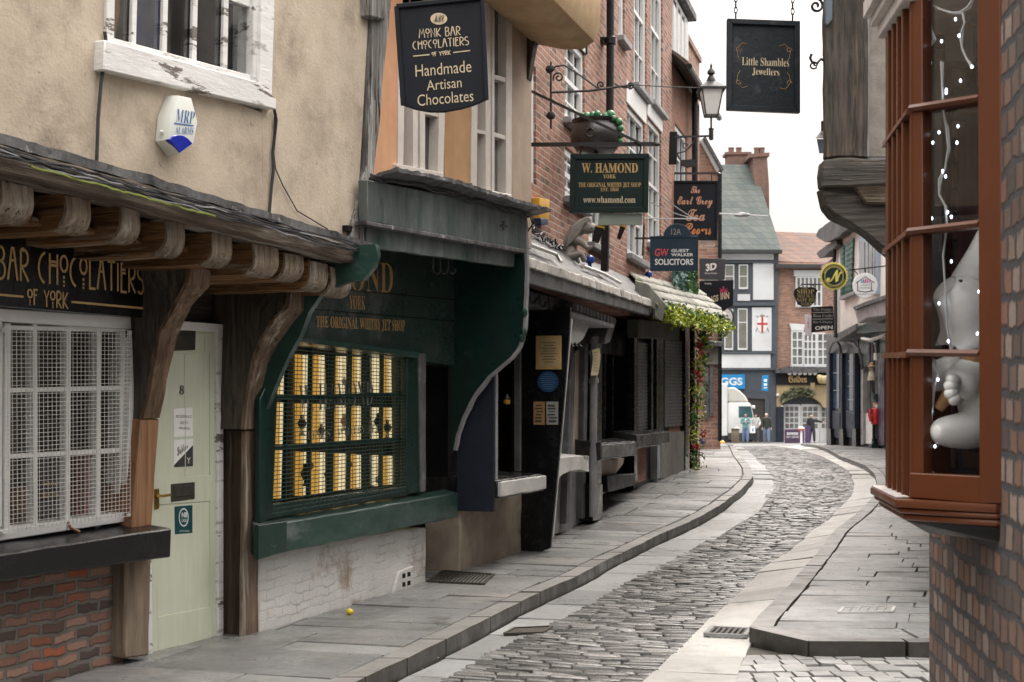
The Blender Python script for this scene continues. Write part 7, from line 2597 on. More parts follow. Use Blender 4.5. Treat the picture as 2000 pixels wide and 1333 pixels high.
    for i, (x0, x1, y0, y1, mt) in enumerate(((1808, 1840, 100, 680, 'grey_paint'), (1846, 1900, 60, 120, 'grey_pale'), (1870, 1912, 250, 700, 'mar'))):
        m_ = M[mt] if mt in M else mk('maroon_curtain', (.05, .012, .016), (.03, .008, .01), sc=4, st=(8, 8, .3), rough=.8)
        mb = MB().pp(FN, [(x0, y0), (x1, y0 - 4), (x1, y1), (x0, y1)], -.62 - .02 * i, -.6 - .02 * i)
        t.part(['shelf_post', 'shelf_board', 'curtain'][i], H_(mb), m_)
    # big white bear figure seated in the bay
    c = FN.p(1880, 880, -.16)
    fb = FS(1880, 4.88)
    base = fb.p(1885, 868, 0)
    b = T('bear_figure', 'large white seated bear figure holding a brown paper cone behind the small panes', 'figure', fb, base)
    V = lambda x, y, d=0.0: (fb.p(x, y, 0)[0], d, fb.p(x, y, 0)[2])
    k = 4.88 / F
    gl = mk('white_glossy_resin', (.74, .74, .72), (.68, .68, .665), sc=5, rough=.3, rv=.08, bump=.05, big=.05)
    verts = [V(1935, 800), V(1935, 740), V(1932, 690), V(1906, 620), V(1910, 560), V(1924, 500), V(1930, 440), V(1846, 566, .06), V(1925, 712, .05), V(1876, 735, .10), V(1842, 764, .13), V(1912, 840, .06), V(1850, 844, .10), V(1796, 842, .10), V(1990, 700), V(1990, 840, .05), V(1940, 860), V(1806, 742, -.02), V(1850, 732, -.05)]
    edges = [(0, 1), (1, 2), (2, 3), (3, 4), (4, 5), (5, 6), (3, 7), (2, 8), (8, 9), (9, 10), (0, 11), (11, 12), (12, 13), (2, 14), (0, 15), (0, 16), (2, 18), (18, 17)]
    radii = [62, 55, 44, 62, 52, 30, 12, 30, 30, 30, 34, 38, 28, 19, 30, 36, 40, 27, 24]
    skin(b, 'body', gl, fb, verts, edges, [r * k * 1.32 for r in radii])
    pv = [V(1868, 758, .15)]
    for i, (dx, dy) in enumerate(((-20, -20), (-26, -7), (-25, 8), (-16, 21))):
        fv = [V(1852 + dx * .3, 762 + dy * .6, .15), V(1846 + dx * .7, 762 + dy, .165), V(1842 + dx, 764 + dy * 1.1, .15)]
        skin(b, 'finger', gl, fb, fv, [(0, 1), (1, 2)], [13 * k, 12 * k, 9 * k], sub=2)
    mb = MB().ball(V(1853, 556, .13), (4 * k, 4 * k, 3 * k), 12)
    b.part('nose', mb, M['black_gloss'])
    mb = MB().ball(V(1912, 547, .105), (9 * k, 6 * k, 6 * k), 12)
    b.part('mouth', mb, mk('red_mouth', (.4, .04, .04), rough=.4, bump=0))
    mb = MB().ball(V(1906, 828, .13), (20 * k, 6 * k, 13 * k), 14)
    b.part('foot_pad', mb, mk('tan_pad', (.5, .36, .2), rough=.5, bump=0))
    cn = T('paper_cone', 'brown paper cone held in the white bear figure arms', 'cone', fb, V(1840, 770, .1))
    a_, b_ = V(1822, 800, .06), V(1890, 700, .10)
    cn.part('cone', MB().tube([a_, tuple(Vector(a_).lerp(Vector(b_), .5)), b_], .016, 14, .05), mk('kraft_paper', (.36, .20, .085), (.29, .155, .065), sc=6, rough=.7, bump=.1))
    mb = MB().box(FN.L(1806, 880, -.14)[0], FN.L(1920, 880, -.14)[0] + .08, -.24, -.06, z + .0, z + .04)
    pl = solo('display_block', 'pale grey block under the white bear figure in the bay', 'block', FH, cv((FN.L(1860, 880, -.14)[0], -.14, z)), H_(mb), M['grey_pale'], bev=.003)
    # fairy lights
    led = emit('cool_led', (.75, .87, 1.0), 5.0)
    wire = mk('clear_wire', (.72, .73, .74), (.6, .61, .62), sc=8, rough=.3, bump=0)
    runs = [('swagged string of fairy lights across the top pane of the bay', [(1805, -10), (1815, 6), (1835, 18), (1858, 25), (1874, 24), (1890, 14), (1904, -8)], [(1811, 8), (1866, 38)]),
            ('short drop of fairy lights with a forked end in the top pane', [(1880, 26), (1884, 45), (1875, 70), (1879, 95), (1888, 116), (1897, 130)], [(1898, 131), (1873, 70), (1876, 158), (1914, 165)]),
            ('drop of fairy lights by the corner post in the top pane', [(1813, 32), (1818, 50), (1823, 76), (1816, 92), (1815, 120), (1817, 150), (1809, 190)], [(1839, 81), (1811, 102), (1816, 124), (1815, 160), (1809, 188), (1848, 176), (1848, 182)]),
            ('long tangle of fairy lights down the second and third panes', [(1838, 120), (1842, 215), (1848, 250), (1852, 290), (1846, 330), (1834, 350), (1834, 380), (1846, 402), (1850, 440), (1842, 500), (1846, 560), (1850, 640), (1858, 690)], [(1871, 247), (1834, 259), (1822, 279), (1869, 279), (1841, 335), (1847, 345), (1804, 394), (1851, 415), (1858, 424), (1820, 427), (1858, 511), (1834, 593), (1852, 667), (1912, 570), (1909, 652)]),
            ('drop of fairy lights beside the bear in the lowest pane', [(1822, 700), (1832, 730), (1822, 770), (1816, 810), (1819, 850), (1812, 880), (1810, 910), (1820, 922)], [(1810, 732), (1832, 742), (1809, 830), (1818, 804), (1826, 872)])]
    for lab, path, bulbs in runs:
        f = T('fairy_lights', lab, 'fairy lights', FN, FN.p(*path[0], -.06), 'fairy light strings in the bay')
        mb = MB().tube([FN.p(x, y, -.06) for x, y in path], .0034, 5)
        mb.tube([FN.p(x + 3 * math.sin(y * .11) + 2, y + 2, -.066) for x, y in path], .0026, 4)
        f.part('wire', mb, wire)
        for x, y in bulbs:
            f.part('bulb', MB().ball(FN.p(x, y, -.056), (.0036, .0034, .006), 8), led)


def build_G():
    t = T('timber_house', 'jettied timber framed house with a dark corner post and grey plaster beyond the passage', 'house', FG, (2.9, 0, 0))
    mb = MB().pp(FG, [(1613, -420), (1696, -420), (1695, 308), (1612, 310)], -.08, .02)
    t.part('corner_post', mb, M['oak_dark'], bev=.012, rough=(.09, .014, 5))
    mb = MB().pp(FG, [(1695, -420), (1990, -420), (1990, 306), (1694, 306)], -.3, -.03)
    t.part('wall', mb, mk('grey_roughcast', (.30, .275, .24), (.21, .19, .165), sc=6, rough=.95, bump=.5, bs=60, spots=((.17, .155, .14), 1.8, .58, .2)), rough=(.25, .006, 4))
    mb = MB().pp(FG, [(1693, -420), (1699, -420), (1698, 306), (1692, 306)], -.1, -.01)
    t.part('lime_fillet', mb, M['grey_pale'])
    mb = MB().pp(FG, [(1609, 312), (1640, 310), (1990, 309), (1990, 352), (1606, 366), (1605, 340)], -.1, .07)
    t.part('bressummer', mb, M['oak_darkh'], bev=.012, rough=(.09, .014, 5))
    mb = MB().pp(FG, [(1606, 367), (1730, 361), (1990, 358), (1990, 540), (1760, 512), (1728, 486), (1702, 462), (1665, 438), (1630, 420), (1613, 403)], -.22, .0)
    t.part('jetty_bracket', mb, M['oak_darkh'], bev=.012, rough=(.09, .012, 5))
    mb = MB().pp(FG, [(1666, 360), (1760, 357), (1760, 398), (1692, 398), (1684, 386)], -.2, .05)
    t.part('corbel', mb, M['oak'], bev=.012, rough=(.07, .008, 5))
    mb = MB()
    a = .345
    pw = lambda x, y: (x, 10.8 - y)
    mb.zprism([pw(2.40, 10.84), pw(5.5, 10.84), pw(14.0, 39), pw(10.75, 39), pw(2.42 + a * 11.2, 22)], 3.3, 6.6)
    t.part('side_wall', mb, M['grey_pale'])
    mb = MB().zprism([pw(3.45, 11.0), pw(5.5, 11.0), pw(14.0, 39), pw(11.15, 39), pw(3.45 + a * 11, 22)], -.1, 3.28)
    t.part('shop_wall', mb, M['oak_dark'])
    # jeweller's board
    f = FS(1492, 11.4, .05)
    q = [(1421, 36), (1563, 41), (1563, 221), (1420, 215)]

    def orn(t2, fr, d):
        mb = MB()
        for cx, cy, s in ((1442, 96, 1), (1541, 99, -1), (1442, 160, 1), (1541, 163, -1)):
            up = -1 if cy < 120 else 1
            mb.tube(scroll((cx, cy), 6, 1.1, s, 0, 14, fr, d + .003), .0018, 4)
            mb.tube([fr.p(cx, cy + up * 4, d + .003), fr.p(cx + s * 8, cy + up * 12, d + .003), fr.p(cx + s * 18, cy + up * 9, d + .003)], .0018, 4)
            mb.tube([fr.p(cx - s * 3, cy, d + .003), fr.p(cx - s * 1, cy - up * 14, d + .003), fr.p(cx + s * 4, cy - up * 22, d + .003)], .0018, 4)
        t2.part('scrollwork', mb, M['gold_dull'])
    t2 = signboard(f, q, -.05, 0, 'hanging_sign', 'dark slate hanging board of the jewellers with gilt corner scrolls hung on chains', 'sign', M['jewel_board'], [
        (serif('Little Shambles'), [(1449, 112), (1541, 115), (1541, 131), (1449, 128)], 'cream_ink', {'bold': -.006}), (serif('Jewellers'), [(1469, 133), (1522, 135), (1522, 150), (1469, 148)], 'cream_ink', {'bold': -.006})], frame=.028, fw=10, extra=orn)
    mb = MB()
    for x, y in ((1437, 37), (1548, 40)):
        chain(mb, f, (x, y), (x, -40), -.025, 7, .0045)
    t2.part('chain', mb, M['iron'])
    mb = MB().bar(f.p(1400, -40, -.025), f.p(1640, -40, -.025), .03, .03)
    mb.tube(scroll((1594, 12), 14, 1.3, 1, -1.2, fr=f, d=-.025), .011, 6)
    mb.tube([f.p(1598, -2, -.025), f.p(1604, -20, -.025), f.p(1610, -40, -.025)], .011, 6)
    t2.part('bracket', mb, M['iron'])
    mb = MB().pp(FG, [(1612, -20), (1626, -10), (1626, 38), (1616, 50), (1612, 46)], .02, .06)
    solo('bracket_plate', 'blue grey iron plate at the top of the dark corner post', 'plate', FG, FG.p(1618, 20, .05), mb, mk('blue_grey_iron', (.12, .16, .19), (.08, .11, .13), rough=.5), bev=.004)
    mb = MB()
    mb.tube([FG.p(1614, 121, -.05), FG.p(1603, 116, -.05), FG.p(1596, 124, -.05), FG.p(1586, 122, -.05), FG.p(1582, 114, -.05), FG.p(1585, 106, -.05)], .011, 5)
    mb.tube(scroll((1588, 128), 8, 1.0, 1, .5, 16, FG, -.05), .007, 5)
    mb.tube([FG.p(1600, 118, -.05), FG.p(1594, 130, -.05), FG.p(1588, 124, -.05)], .008, 5)
    solo('iron_hook', 'twisted wrought iron hook on the dark corner post', 'hook', FG, FG.p(1612, 121, -.05), mb, M['iron'])
    fl = FS(1604, 14)
    tl = T('wall_lantern', 'small blue grey lantern peeping out from behind the dark corner post', 'lantern', fl, fl.p(1606, 300, 0))
    mb = MB().hexa([fl.p(1600, 300, -.06), fl.p(1616, 300, -.06), fl.p(1616, 300, .06), fl.p(1600, 300, .06), fl.p(1595, 272, -.12), fl.p(1622, 272, -.12), fl.p(1622, 272, .12), fl.p(1595, 272, .12)])
    tl.part('lantern_glass', mb, mk('pale_blue_glass', (.30, .36, .43), (.25, .3, .37), rough=.2, bump=0))
    mb = MB().hexa([fl.p(1592, 271, -.15), fl.p(1624, 271, -.15), fl.p(1624, 271, .15), fl.p(1592, 271, .15), fl.p(1604, 256, -.03), fl.p(1612, 256, -.03), fl.p(1612, 256, .03), fl.p(1604, 256, .03)])
    mb.bar(fl.p(1607, 256, 0), fl.p(1607, 240, 0), .03, .03)
    mb.bar(fl.p(1604, 240, 0), fl.p(1720, 240, 0), .03, .03)
    tl.part('cap', mb, M['lead'])


build_H()
build_G()
# ------------------------------------------------------------------ far end of the lane
FE = Fr(10.83, 50, -.018, -1)
YF = 84.0
FF_ = Fr(0, YF, 1, 0)


def build_E():
    t = T('white_house', 'white rendered jettied house with green shutters over a black shop front', 'house', FE, (1, 0, .4))
    J = .45
    u0, u1 = FE.L(1634, 600, J)[0], 11.5
    zb = FE.L(1660, 643, J)[1]
    zt = FE.L(1650, 452, J)[1]
    mb = MB().pp(FE, [(1634, 652), (1634, 484), (1652, 455), (1668, 441), (1760, 395), (1760, 610)], -3, J)
    t.part('wall', mb, mk('white_render', (.74, .70, .66), (.64, .60, .57), sc=2, rough=.9, bump=.2, spots=((.36, .33, .3), 1.2, .6, .2)))
    mb = MB().pp(FE, [(1604, 520), (1633, 500), (1633, 655), (1612, 655)], -2.5, .2)
    t.part('end_wall', mb, M['brick_far'])
    mb = MB().pp(FE, [(1594, 462), (1600, 448), (1628, 428), (1662, 416), (1668, 440), (1650, 452), (1632, 466), (1612, 474)], -3.2, J + .3)
    rt = mk('dark_old_tile', (.115, .11, .11), (.07, .068, .068), sc=2, rough=.8, bump=.8, bs=5, spots=((.22, .2, .16), 2, .6, .1))
    t.part('roof', mb, rt, rough=(.3, .04, 2))
    mb = MB().pp(FE, [(1594, 494), (1604, 486), (1632, 468), (1634, 480), (1612, 500), (1600, 504)], -1, J + .2)
    t.part('lower_roof', mb, rt, rough=(.3, .04, 2))
    mb = MB().tube([FE.p(1631, 470, J + .1), FE.p(1629, 520, J + .1), FE.p(1632, 560, J + .1), FE.p(1632, 660, J + .1)], .06, 8)
    t.part('rainwater_pipe', mb, M['black_gloss'])
    for i, q in enumerate(([(1641, 484), (1648, 478), (1648, 575), (1641, 580)], [(1650, 476), (1666, 465), (1662, 570), (1650, 576)])):
        mb = MB().pp(FE, q, J - .05, J + .06)
        sh = t.part('shutter', mb, mk('shutter_green', (.02, .12, .075), (.015, .09, .056), rough=.4), bev=.01)
        mb = MB()
        for k in range(10):
            f = (k + .5) / 10
            y = q[0][1] + (q[3][1] - q[0][1]) * f
            y2 = q[1][1] + (q[2][1] - q[1][1]) * f
            mb.pb(FE, (q[0][0] + 1.2, y), (q[1][0] - 1.2, y2), 3, J + .05, J + .075)
        t.part('louvre', mb, M['green'], parent=sh)
    mb = MB().pp(FE, [(1640, 580), (1668, 568), (1668, 574), (1640, 587)], J, J + .15)
    t.part('window_sill', mb, M['grey_pale'])
    mb = MB().pp(FE, [(1678, 452), (1712, 470), (1711, 575), (1678, 570)], J - .1, J + .12)
    w = t.part('window', mb, mk('blue_grey_window', (.30, .345, .43), (.24, .28, .36), sc=6, rough=.5))
    mb = MB()
    for x0, x1 in ((1683, 1688), (1691, 1695), (1699, 1703), (1705, 1708)):
        mb.pp(FE, [(x0, 470), (x1, 474), (x1, 560), (x0, 560)], J + .12, J + .14)
    t.part('pane', mb, M['glass_far'], parent=w)
    mb = MB().pp(FE, [(1614, 652), (1634, 652), (1672, 632), (1672, 645), (1634, 668), (1614, 668)], -.2, J + .06)
    t.part('jetty_beam', mb, M['grey_paint'], bev=.02)
    mb = MB().pp(FE, [(1668, 604), (1690, 596), (1760, 574), (1760, 612), (1692, 622), (1676, 632)], 0, J + .55)
    t.part('canopy', mb, mk('lilac_grey_canopy', (.30, .27, .28), (.22, .2, .21), rough=.6), bev=.02)
    mb = MB().pp(FE, [(1666, 600), (1690, 590), (1760, 566), (1760, 574), (1690, 597), (1668, 606)], -.1, J + .65)
    t.part('canopy_lead', mb, M['lead'])
    mb = MB().pp(FE, [(1672, 634), (1760, 612), (1760, 645), (1674, 652)], 0, J)
    t.part('fascia', mb, M['green'])
    # black shop front
    mb = MB().pp(FE, [(1614, 660), (1676, 645), (1676, 876), (1614, 872)], -.6, 0)
    sf = t.part('shop_front', mb, mk('blue_black_paint', (.016, .018, .026), (.022, .025, .034), sc=3, rough=.35, bump=.05))
    gw = M['grey_pale']
    for x, w_, yt in ((1619, 2.2, 690), (1643, 2.4, 690), (1668, 2.2, 690), (1684, 3.2, 720)):
        t.part('pilaster', MB().pb(FE, (x, yt), (x, 868), w_, 0, .14), M['slate_blue'] if x < 1680 else M['grey_pale'], parent=sf)
    for x in (1619, 1643, 1668):
        t.part('pilaster_base', MB().pp(FE, [(x - 3, 838), (x + 3, 838), (x + 4, 872), (x - 4, 872)], 0, .17), M['black_gloss'], parent=sf)
    mb = MB()
    for x0, x1, ys in ((1628, 1639, (729, 763)), (1656, 1667, (706, 731, 755, 781))):
        for y in ys:
            mb.pb(FE, (x0, y), (x1, y), 1.6, 0, .05)
    t.part('glazing_bar', mb, M['grey_pale'], parent=sf)
    for x0, x1, y0, y1 in ((1622, 1639, 692, 798), (1648, 1666, 692, 802)):
        t.part('pane', MB().pp(FE, [(x0, y0), (x1, y0), (x1, y1), (x0, y1)], 0, .02), M['glass_b'], parent=sf)
    for x0, x1 in ((1625, 1640), (1652, 1667)):
        mb = MB().pp(FE, [(x0, 802), (x1, 806), (x1, 858), (x0, 854)], 0, .06)
        t.part('stall_riser', mb, M['slate_blue'], parent=sf, bev=.02)
    mb = MB().tube([FE.p(1618, 690, .1), FE.p(1624, 672, .3), FE.p(1634, 664, .4), FE.p(1640, 676, .2), FE.p(1642, 692, .12)], .05, 6)
    mb.tube([FE.p(1658, 668, .3), FE.p(1668, 672, .3), FE.p(1678, 684, .25), FE.p(1682, 700, .2), FE.p(1684, 722, .15)], .05, 6)
    t.part('arched_bracket', mb, M['grey_paint'], parent=sf)
    # green shop
    t = T('green_fronted_shop', 'narrow dark green shop front with a white stall riser next to the bay window', 'shop', FE, (FE.L(1700, 860, 0)[0], 0, .4))
    mb = MB().pp(FE, [(1677, 648), (1770, 635), (1770, 885), (1677, 878)], -.6, -.02)
    t.part('wall', mb, M['green'])
    mb = MB().pp(FE, [(1687, 808), (1708, 808), (1708, 868), (1687, 868)], -.02, .06)
    t.part('stall_riser', mb, M['white_paint'], bev=.02)
    mb = MB()
    for x in (1697, 1703, 1711):
        mb.pb(FE, (x, 660), (x, 806), 1.6, -.02, .04)
    mb.pp(FE, [(1681, 716), (1687, 716), (1686, 870), (1681, 870)], -.02, .12)
    t.part('shop_post', mb, M['grey_paint'])
    mb = MB().pp(FE, [(1714, 690), (1727, 690), (1727, 870), (1714, 872)], -.02, .05)
    t.part('door', mb, mk('plum_door', (.03, .015, .04), (.025, .012, .034), rough=.4))
    mb = MB().tube([FE.p(1684, 662, .5), FE.p(1700, 665, .5), FE.p(1716, 660, .5), FE.p(1730, 655, .5)], .05, 6)
    solo('cable_duct', 'pale duct sagging under the canopy of the green fronted shop', 'duct', FE, FE.p(1700, 664, .5), mb, M['white_wash'])
    l = T('shop_lamp', 'white tubular swan neck lamp on the green shop front', 'lamp', FE, FE.p(1711, 700, .2))
    l.part('arm', MB().tube([FE.p(1700, 668, .02), FE.p(1705, 667, .2), FE.p(1710, 674, .3), FE.p(1711, 690, .3)], .03, 6), M['grey_pale'])
    l.part('lamp_shade', MB().tube([FE.p(1711, 690, .3), FE.p(1711, 704, .3)], .07, 8), M['lamp_glass'])
    # nutcracker soldier
    f = FS(1711, 41.5)
    zg = gnd(41.5)
    c = (f.p(1711, 860, 0)[0], 0, zg)
    n = T('nutcracker_figure', 'wooden toy soldier figure in a red coat with a white beard by the green shop', 'figure', f, c)
    rd = mk('red_lacquer', (.50, .015, .02), (.42, .012, .018), rough=.3, bump=0)
    n.part('base', MB().box(c[0] - .17, c[0] + .17, -.15, .15, zg, zg + .12), M['green'], bev=.01)
    for s in (-.06, .06):
        n.part('leg', MB().lathe((c[0] + s, 0, zg + .12), [(.06, 0), (.065, .1), (.05, .2), (.052, .5), (.05, .58)], 10), M['black_gloss'])
        n.part('boot', MB().box(c[0] + s - .06, c[0] + s + .06, -.06, .14, zg + .121, zg + .2), M['black_gloss'], bev=.02)
    n.part('coat', MB().lathe((c[0], 0, zg + .68), [(.12, 0), (.15, .04), (.13, .2), (.14, .42), (.09, .5)], 12), rd)
    n.part('arm', MB().tube([(c[0] - .16, .02, zg + 1.14), (c[0] - .2, .05, zg + .95), (c[0] - .17, .1, zg + .78)], .05, 8), rd)
    n.part('arm', MB().tube([(c[0] + .16, .02, zg + 1.14), (c[0] + .2, .05, zg + .95), (c[0] + .17, .1, zg + .78)], .05, 8), rd)
    n.part('head', MB().lathe((c[0], 0, zg + 1.17), [(.05, 0), (.085, .03), (.09, .12), (.08, .17)], 12), mk('doll_skin', (.58, .38, .28), rough=.5, bump=0))
    n.part('beard', MB().ball((c[0] + .02, .07, zg + 1.2), (.07, .05, .09), 10), M['sign_white'])
    n.part('hat', MB().lathe((c[0], 0, zg + 1.34), [(.1, 0), (.1, .03), (.085, .05), (.095, .22), (.02, .24)], 12), M['green_worn'])
    # straw hatted doll hanging above
    c = f.p(1706, 735, .2)
    n = T('straw_doll', 'straw hatted doll with a pale shirt and striped legs hung on the green shop front', 'figure', FE, FE.p(1703, 735, .25))
    c = FE.p(1703, 735, .25)
    k = 43 / F
    n.part('shirt', MB().lathe((c[0], c[1], c[2] - 8 * k), [(9 * k, 0), (8 * k, 5 * k), (5 * k, 16 * k), (2 * k, 19 * k)], 10), mk('straw_shirt', (.5, .45, .33), rough=.8))
    n.part('head', MB().ball((c[0], c[1], c[2] + 15 * k), 4.5 * k, 10), mk('doll_face', (.5, .33, .2), rough=.7))
    n.part('hat', MB().lathe((c[0], c[1], c[2] + 18 * k), [(10 * k, 0), (4.5 * k, 1.5 * k), (4 * k, 6 * k), (.5 * k, 8 * k)], 12), mk('straw_hat', (.42, .22, .09), (.5, .36, .18), sc=12, rough=.8))
    for s in (-3, 3):
        n.part('leg', MB().tube([(c[0] + s * k, c[1], c[2] - 8 * k), (c[0] + s * k, c[1], c[2] - 30 * k)], 1.8 * k, 6), M['dark_ink'])


def disc(fr, cx, cy, r, n=40, wob=0):
    return [(cx + (r + (wob if i % 2 else 0)) * math.cos(2 * math.pi * i / n), cy + (r + (wob if i % 2 else 0)) * math.sin(2 * math.pi * i / n)) for i in range(n)]


def build_E_signs():
    f = FS(1629, 38, -.05)
    gy = mk('yellow_gold', (.52, .44, .10), (.45, .37, .08), rough=.45, bump=0)
    t = signboard(f, disc(f, 1629, 540, 26, 56, 2.6), -.07, -.01, 'hanging_sign', 'round dark green board with a toothed gold rim and a gold capital N', 'sign', gy, [])
    t.part('disc', MB().pp(f, disc(f, 1629, 540, 23.5), -.012, .0), M['dgreen_board'])
    mb = MB()
    ring = disc(f, 1629, 540, 18)
    mb.tube([f.p(x, y, .004) for x, y in ring + ring[:1]], .008, 5)
    mb.ptext(f, script('N'), [(1614, 527), (1645, 527), (1645, 552), (1614, 552)], 0, bold=.02)
    for i in range(16):
        a = R(200 + i * 9)
        x, y = 1629 + 20.6 * math.cos(a), 540 + 20.6 * math.sin(a)
        mb.pb(f, (x - .8, y), (x + .8, y), 1.6, 0, .004)
        a = R(20 + i * 9)
        x, y = 1629 + 20.6 * math.cos(a), 540 + 20.6 * math.sin(a)
        mb.pb(f, (x - .8, y), (x + .8, y), 1.6, 0, .004)
    t.part('lettering', mb, gy)
    t.part('pole', MB().tube([f.p(1632, 566, -.03), f.p(1632, 660, -.03)], .03, 6), M['iron'])
    f = FS(1690, 36, -.05)
    t = signboard(f, disc(f, 1690, 558, 24.5), -.06, 0, 'hanging_sign', 'round white board with a small outlined house and coloured bars', 'sign', M['sign_white'], [('JANET\'S', (1681, 556, 1699, 559.5), 'dark_ink'), ('HANDMADE', (1677, 561, 1703, 564.5), 'grey_ink'), ('HANDMADE HOME', (1673, 574, 1706, 576), 'dark_ink')])
    mb = MB()
    for a, b in (((1672, 553), (1690, 541)), ((1690, 541), (1708, 553)), ((1675, 552), (1675, 568)), ((1702, 552), (1702, 568)), ((1674, 568), (1690, 571)), ((1690, 571), (1706, 568))):
        mb.pb(f, a, b, 1.5, 0, .004)
    t.part('house_outline', mb, M['dark_ink'])
    for i, c in enumerate(((.12, .45, .6), (.16, .2, .5), (.5, .12, .3), (.6, .2, .35), (.55, .25, .4))):
        x = 1681 + i * 4
        t.part('coloured_bar', MB().pp(f, [(x, 553), (x + 3, 553), (x + 3, 548 - (2 - abs(i - 2)) * 1.5), (x, 548 - (2 - abs(i - 2)) * 1.5)], 0, .004), mk('bar_colour', c, rough=.5, bump=0))
    t.part('bracket', MB().bar(f.p(1660, 528, -.03), f.p(1730, 520, -.03), .03, .03).tube([f.p(1690, 534, -.03), f.p(1690, 524, -.03)], .015, 5).tube([f.p(1668, 528, -.03), f.p(1676, 537, -.03)], .012, 5), M['iron'])
    f = FS(1574, 46)
    q = [(1552, 566), (1560, 561), (1588, 561), (1597, 567), (1594, 574), (1592, 590), (1582, 599), (1568, 600), (1558, 594), (1553, 582), (1550, 574)]
    gd = mk('aged_gold', (.36, .30, .13), (.3, .24, .1), rough=.5, bump=0)
    t = signboard(f, q, -.06, 0, 'hanging_sign', 'black cauldron shaped hanging board crowded with old gold lettering', 'sign', M['black_matt'], [])
    mb = MB()
    for s, q in (('THE', (1566, 562, 1578, 565)), ('SHOP', (1557, 565.5, 1590, 575)), ('THAT MUST', (1557, 576, 1591, 582)), ('NOT BE', (1556, 583, 1592, 590)), ('NAMED', (1564, 591, 1586, 598))):
        mb.ptext(f, serif(s), q, 0, bold=-.01)
    t.part('lettering', mb, gd)
    t.part('bracket', MB().bar(f.p(1565, 556, -.03), f.p(1640, 556, -.03), .04, .04).tube([f.p(1560, 561, -.03), f.p(1566, 556, -.03)], .015, 5).tube([f.p(1590, 561, -.03), f.p(1586, 556, -.03)], .015, 5), M['iron'])
    f = FS(1605, 44)
    signboard(f, [(1585, 600), (1627, 598), (1630, 645), (1585, 650)], -.06, 0, 'hanging_sign', 'black oblong hanging board with several faint white lettered lines and a blue emblem', 'sign', M['black_matt'], [
        (serif('The Fudge'), (1588, 603, 1624, 608), 'grey_ink'), ('-', ((1587, 611), (1627, 610), 1.5), 'grey_ink'), (serif('Rose Crafts'), (1588, 614, 1626, 620), 'grey_ink'), ('-', ((1587, 624), (1627, 623), 1.5), 'grey_ink'), (serif('Bar & Pantry'), (1588, 627, 1626, 633), 'grey_ink'), ('OPEN', [(1592, 638), (1626, 636), (1626, 643), (1592, 645)], 'sign_white', {'bold': .01})])
    signboard(f, [(1572, 614), (1586, 616), (1586, 656), (1573, 657)], -.05, -.02, 'hanging_sign', 'pale narrow board with faint pink lettering beside the black oblong board', 'sign', mk('pale_lilac_board', (.56, .54, .57), (.5, .48, .51), rough=.6), [('T', (1577, 622, 1582, 627), 'red_ink'), ('E', (1577, 629, 1582, 634), 'red_ink'), ('A', (1577, 636, 1582, 641), 'red_ink')])


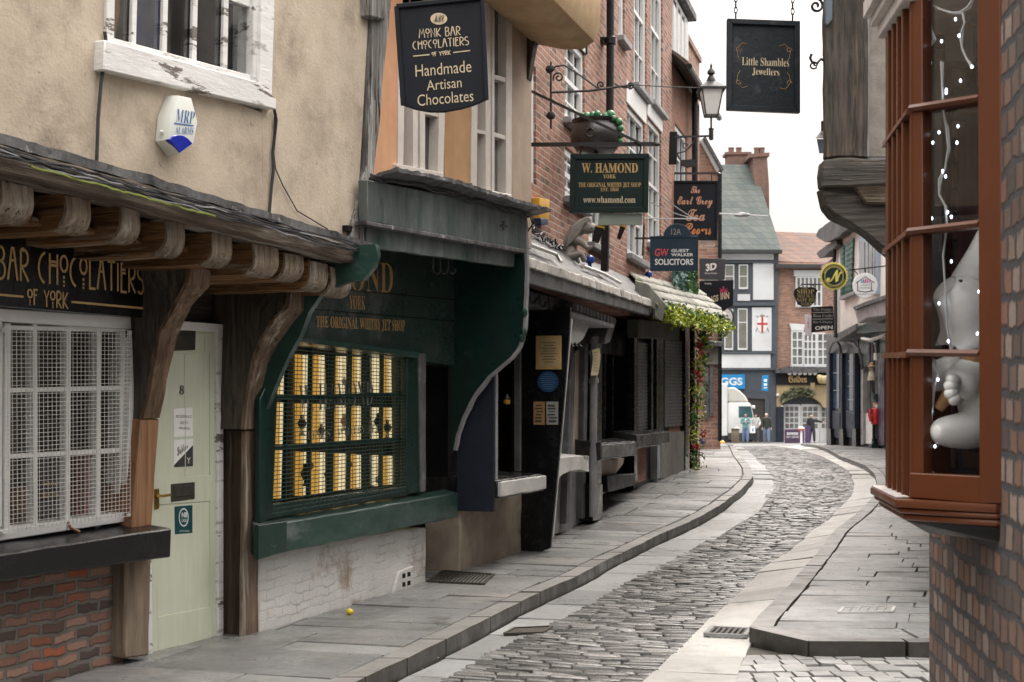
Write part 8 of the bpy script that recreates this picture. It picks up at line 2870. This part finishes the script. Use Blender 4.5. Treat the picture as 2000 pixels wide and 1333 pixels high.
def build_far():
    # corner house at the end of the brick row
    fd = FS(1390, 40)
    t = T('stone_corner_house', 'narrow brown brick and stone corner house with a pale barge board beyond the vine', 'house', fd, fd.p(1390, 860, 0))
    zg = gnd(40) - .1
    x0, x1 = fd.L(1350, 700, 0)[0], fd.L(1407, 700, 0)[0]
    q = [fd.L(x, y, 0) for x, y in ((1350, 300), (1372, 276), (1402, 334), (1407, 340), (1407, 856))]
    poly = [(x0, zg)] + [(u, z) for u, z in q[:-1]] + [(q[-1][0], zg)]
    mb = MB().prism(poly, -6, 0)
    t.part('wall', mb, M['brick_far'])
    mb = MB().pb(fd, (1371, 272), (1404, 334), 8, -.1, .14)
    t.part('barge_board', mb, M['white_paint'])
    mb = MB().pb(fd, (1376, 268), (1412, 333), 5, -6, .3)
    t.part('roof', mb, M['lead'])
    mb = MB().pp(fd, [(1374, 664), (1412, 668), (1412, 677), (1374, 676)], 0, .5)
    t.part('canopy', mb, M['lead'], bev=.02)
    mb = MB().pp(fd, [(1376, 678), (1408, 678), (1408, 712), (1376, 712)], 0, .12)
    t.part('fascia', mb, mk('mottled_stone_fascia', (.22, .2, .18), (.12, .11, .1), sc=2.5, rough=.7))
    for x0_, x1_, y0, y1 in ((1376, 1383, 714, 820), (1387, 1394, 714, 812), (1376, 1396, 540, 600)):
        mb = MB().pp(fd, [(x0_, y0), (x1_, y0), (x1_, y1), (x0_, y1)], 0, .05)
        w = t.part('window', mb, M['glass_far'])
        mb = MB()
        mb.pb(fd, (x0_, y0), (x0_, y1), 1.2, .04, .09)
        mb.pb(fd, (x1_, y0), (x1_, y1), 1.2, .04, .09)
        for k in range(4):
            y = y0 + (y1 - y0) * k / 3
            mb.pb(fd, (x0_, y), (x1_, y), 1.2, .04, .09)
        t.part('frame', mb, M['grey_paint'], parent=w)
    mb = MB().tube([fd.p(1406, 340, .1), fd.p(1406, 862, .1)], .06, 6)
    solo('drainpipe', 'black drainpipe on the end of the brown corner house', 'drainpipe', fd, fd.p(1406, 862, .1), mb, M['black_gloss'])

    # white and charcoal fronted building with slate roof
    gr = mk('charcoal_front', (.075, .088, .105), (.06, .07, .085), sc=1, rough=.5, bump=.05)
    wp = mk('white_front_panel', (.66, .67, .68), (.60, .61, .62), sc=1, rough=.7, bump=.05)
    t = T('slate_roofed_building', 'white and charcoal fronted building with a green slate roof and tall chimney', 'building', FF_, FF_.p(1450, 868, 0))
    mb = MB().pp(FF_, [(1340, 488), (1521, 490), (1516, 880), (1340, 880)], -8, -.1)
    t.part('wall', mb, gr)
    e0, e1 = FF_.p(1340, 491, .5), FF_.p(1527, 491, .5)
    k = (4.0 + YF) / YF
    pz = lambda x, y, d: (FF_.L(x, y, d)[0], d, FF_.L(x, y, d)[1])
    r0, r1 = pz(1340, 322, -5), pz(1472, 322, -5)
    mb = MB().ext([e0, e1, r1, r0], [(p[0], p[1] - .1, p[2] - .15) for p in (e0, e1, r1, r0)])
    slate = brickmat('green_slate', [(.115, .135, .127), (.14, .158, .146), (.10, .12, .117), (.13, .147, .133)], (.07, .08, .078), bw=.5, bh=.42, gap=.03, bump=.5, grime=.2)
    t.part('roof', mb, slate)
    mb = MB().pp(FF_, [(1340, 487), (1528, 488), (1528, 494), (1340, 493)], -.1, .62)
    t.part('eaves', mb, M['dark_ink'])
    mb = MB()
    for q in ([(1405, 496), (1511, 496), (1511, 508), (1405, 508)], [(1471, 514), (1511, 514), (1511, 586), (1471, 586)], [(1469, 601), (1507, 601), (1507, 686), (1469, 686)], [(1408, 692), (1505, 692), (1505, 719), (1408, 719)], [(1441, 575), (1465, 575), (1465, 588), (1441, 588)]):
        p = t.part('white_panel', MB().pp(FF_, q, -.1, .0), wp)
    for x0_, x1_, y0, y1, ym in ((1415, 1434, 517, 565, 540), (1443, 1461, 517, 565, 540), (1415, 1432, 604, 684, 630), (1441, 1460, 603, 684, 630)):
        mb = MB().pp(FF_, [(x0_, y0), (x1_, y0), (x1_, y1), (x0_, y1)], -.1, .02)
        w = t.part('window', mb, wp)
        mb = MB().pp(FF_, [(x0_ + 2, y0 + 2), (x1_ - 2, y0 + 2), (x1_ - 2, ym - 1), (x0_ + 2, ym - 1)], 0, .03)
        mb.pp(FF_, [(x0_ + 2, ym + 1), (x1_ - 2, ym + 1), (x1_ - 2, y1 - 4), (x0_ + 2, y1 - 4)], 0, .03)
        t.part('pane', mb, mk('olive_pane', (.20, .195, .16), (.15, .15, .13), rough=.2, bump=0), parent=w)
    for y in (512, 594, 689, 721):
        t.part('band', MB().pb(FF_, (1400, y), (1514, y), 4 if y != 594 else 7, -.1, .1), gr)
    mb = MB().pp(FF_, [(1450, 775), (1495, 775), (1495, 872), (1450, 872)], -.12, -.06)
    t.part('doorway', mb, mk('dim_doorway', (.03, .027, .025), (.05, .04, .03), sc=2, rough=.6))
    mb = MB().pp(FF_, [(1447, 770), (1498, 770), (1500, 780), (1447, 778)], -.1, .05)
    mb.pp(FF_, [(1494, 778), (1502, 778), (1502, 872), (1494, 872)], -.1, .06)
    t.part('door_surround', mb, gr)
    ch = brickmat('chimney_brick', [(.24, .125, .095), (.27, .145, .11), (.21, .115, .09)], (.24, .2, .17), bw=.3, bh=.11, gap=.02)
    for pts, d0, d1, lab in (([(1470, 306), (1498, 304), (1502, 360), (1503, 430), (1486, 430), (1474, 360)], -5.5, -3.6, 'tall red brick chimney at the gable'), ([(1421, 300), (1466, 300), (1466, 328), (1421, 328)], -6.5, -5.4, 'low wide chimney on the ridge')):
        c = t.part('chimney', MB().pp(FF_, pts, d0, d1), ch, label=lab)
    mb = MB()
    for x, y0 in ((1428, 296), (1443, 295), (1478, 292), (1488, 291)):
        mb.lathe(FF_.p(x, 302, -6), [(.18, -.1), (.17, .32), (.2, .34), (.2, .42)], 8)
    t.part('chimney_pot', mb, ch)
    mb = MB().pp(FF_, [(1463, 301), (1503, 298), (1503, 305), (1463, 308)], -5.6, -3.5)
    mb.pp(FF_, [(1417, 297), (1468, 297), (1468, 302), (1417, 302)], -6.6, -5.3)
    t.part('chimney_cap', mb, ch)
    # painted coat of arms
    f = T('coat_of_arms', 'painted shield with a red cross on white hung on the white upper panel', 'emblem', FF_, FF_.p(1489, 633, 0))
    sh = [(1479, 620), (1499, 620), (1499, 640), (1494, 648), (1489, 651), (1484, 648), (1479, 640)]
    f.part('shield', MB().pp(FF_, sh, 0, .03), M['sign_white'])
    rc = mk('shield_red', (.5, .05, .05), rough=.5, bump=0)
    mb = MB().pp(FF_, [(1487, 618), (1491, 618), (1491, 650), (1487, 650)], .02, .04)
    mb.pp(FF_, [(1479, 631), (1499, 631), (1499, 635), (1479, 635)], .02, .041)
    f.part('red_cross', mb, rc)
    mb = MB()
    for a, b in (((1476, 648), (1480, 640)), ((1502, 648), (1498, 640)), ((1478, 617), (1482, 621)), ((1500, 617), (1496, 621)), ((1484, 618), (1489, 615)), ((1489, 615), (1494, 618))):
        mb.pb(FF_, a, b, 1.4, 0, .03)
    f.part('supporter', mb, M['grey_ink'])
    bl = mk('bakery_blue', (.012, .24, .56), (.01, .22, .52), rough=.4, bump=0)
    t2 = signboard(FF_, [(1392, 732), (1455, 732), (1455, 760), (1392, 760)], -.05, .06, 'fascia_sign', 'bright blue bakery sign with white capitals on the charcoal front', 'sign', bl, [('GREGGS', (1366, 738, 1450, 753), 'sign_white', {'bold': .03})])
    f2 = FS(1495, YF - 1.2)
    t2 = signboard(f2, [(1489, 734), (1501, 733), (1500, 765), (1488, 763)], -.1, .0, 'hanging_sign', 'small blue projecting sign with pale squares on the charcoal front', 'sign', bl, [])
    mb = MB()
    for y in (741, 749, 757):
        mb.pp(f2, [(1492, y), (1498, y), (1498, y + 5 - (y > 755) * 3), (1492, y + 5 - (y > 755) * 3)], 0, .02)
    t2.part('pale_square', mb, M['paper'])

    # pub with stone arch
    t = T('brick_pub', 'brick inn with white multi pane windows, dark name board and stone arched entrance', 'building', FF_, FF_.p(1566, 868, 0))
    mb = MB().pp(FF_, [(1517, 510), (1760, 520), (1760, 735), (1517, 735)], -8, -.3)
    t.part('wall', mb, M['brick_far'])
    e0, e1 = pz(1512, 520, .2), pz(1760, 522, .2)
    r0, r1 = pz(1495, 452, -5), pz(1760, 462, -5)
    mb = MB().ext([e0, e1, r1, r0], [(p[0], p[1] - .1, p[2] - .15) for p in (e0, e1, r1, r0)])
    t.part('roof', mb, brickmat('plain_tile', [(.20, .115, .09), (.17, .105, .085), (.235, .13, .095), (.16, .11, .095)], (.1, .07, .06), bw=.4, bh=.3, gap=.03, bump=.5, grime=.3))
    mb = MB().pp(FF_, [(1515, 516), (1760, 517), (1760, 524), (1515, 523)], -.3, .3)
    t.part('gutter', mb, M['dark_ink'])
    for x0_, x1_, y0, y1, nx, nz in ((1556, 1604, 542, 598, 6, 2), (1547, 1568, 648, 713, 2, 4), (1570, 1594, 652, 713, 3, 4), (1597, 1618, 652, 713, 2, 4)):
        mb = MB().pp(FF_, [(x0_ - 2, y0 - 2), (x1_ + 2, y0 - 2), (x1_ + 2, y1 + 3), (x0_ - 2, y1 + 3)], -.3, -.2)
        w = t.part('window', mb, wp)
        mb = MB().pp(FF_, [(x0_, y0), (x1_, y0), (x1_, y1), (x0_, y1)], -.22, -.19)
        t.part('pane', mb, M['glass_far'], parent=w)
        mb = MB()
        for i in range(nx + 1):
            x = x0_ + (x1_ - x0_) * i / nx
            mb.pb(FF_, (x, y0), (x, y1), 2.6, -.2, -.14)
        for i in range(nz + 1):
            y = y0 + (y1 - y0) * i / nz
            mb.pb(FF_, (x0_, y), (x1_, y), 2.6, -.2, -.142)
        t.part('glazing_bar', mb, wp, parent=w)
    mb = MB().pp(FF_, [(1542, 632), (1572, 634), (1570, 646), (1546, 646)], -.3, -.12)
    mb.pp(FF_, [(1551, 528), (1625, 528), (1625, 540), (1551, 540)], -.3, -.12)
    mb.pp(FF_, [(1544, 715), (1625, 715), (1625, 720), (1544, 720)], -.3, -.05)
    t.part('white_lintel', mb, wp)
    t.part('pub_canopy', MB().pp(FF_, [(1516, 722), (1535, 716), (1760, 720), (1760, 727), (1516, 729)], -.3, .5), M['lead'])
    st = mk('honey_stone', (.42, .32, .18), (.35, .265, .15), sc=1.5, rough=.8, bump=.3)
    mb = MB().pp(FF_, [(1517, 729), (1760, 729), (1760, 752), (1517, 752)], -.3, .1)
    t.part('name_board', mb, M['black_matt'])
    arch = [(1517, 752), (1760, 752), (1760, 880), (1620, 880), (1620, 800)] + [(1566 + 42 * math.cos(R(a)), 800 - 26 * math.sin(R(a))) for a in range(10, 175, 12)] + [(1528, 806), (1528, 880), (1517, 880)]
    t.part('stone_arch', MB().pp(FF_, arch, -.5, .0), st)
    mb = MB().pp(FF_, [(1583, 748), (1592, 748), (1590, 774), (1584, 774)], 0, .15)
    t.part('keystone', mb, st)
    mb = MB().pp(FF_, [(1526, 765), (1620, 765), (1620, 792), (1526, 792)], -.6, -.5)
    t.part('fanlight', mb, mk('slate_fanlight', (.03, .036, .05), rough=.3, bump=0))
    mb = MB().pp(FF_, [(1517, 795), (1531, 795), (1531, 875), (1517, 875)], -.3, .06)
    t.part('menu_panel', mb, M['slate_blue'])
    for x0_, x1_, nx in ((1531, 1562, 3), (1565, 1600, 3), (1602, 1622, 2)):
        mb = MB().pp(FF_, [(x0_, 790), (x1_, 790), (x1_, 876), (x0_, 876)], -.6, -.45)
        d = t.part('door', mb, wp)
        mb = MB()
        for i in range(nx):
            for j in range(4):
                w_ = (x1_ - x0_ - 4) / nx
                xa, ya = x0_ + 2 + i * w_ + 1, 795 + j * 11
                mb.pp(FF_, [(xa, ya), (xa + w_ - 2, ya), (xa + w_ - 2, ya + 8.5), (xa, ya + 8.5)], -.46, -.43)
        t.part('pane', mb, M['glass_far'], parent=d)
    f = T('pub_lettering', 'gilt blackletter inn name on the dark board over the stone arch', 'lettering', FF_, FF_.p(1560, 740, .1))
    f.part('letters', MB().ptext(FF_, black('Golden'), (1540, 733, 1576, 748), .1, bold=.01).ptext(FF_, black('Fleece'), (1602, 733, 1634, 748), .1, bold=.01), M['gold_dull'])
    mb = MB()
    for i in range(6):
        mb.ball(FF_.p(1542 + i * 10, 729, .3), .14, 8)
    s = solo('bulb_string', 'string of round white bulbs along the top of the inn name board', 'lights', FF_, FF_.p(1560, 729, .3), mb, M['sign_white'])
    # gilded sheep sign
    f = T('golden_sheep', 'gilded hanging sheep figure beside the inn name board', 'sign', FF_, FF_.p(1606, 742, .5))
    V = lambda x, y, d=.5: FF_.p(x, y, d)
    k = YF / F
    skin(f, 'body', mk('gilt_fleece', (.52, .42, .22), (.42, .33, .16), sc=3, rough=.5, bump=.5), FF_, [V(1607, 740), V(1600, 737), V(1614, 738), V(1596, 733), V(1601, 750), V(1605, 751), V(1612, 751), V(1616, 750)], [(0, 1), (0, 2), (1, 3), (1, 4), (0, 5), (0, 6), (2, 7)], [6 * k, 6 * k, 6 * k, 3 * k, 1.5 * k, 1.5 * k, 1.5 * k, 1.5 * k])
    f = T('wreath_garland', 'green leafy garland draped on the stone arch', 'garland', FF_, FF_.p(1555, 768, .1))
    mb = MB()
    for _ in range(260):
        a = random.uniform(60, 150)
        mb.leaf(FF_.p(1566 + random.gauss(42, 3) * math.cos(R(a)), 797 - random.gauss(33, 3) * math.sin(R(a)), random.uniform(.02, .25)), random.uniform(.15, .32))
    f.part('foliage', mb, mk('dull_garland', (.12, .14, .08), (.2, .19, .12), sc=2, rough=.7, bump=0), smooth=False)
    solo('lamp_globe', 'small white globe camera on the stone pier of the inn', 'camera', FF_, FF_.p(1519, 772, .1), MB().ball(FF_.p(1519, 772, .12), .1, 10).box(FF_.L(1519, 772, 0)[0] - .05, FF_.L(1519, 772, 0)[0] + .05, 0, .1, FF_.L(1519, 775, 0)[1], FF_.L(1519, 771, 0)[1]), M['sign_white'])


def build_van():
    Y = 79.0
    f = FS(1436, Y)
    zg = gnd(Y)
    t = T('delivery_van', 'white box van with a wind deflector parked before the blue bakery sign', 'van', f, (0, 0, zg))
    wp = mk('van_white', (.70, .71, .70), (.66, .67, .66), sc=1, rough=.35, bump=0)
    wd = mk('van_cream', (.56, .55, .50), (.5, .49, .45), sc=1, rough=.4, bump=0)
    q = lambda pts, d0, d1: MB().pp(f, pts, d0, d1)
    t.part('box', q([(1380, 749), (1421, 749), (1421, 852), (1380, 852)], -5, .1), wp, bev=.04)
    t.part('deflector', q([(1421, 758), (1434, 756), (1446, 764), (1456, 774), (1463, 786), (1421, 786)], -1.8, -.1), wd, bev=.08)
    t.part('cab', q([(1421, 786), (1464, 786), (1468, 792), (1474, 818), (1475, 858), (1421, 858)], -2.0, -.05), wp, bev=.12, seg=2)
    t.part('windscreen', q([(1443, 794), (1466, 794), (1471, 816), (1443, 816)], -.06, -.03), mk('teal_windscreen', (.05, .14, .16), (.03, .06, .07), sc=1, rough=.1, bump=0))
    t.part('bumper', q([(1421, 846), (1476, 846), (1476, 860), (1421, 860)], -.1, .02), M['dark_ink'], bev=.03)
    for x in (1428, 1466):
        w = t.part('wheel', MB().tube([(f.L(x, 858, 0)[0], -.4, zg + .36), (f.L(x, 858, 0)[0], -.1, zg + .36)], .36, 16), M['dark_ink'])
    for x in (1440, 1472):
        t.part('headlight', MB().ball(f.p(x, 838, -.03), (.14, .05, .1), 10), M['lamp_glass'])
    t.part('mirror', q([(1469, 792), (1475, 792), (1475, 799), (1469, 798)], -.1, .1), wp, bev=.03)


def person(px, Y, H, label, coat, coat_low, legs, hair, arms, hairlen=.0, hood=None, skin_c=(.52, .33, .25), lean=0.0, turn=0.0, stride=.04, hat=None):
    f = FS(px, Y, turn)
    zg = gnd(Y)
    t = T('person', label, 'person', f, (0, 0, zg))
    S = lambda x, d, z: (x * H, d * H, zg + z * H)
    sh = .098
    an = {'down': [((sh + .035, 0, .64), (sh + .045, .03, .50))] * 2, 'phone': [((sh + .045, .0, .655), (.035, .13, .70))] * 2, 'reach': [((sh + .04, 0, .66), (sh + .02, .05, .53)), ((sh + .12, .02, .74), (sh + .27, .05, .72))], 'bag': [((sh + .04, 0, .64), (sh + .05, .03, .51)), ((sh + .04, .03, .66), (sh + .0, .13, .6))]}[arms]
    v, e, r = [], [], []

    def add(p, rad, par=None):
        v.append(p)
        r.append(rad * H)
        if par is not None:
            e.append((par, len(v) - 1))
        return len(v) - 1
    pel = add(S(0, 0, .53), .062)
    wa = add(S(lean * .3, 0, .62), .055, pel)
    chs = add(S(lean * .6, 0, .74), .066, wa)
    nk = add(S(lean, .005, .845), .027, chs)
    hd = add(S(lean, .015, .905), .048, nk)
    tp = add(S(lean, .01, .955), .042, hd)
    add(S(lean, .066, .90), .009, hd)
    coat_arms = []
    for i, sg in enumerate((-1, 1)):
        s_ = add(S(lean * .8 + sg * sh, 0, .805), .034, chs)
        el = add(S(lean * .6 + sg * an[i][0][0], an[i][0][1], an[i][0][2]), .025, s_)
        wx = sg * an[i][1][0] + lean * .4
        wr = add(S(wx, an[i][1][1], an[i][1][2]), .017, el)
        dirv = (Vector(v[wr]) - Vector(v[el])).normalized()
        pm = add(tuple(Vector(v[wr]) + dirv * .035 * H), .017, wr)
        for k in range(4):
            o = Vector(((k - 1.5) * .0095 * H, 0, 0)) if abs(dirv.x) < .7 else Vector((0, 0, (k - 1.5) * .0095 * H))
            a = add(tuple(Vector(v[pm]) + o + dirv * (.026 + .004 * (k in (1, 2))) * H), .0055, pm)
            add(tuple(Vector(v[a]) + (dirv * .7 + Vector((0, .5, -.3))).normalized() * (.018 + .004 * (k in (1, 2))) * H), .0048, a)
        th = add(tuple(Vector(v[wr]) + dirv * .028 * H + Vector((-sg * .022 * H, .012 * H, 0))), .006, pm)
        coat_arms.append((v[s_], v[el], v[wr]))
    legsp = []
    for i, sg in enumerate((-1, 1)):
        hp = add(S(sg * .05, 0, .49), .052, pel)
        kn = add(S(sg * .055, stride * (1 if i else -.6), .27), .036, hp)
        ak = add(S(sg * .058, stride * (1.3 if i else -1.3), .045), .022, kn)
        add(S(sg * .062, stride * (1.3 if i else -1.3) + .06, .02), .018, ak)
        legsp.append((v[hp], v[kn], v[ak]))
    skin(t, 'body', mk('skin_tone', skin_c, tuple(x * .9 for x in skin_c), rough=.5, bump=0), f, v, e, r)
    # coat
    cvs = [S(0, 0, coat_low), S(0, 0, .55), S(lean * .3, 0, .63), S(lean * .6, 0, .745), S(lean, 0, .815)]
    ce = [(0, 1), (1, 2), (2, 3), (3, 4)]
    cr_ = [(.118 * H, .09 * H), (.11 * H, .085 * H), (.102 * H, .08 * H), (.112 * H, .085 * H), (.06 * H, .055 * H)]
    for s_, el, wr in coat_arms:
        b = len(cvs)
        cvs += [s_, el, wr]
        ce += [(3, b), (b, b + 1), (b + 1, b + 2)]
        cr_ += [.058 * H, .047 * H, .036 * H]
    skin(t, 'coat', mk('coat_cloth', coat, tuple(x * .75 for x in coat), sc=6, rough=.8, bump=.2), f, cvs, ce, cr_)
    tv, te, tr = [S(0, 0, .54)], [], [.066 * H]
    for hp, kn, ak in legsp:
        b = len(tv)
        tv += [hp, kn, ak]
        te += [(0, b), (b, b + 1), (b + 1, b + 2)]
        tr += [.07 * H, .054 * H, .042 * H]
    skin(t, 'trousers', mk('trouser_cloth', legs, tuple(x * .8 for x in legs), sc=6, rough=.85, bump=.1), f, tv, te, tr)
    for hp, kn, ak in legsp:
        t.part('shoe', MB().ball((ak[0], ak[1] + .035 * H, zg + .022 * H), (.027 * H, .062 * H, .022 * H), 10), M['dark_ink'])
    hm = mk('hair', hair, tuple(x * .7 for x in hair), sc=10, rough=.6, bump=.2)
    hv = [S(lean, -.012, .965), S(lean, -.035, .92), S(lean, -.04, .92 - max(.03, hairlen))]
    he = [(0, 1), (1, 2)]
    hr = [.05 * H, .05 * H, .03 * H]
    if hairlen > .05:
        for sg in (-1, 1):
            hv += [S(lean + sg * .04, .0, .92), S(lean + sg * .05, .02, .92 - hairlen)]
            n0 = len(hv) - 2
            he += [(0, n0), (n0, n0 + 1)]
            hr += [.026 * H, .02 * H]
    skin(t, 'hair', hm, f, hv, he, hr)
    mb = MB()
    for sg in (-1, 1):
        mb.ball(S(lean + sg * .018, .058, .915), .006 * H, 6)
    t.part('eyes', mb, M['dark_ink'])
    t.part('mouth', MB().ball(S(lean, .06, .878), (.014 * H, .004 * H, .004 * H), 6), mk('lips', (.35, .1, .09), rough=.5, bump=0))
    for sg in (-1, 1):
        t.part('ear', MB().ball(S(lean + sg * .05, .005, .905), (.008 * H, .014 * H, .02 * H), 8), bpy.data.materials['skin_tone'])
    if hood:
        hv = [S(lean, -.03, .84), S(lean, -.045, .90), S(lean, -.02, .97)]
        skin(t, 'hood', mk('hood_cloth', hood, rough=.8), f, hv, [(0, 1), (1, 2)], [.06 * H, .055 * H, .05 * H])
    return t, f, S


def build_people():
    t, f, S = person(1456, 75, 1.60, 'woman in a long teal coat and jeans looking down at the phone in her hands', (.16, .34, .34), .44, (.14, .20, .36), (.05, .03, .025), 'phone', .10)
    t.part('top', MB().lathe(S(0, .035, .52), [(.03 * 1.6, 0), (.04 * 1.6, .1 * 1.6), (.04 * 1.6, .25 * 1.6), (.02 * 1.6, .29 * 1.6)], 10), M['paper'])
    h = T('phone', 'small dark phone held by the woman in the teal coat', 'phone', f, S(0, .15, .72))
    h.part('case', MB().hexa([S(-.022, .150, .70), S(.022, .150, .70), S(.022, .160, .70), S(-.022, .160, .70), S(-.022, .175, .75), S(.022, .175, .75), S(.022, .185, .75), S(-.022, .185, .75)]), M['dark_ink'])
    person(1497, 75.5, 1.62, 'man in a dark green padded coat with a pale hat walking up the lane', (.032, .036, .026), .42, (.16, .22, .32), (.55, .46, .40), 'down', .03, stride=.06)
    t, f, S = person(1476, 78.5, 1.62, 'woman in a white patterned jacket half hidden behind the other walkers', (.50, .51, .50), .44, (.05, .055, .07), (.04, .03, .028), 'bag', .08)
    b = T('shopping_bag', 'white carrier bag with a blue cross carried between the two walkers', 'bag', f, S(-.12, .1, .32))
    b.part('sack', MB().hexa([S(-.2, .04, .32), S(-.03, .04, .32), S(-.03, .14, .32), S(-.2, .14, .32), S(-.18, .07, .56), S(-.05, .07, .56), S(-.05, .11, .56), S(-.18, .11, .56)]), M['paper'], bev=.02)
    mb = MB().bar(S(-.15, .145, .39), S(-.09, .125, .49), .035, .01, (0, 1, 0))
    mb.bar(S(-.09, .145, .39), S(-.15, .125, .49), .035, .012, (0, 1, 0))
    b.part('print', mb, mk('bag_blue', (.03, .25, .55), rough=.5, bump=0))
    b.part('handle', MB().tube([S(-.16, .09, .56), S(-.14, .09, .62), S(-.10, .09, .62), S(-.07, .09, .56)], .01, 5), M['paper'])
    person(1586, 72, 1.50, 'woman with long fair hair in black leaning and reaching out one arm by the inn', (.02, .021, .026), .40, (.025, .026, .032), (.50, .36, .20), 'reach', .18, lean=-.03, stride=.08)


def build_street_bits():
    f = FS(1436, 74)
    zg = gnd(74)
    k = 74 / F
    c = (f.p(1436, 860, 0)[0], 0, zg)
    t = T('litter_bin', 'round bronze litter bin with a dark rim in front of the van', 'bin', f, c)
    t.part('drum', MB().lathe(c, [(7.2 * k, 0), (7.6 * k, .05), (7.6 * k, 24 * k), (7.0 * k, 25 * k)], 20), mk('bin_bronze', (.16, .125, .085), (.12, .095, .065), sc=3, st=(6, 6, .3), rough=.4, metal=.4, bump=.1))
    t.part('rim', MB().lathe((c[0], 0, zg + 25 * k), [(8 * k, 0), (8.2 * k, 2 * k), (7.4 * k, 3.5 * k), (5.5 * k, 3.2 * k)], 20), M['bronze'])
    f = FS(1565, 70)
    zg = gnd(70)
    k = 70 / F
    c = (f.p(1565, 860, 0)[0], 0, zg)
    t = T('barrier_post', 'short post with a red and cream striped top before the purple board', 'bollard', f, c)
    t.part('post', MB().lathe(c, [(2.6 * k, 0), (2.2 * k, 2 * k), (2.2 * k, 26 * k)], 10), M['white_paint'])
    t.part('striped_top', MB().lathe((c[0], 0, zg + 25 * k), [(6 * k, 0), (6.6 * k, 1.5 * k), (6.6 * k, 3 * k)], 16), mk('stripe_red', (.42, .06, .04), rough=.5, bump=0))
    t.part('cream_top', MB().lathe((c[0], 0, zg + 28 * k), [(6.5 * k, 0), (6.2 * k, 2.5 * k), (3 * k, 4.5 * k)], 16), M['cream_paint'])
    f = FS(1551, 71, .1)
    t = signboard(f, [(1533, 839), (1571, 838), (1571, 866), (1533, 866)], -.08, .0, 'pavement_board', 'purple pavement board with white lettering outside the inn', 'sign', mk('purple_board', (.075, .035, .085), (.06, .03, .07), rough=.5, bump=0), [('EXPRESS', (1537, 845, 1559, 850), 'sign_white', {'bold': .03}), ('HOT DRINKS', (1536, 852, 1560, 856), 'sign_white')])
    t.part('side_panel', MB().pp(f, [(1573, 832), (1583, 832), (1583, 866), (1573, 866)], -.5, -.42), mk('violet_panel', (.09, .05, .14), rough=.5, bump=0))
    f = FS(1410, 66)
    c = f.p(1409, 858, 0)
    solo('yellow_cover', 'small yellow and black ground marker beside the drainpipe at the lane end', 'marker', f, (c[0], 0, gnd(66)), MB().lathe((c[0], 0, gnd(66)), [(.16, 0), (.15, .08), (.08, .14), (.02, .16)], 12), M['yellow_box'])


build_E()
build_E_signs()
build_far()
build_van()
build_people()
build_street_bits()
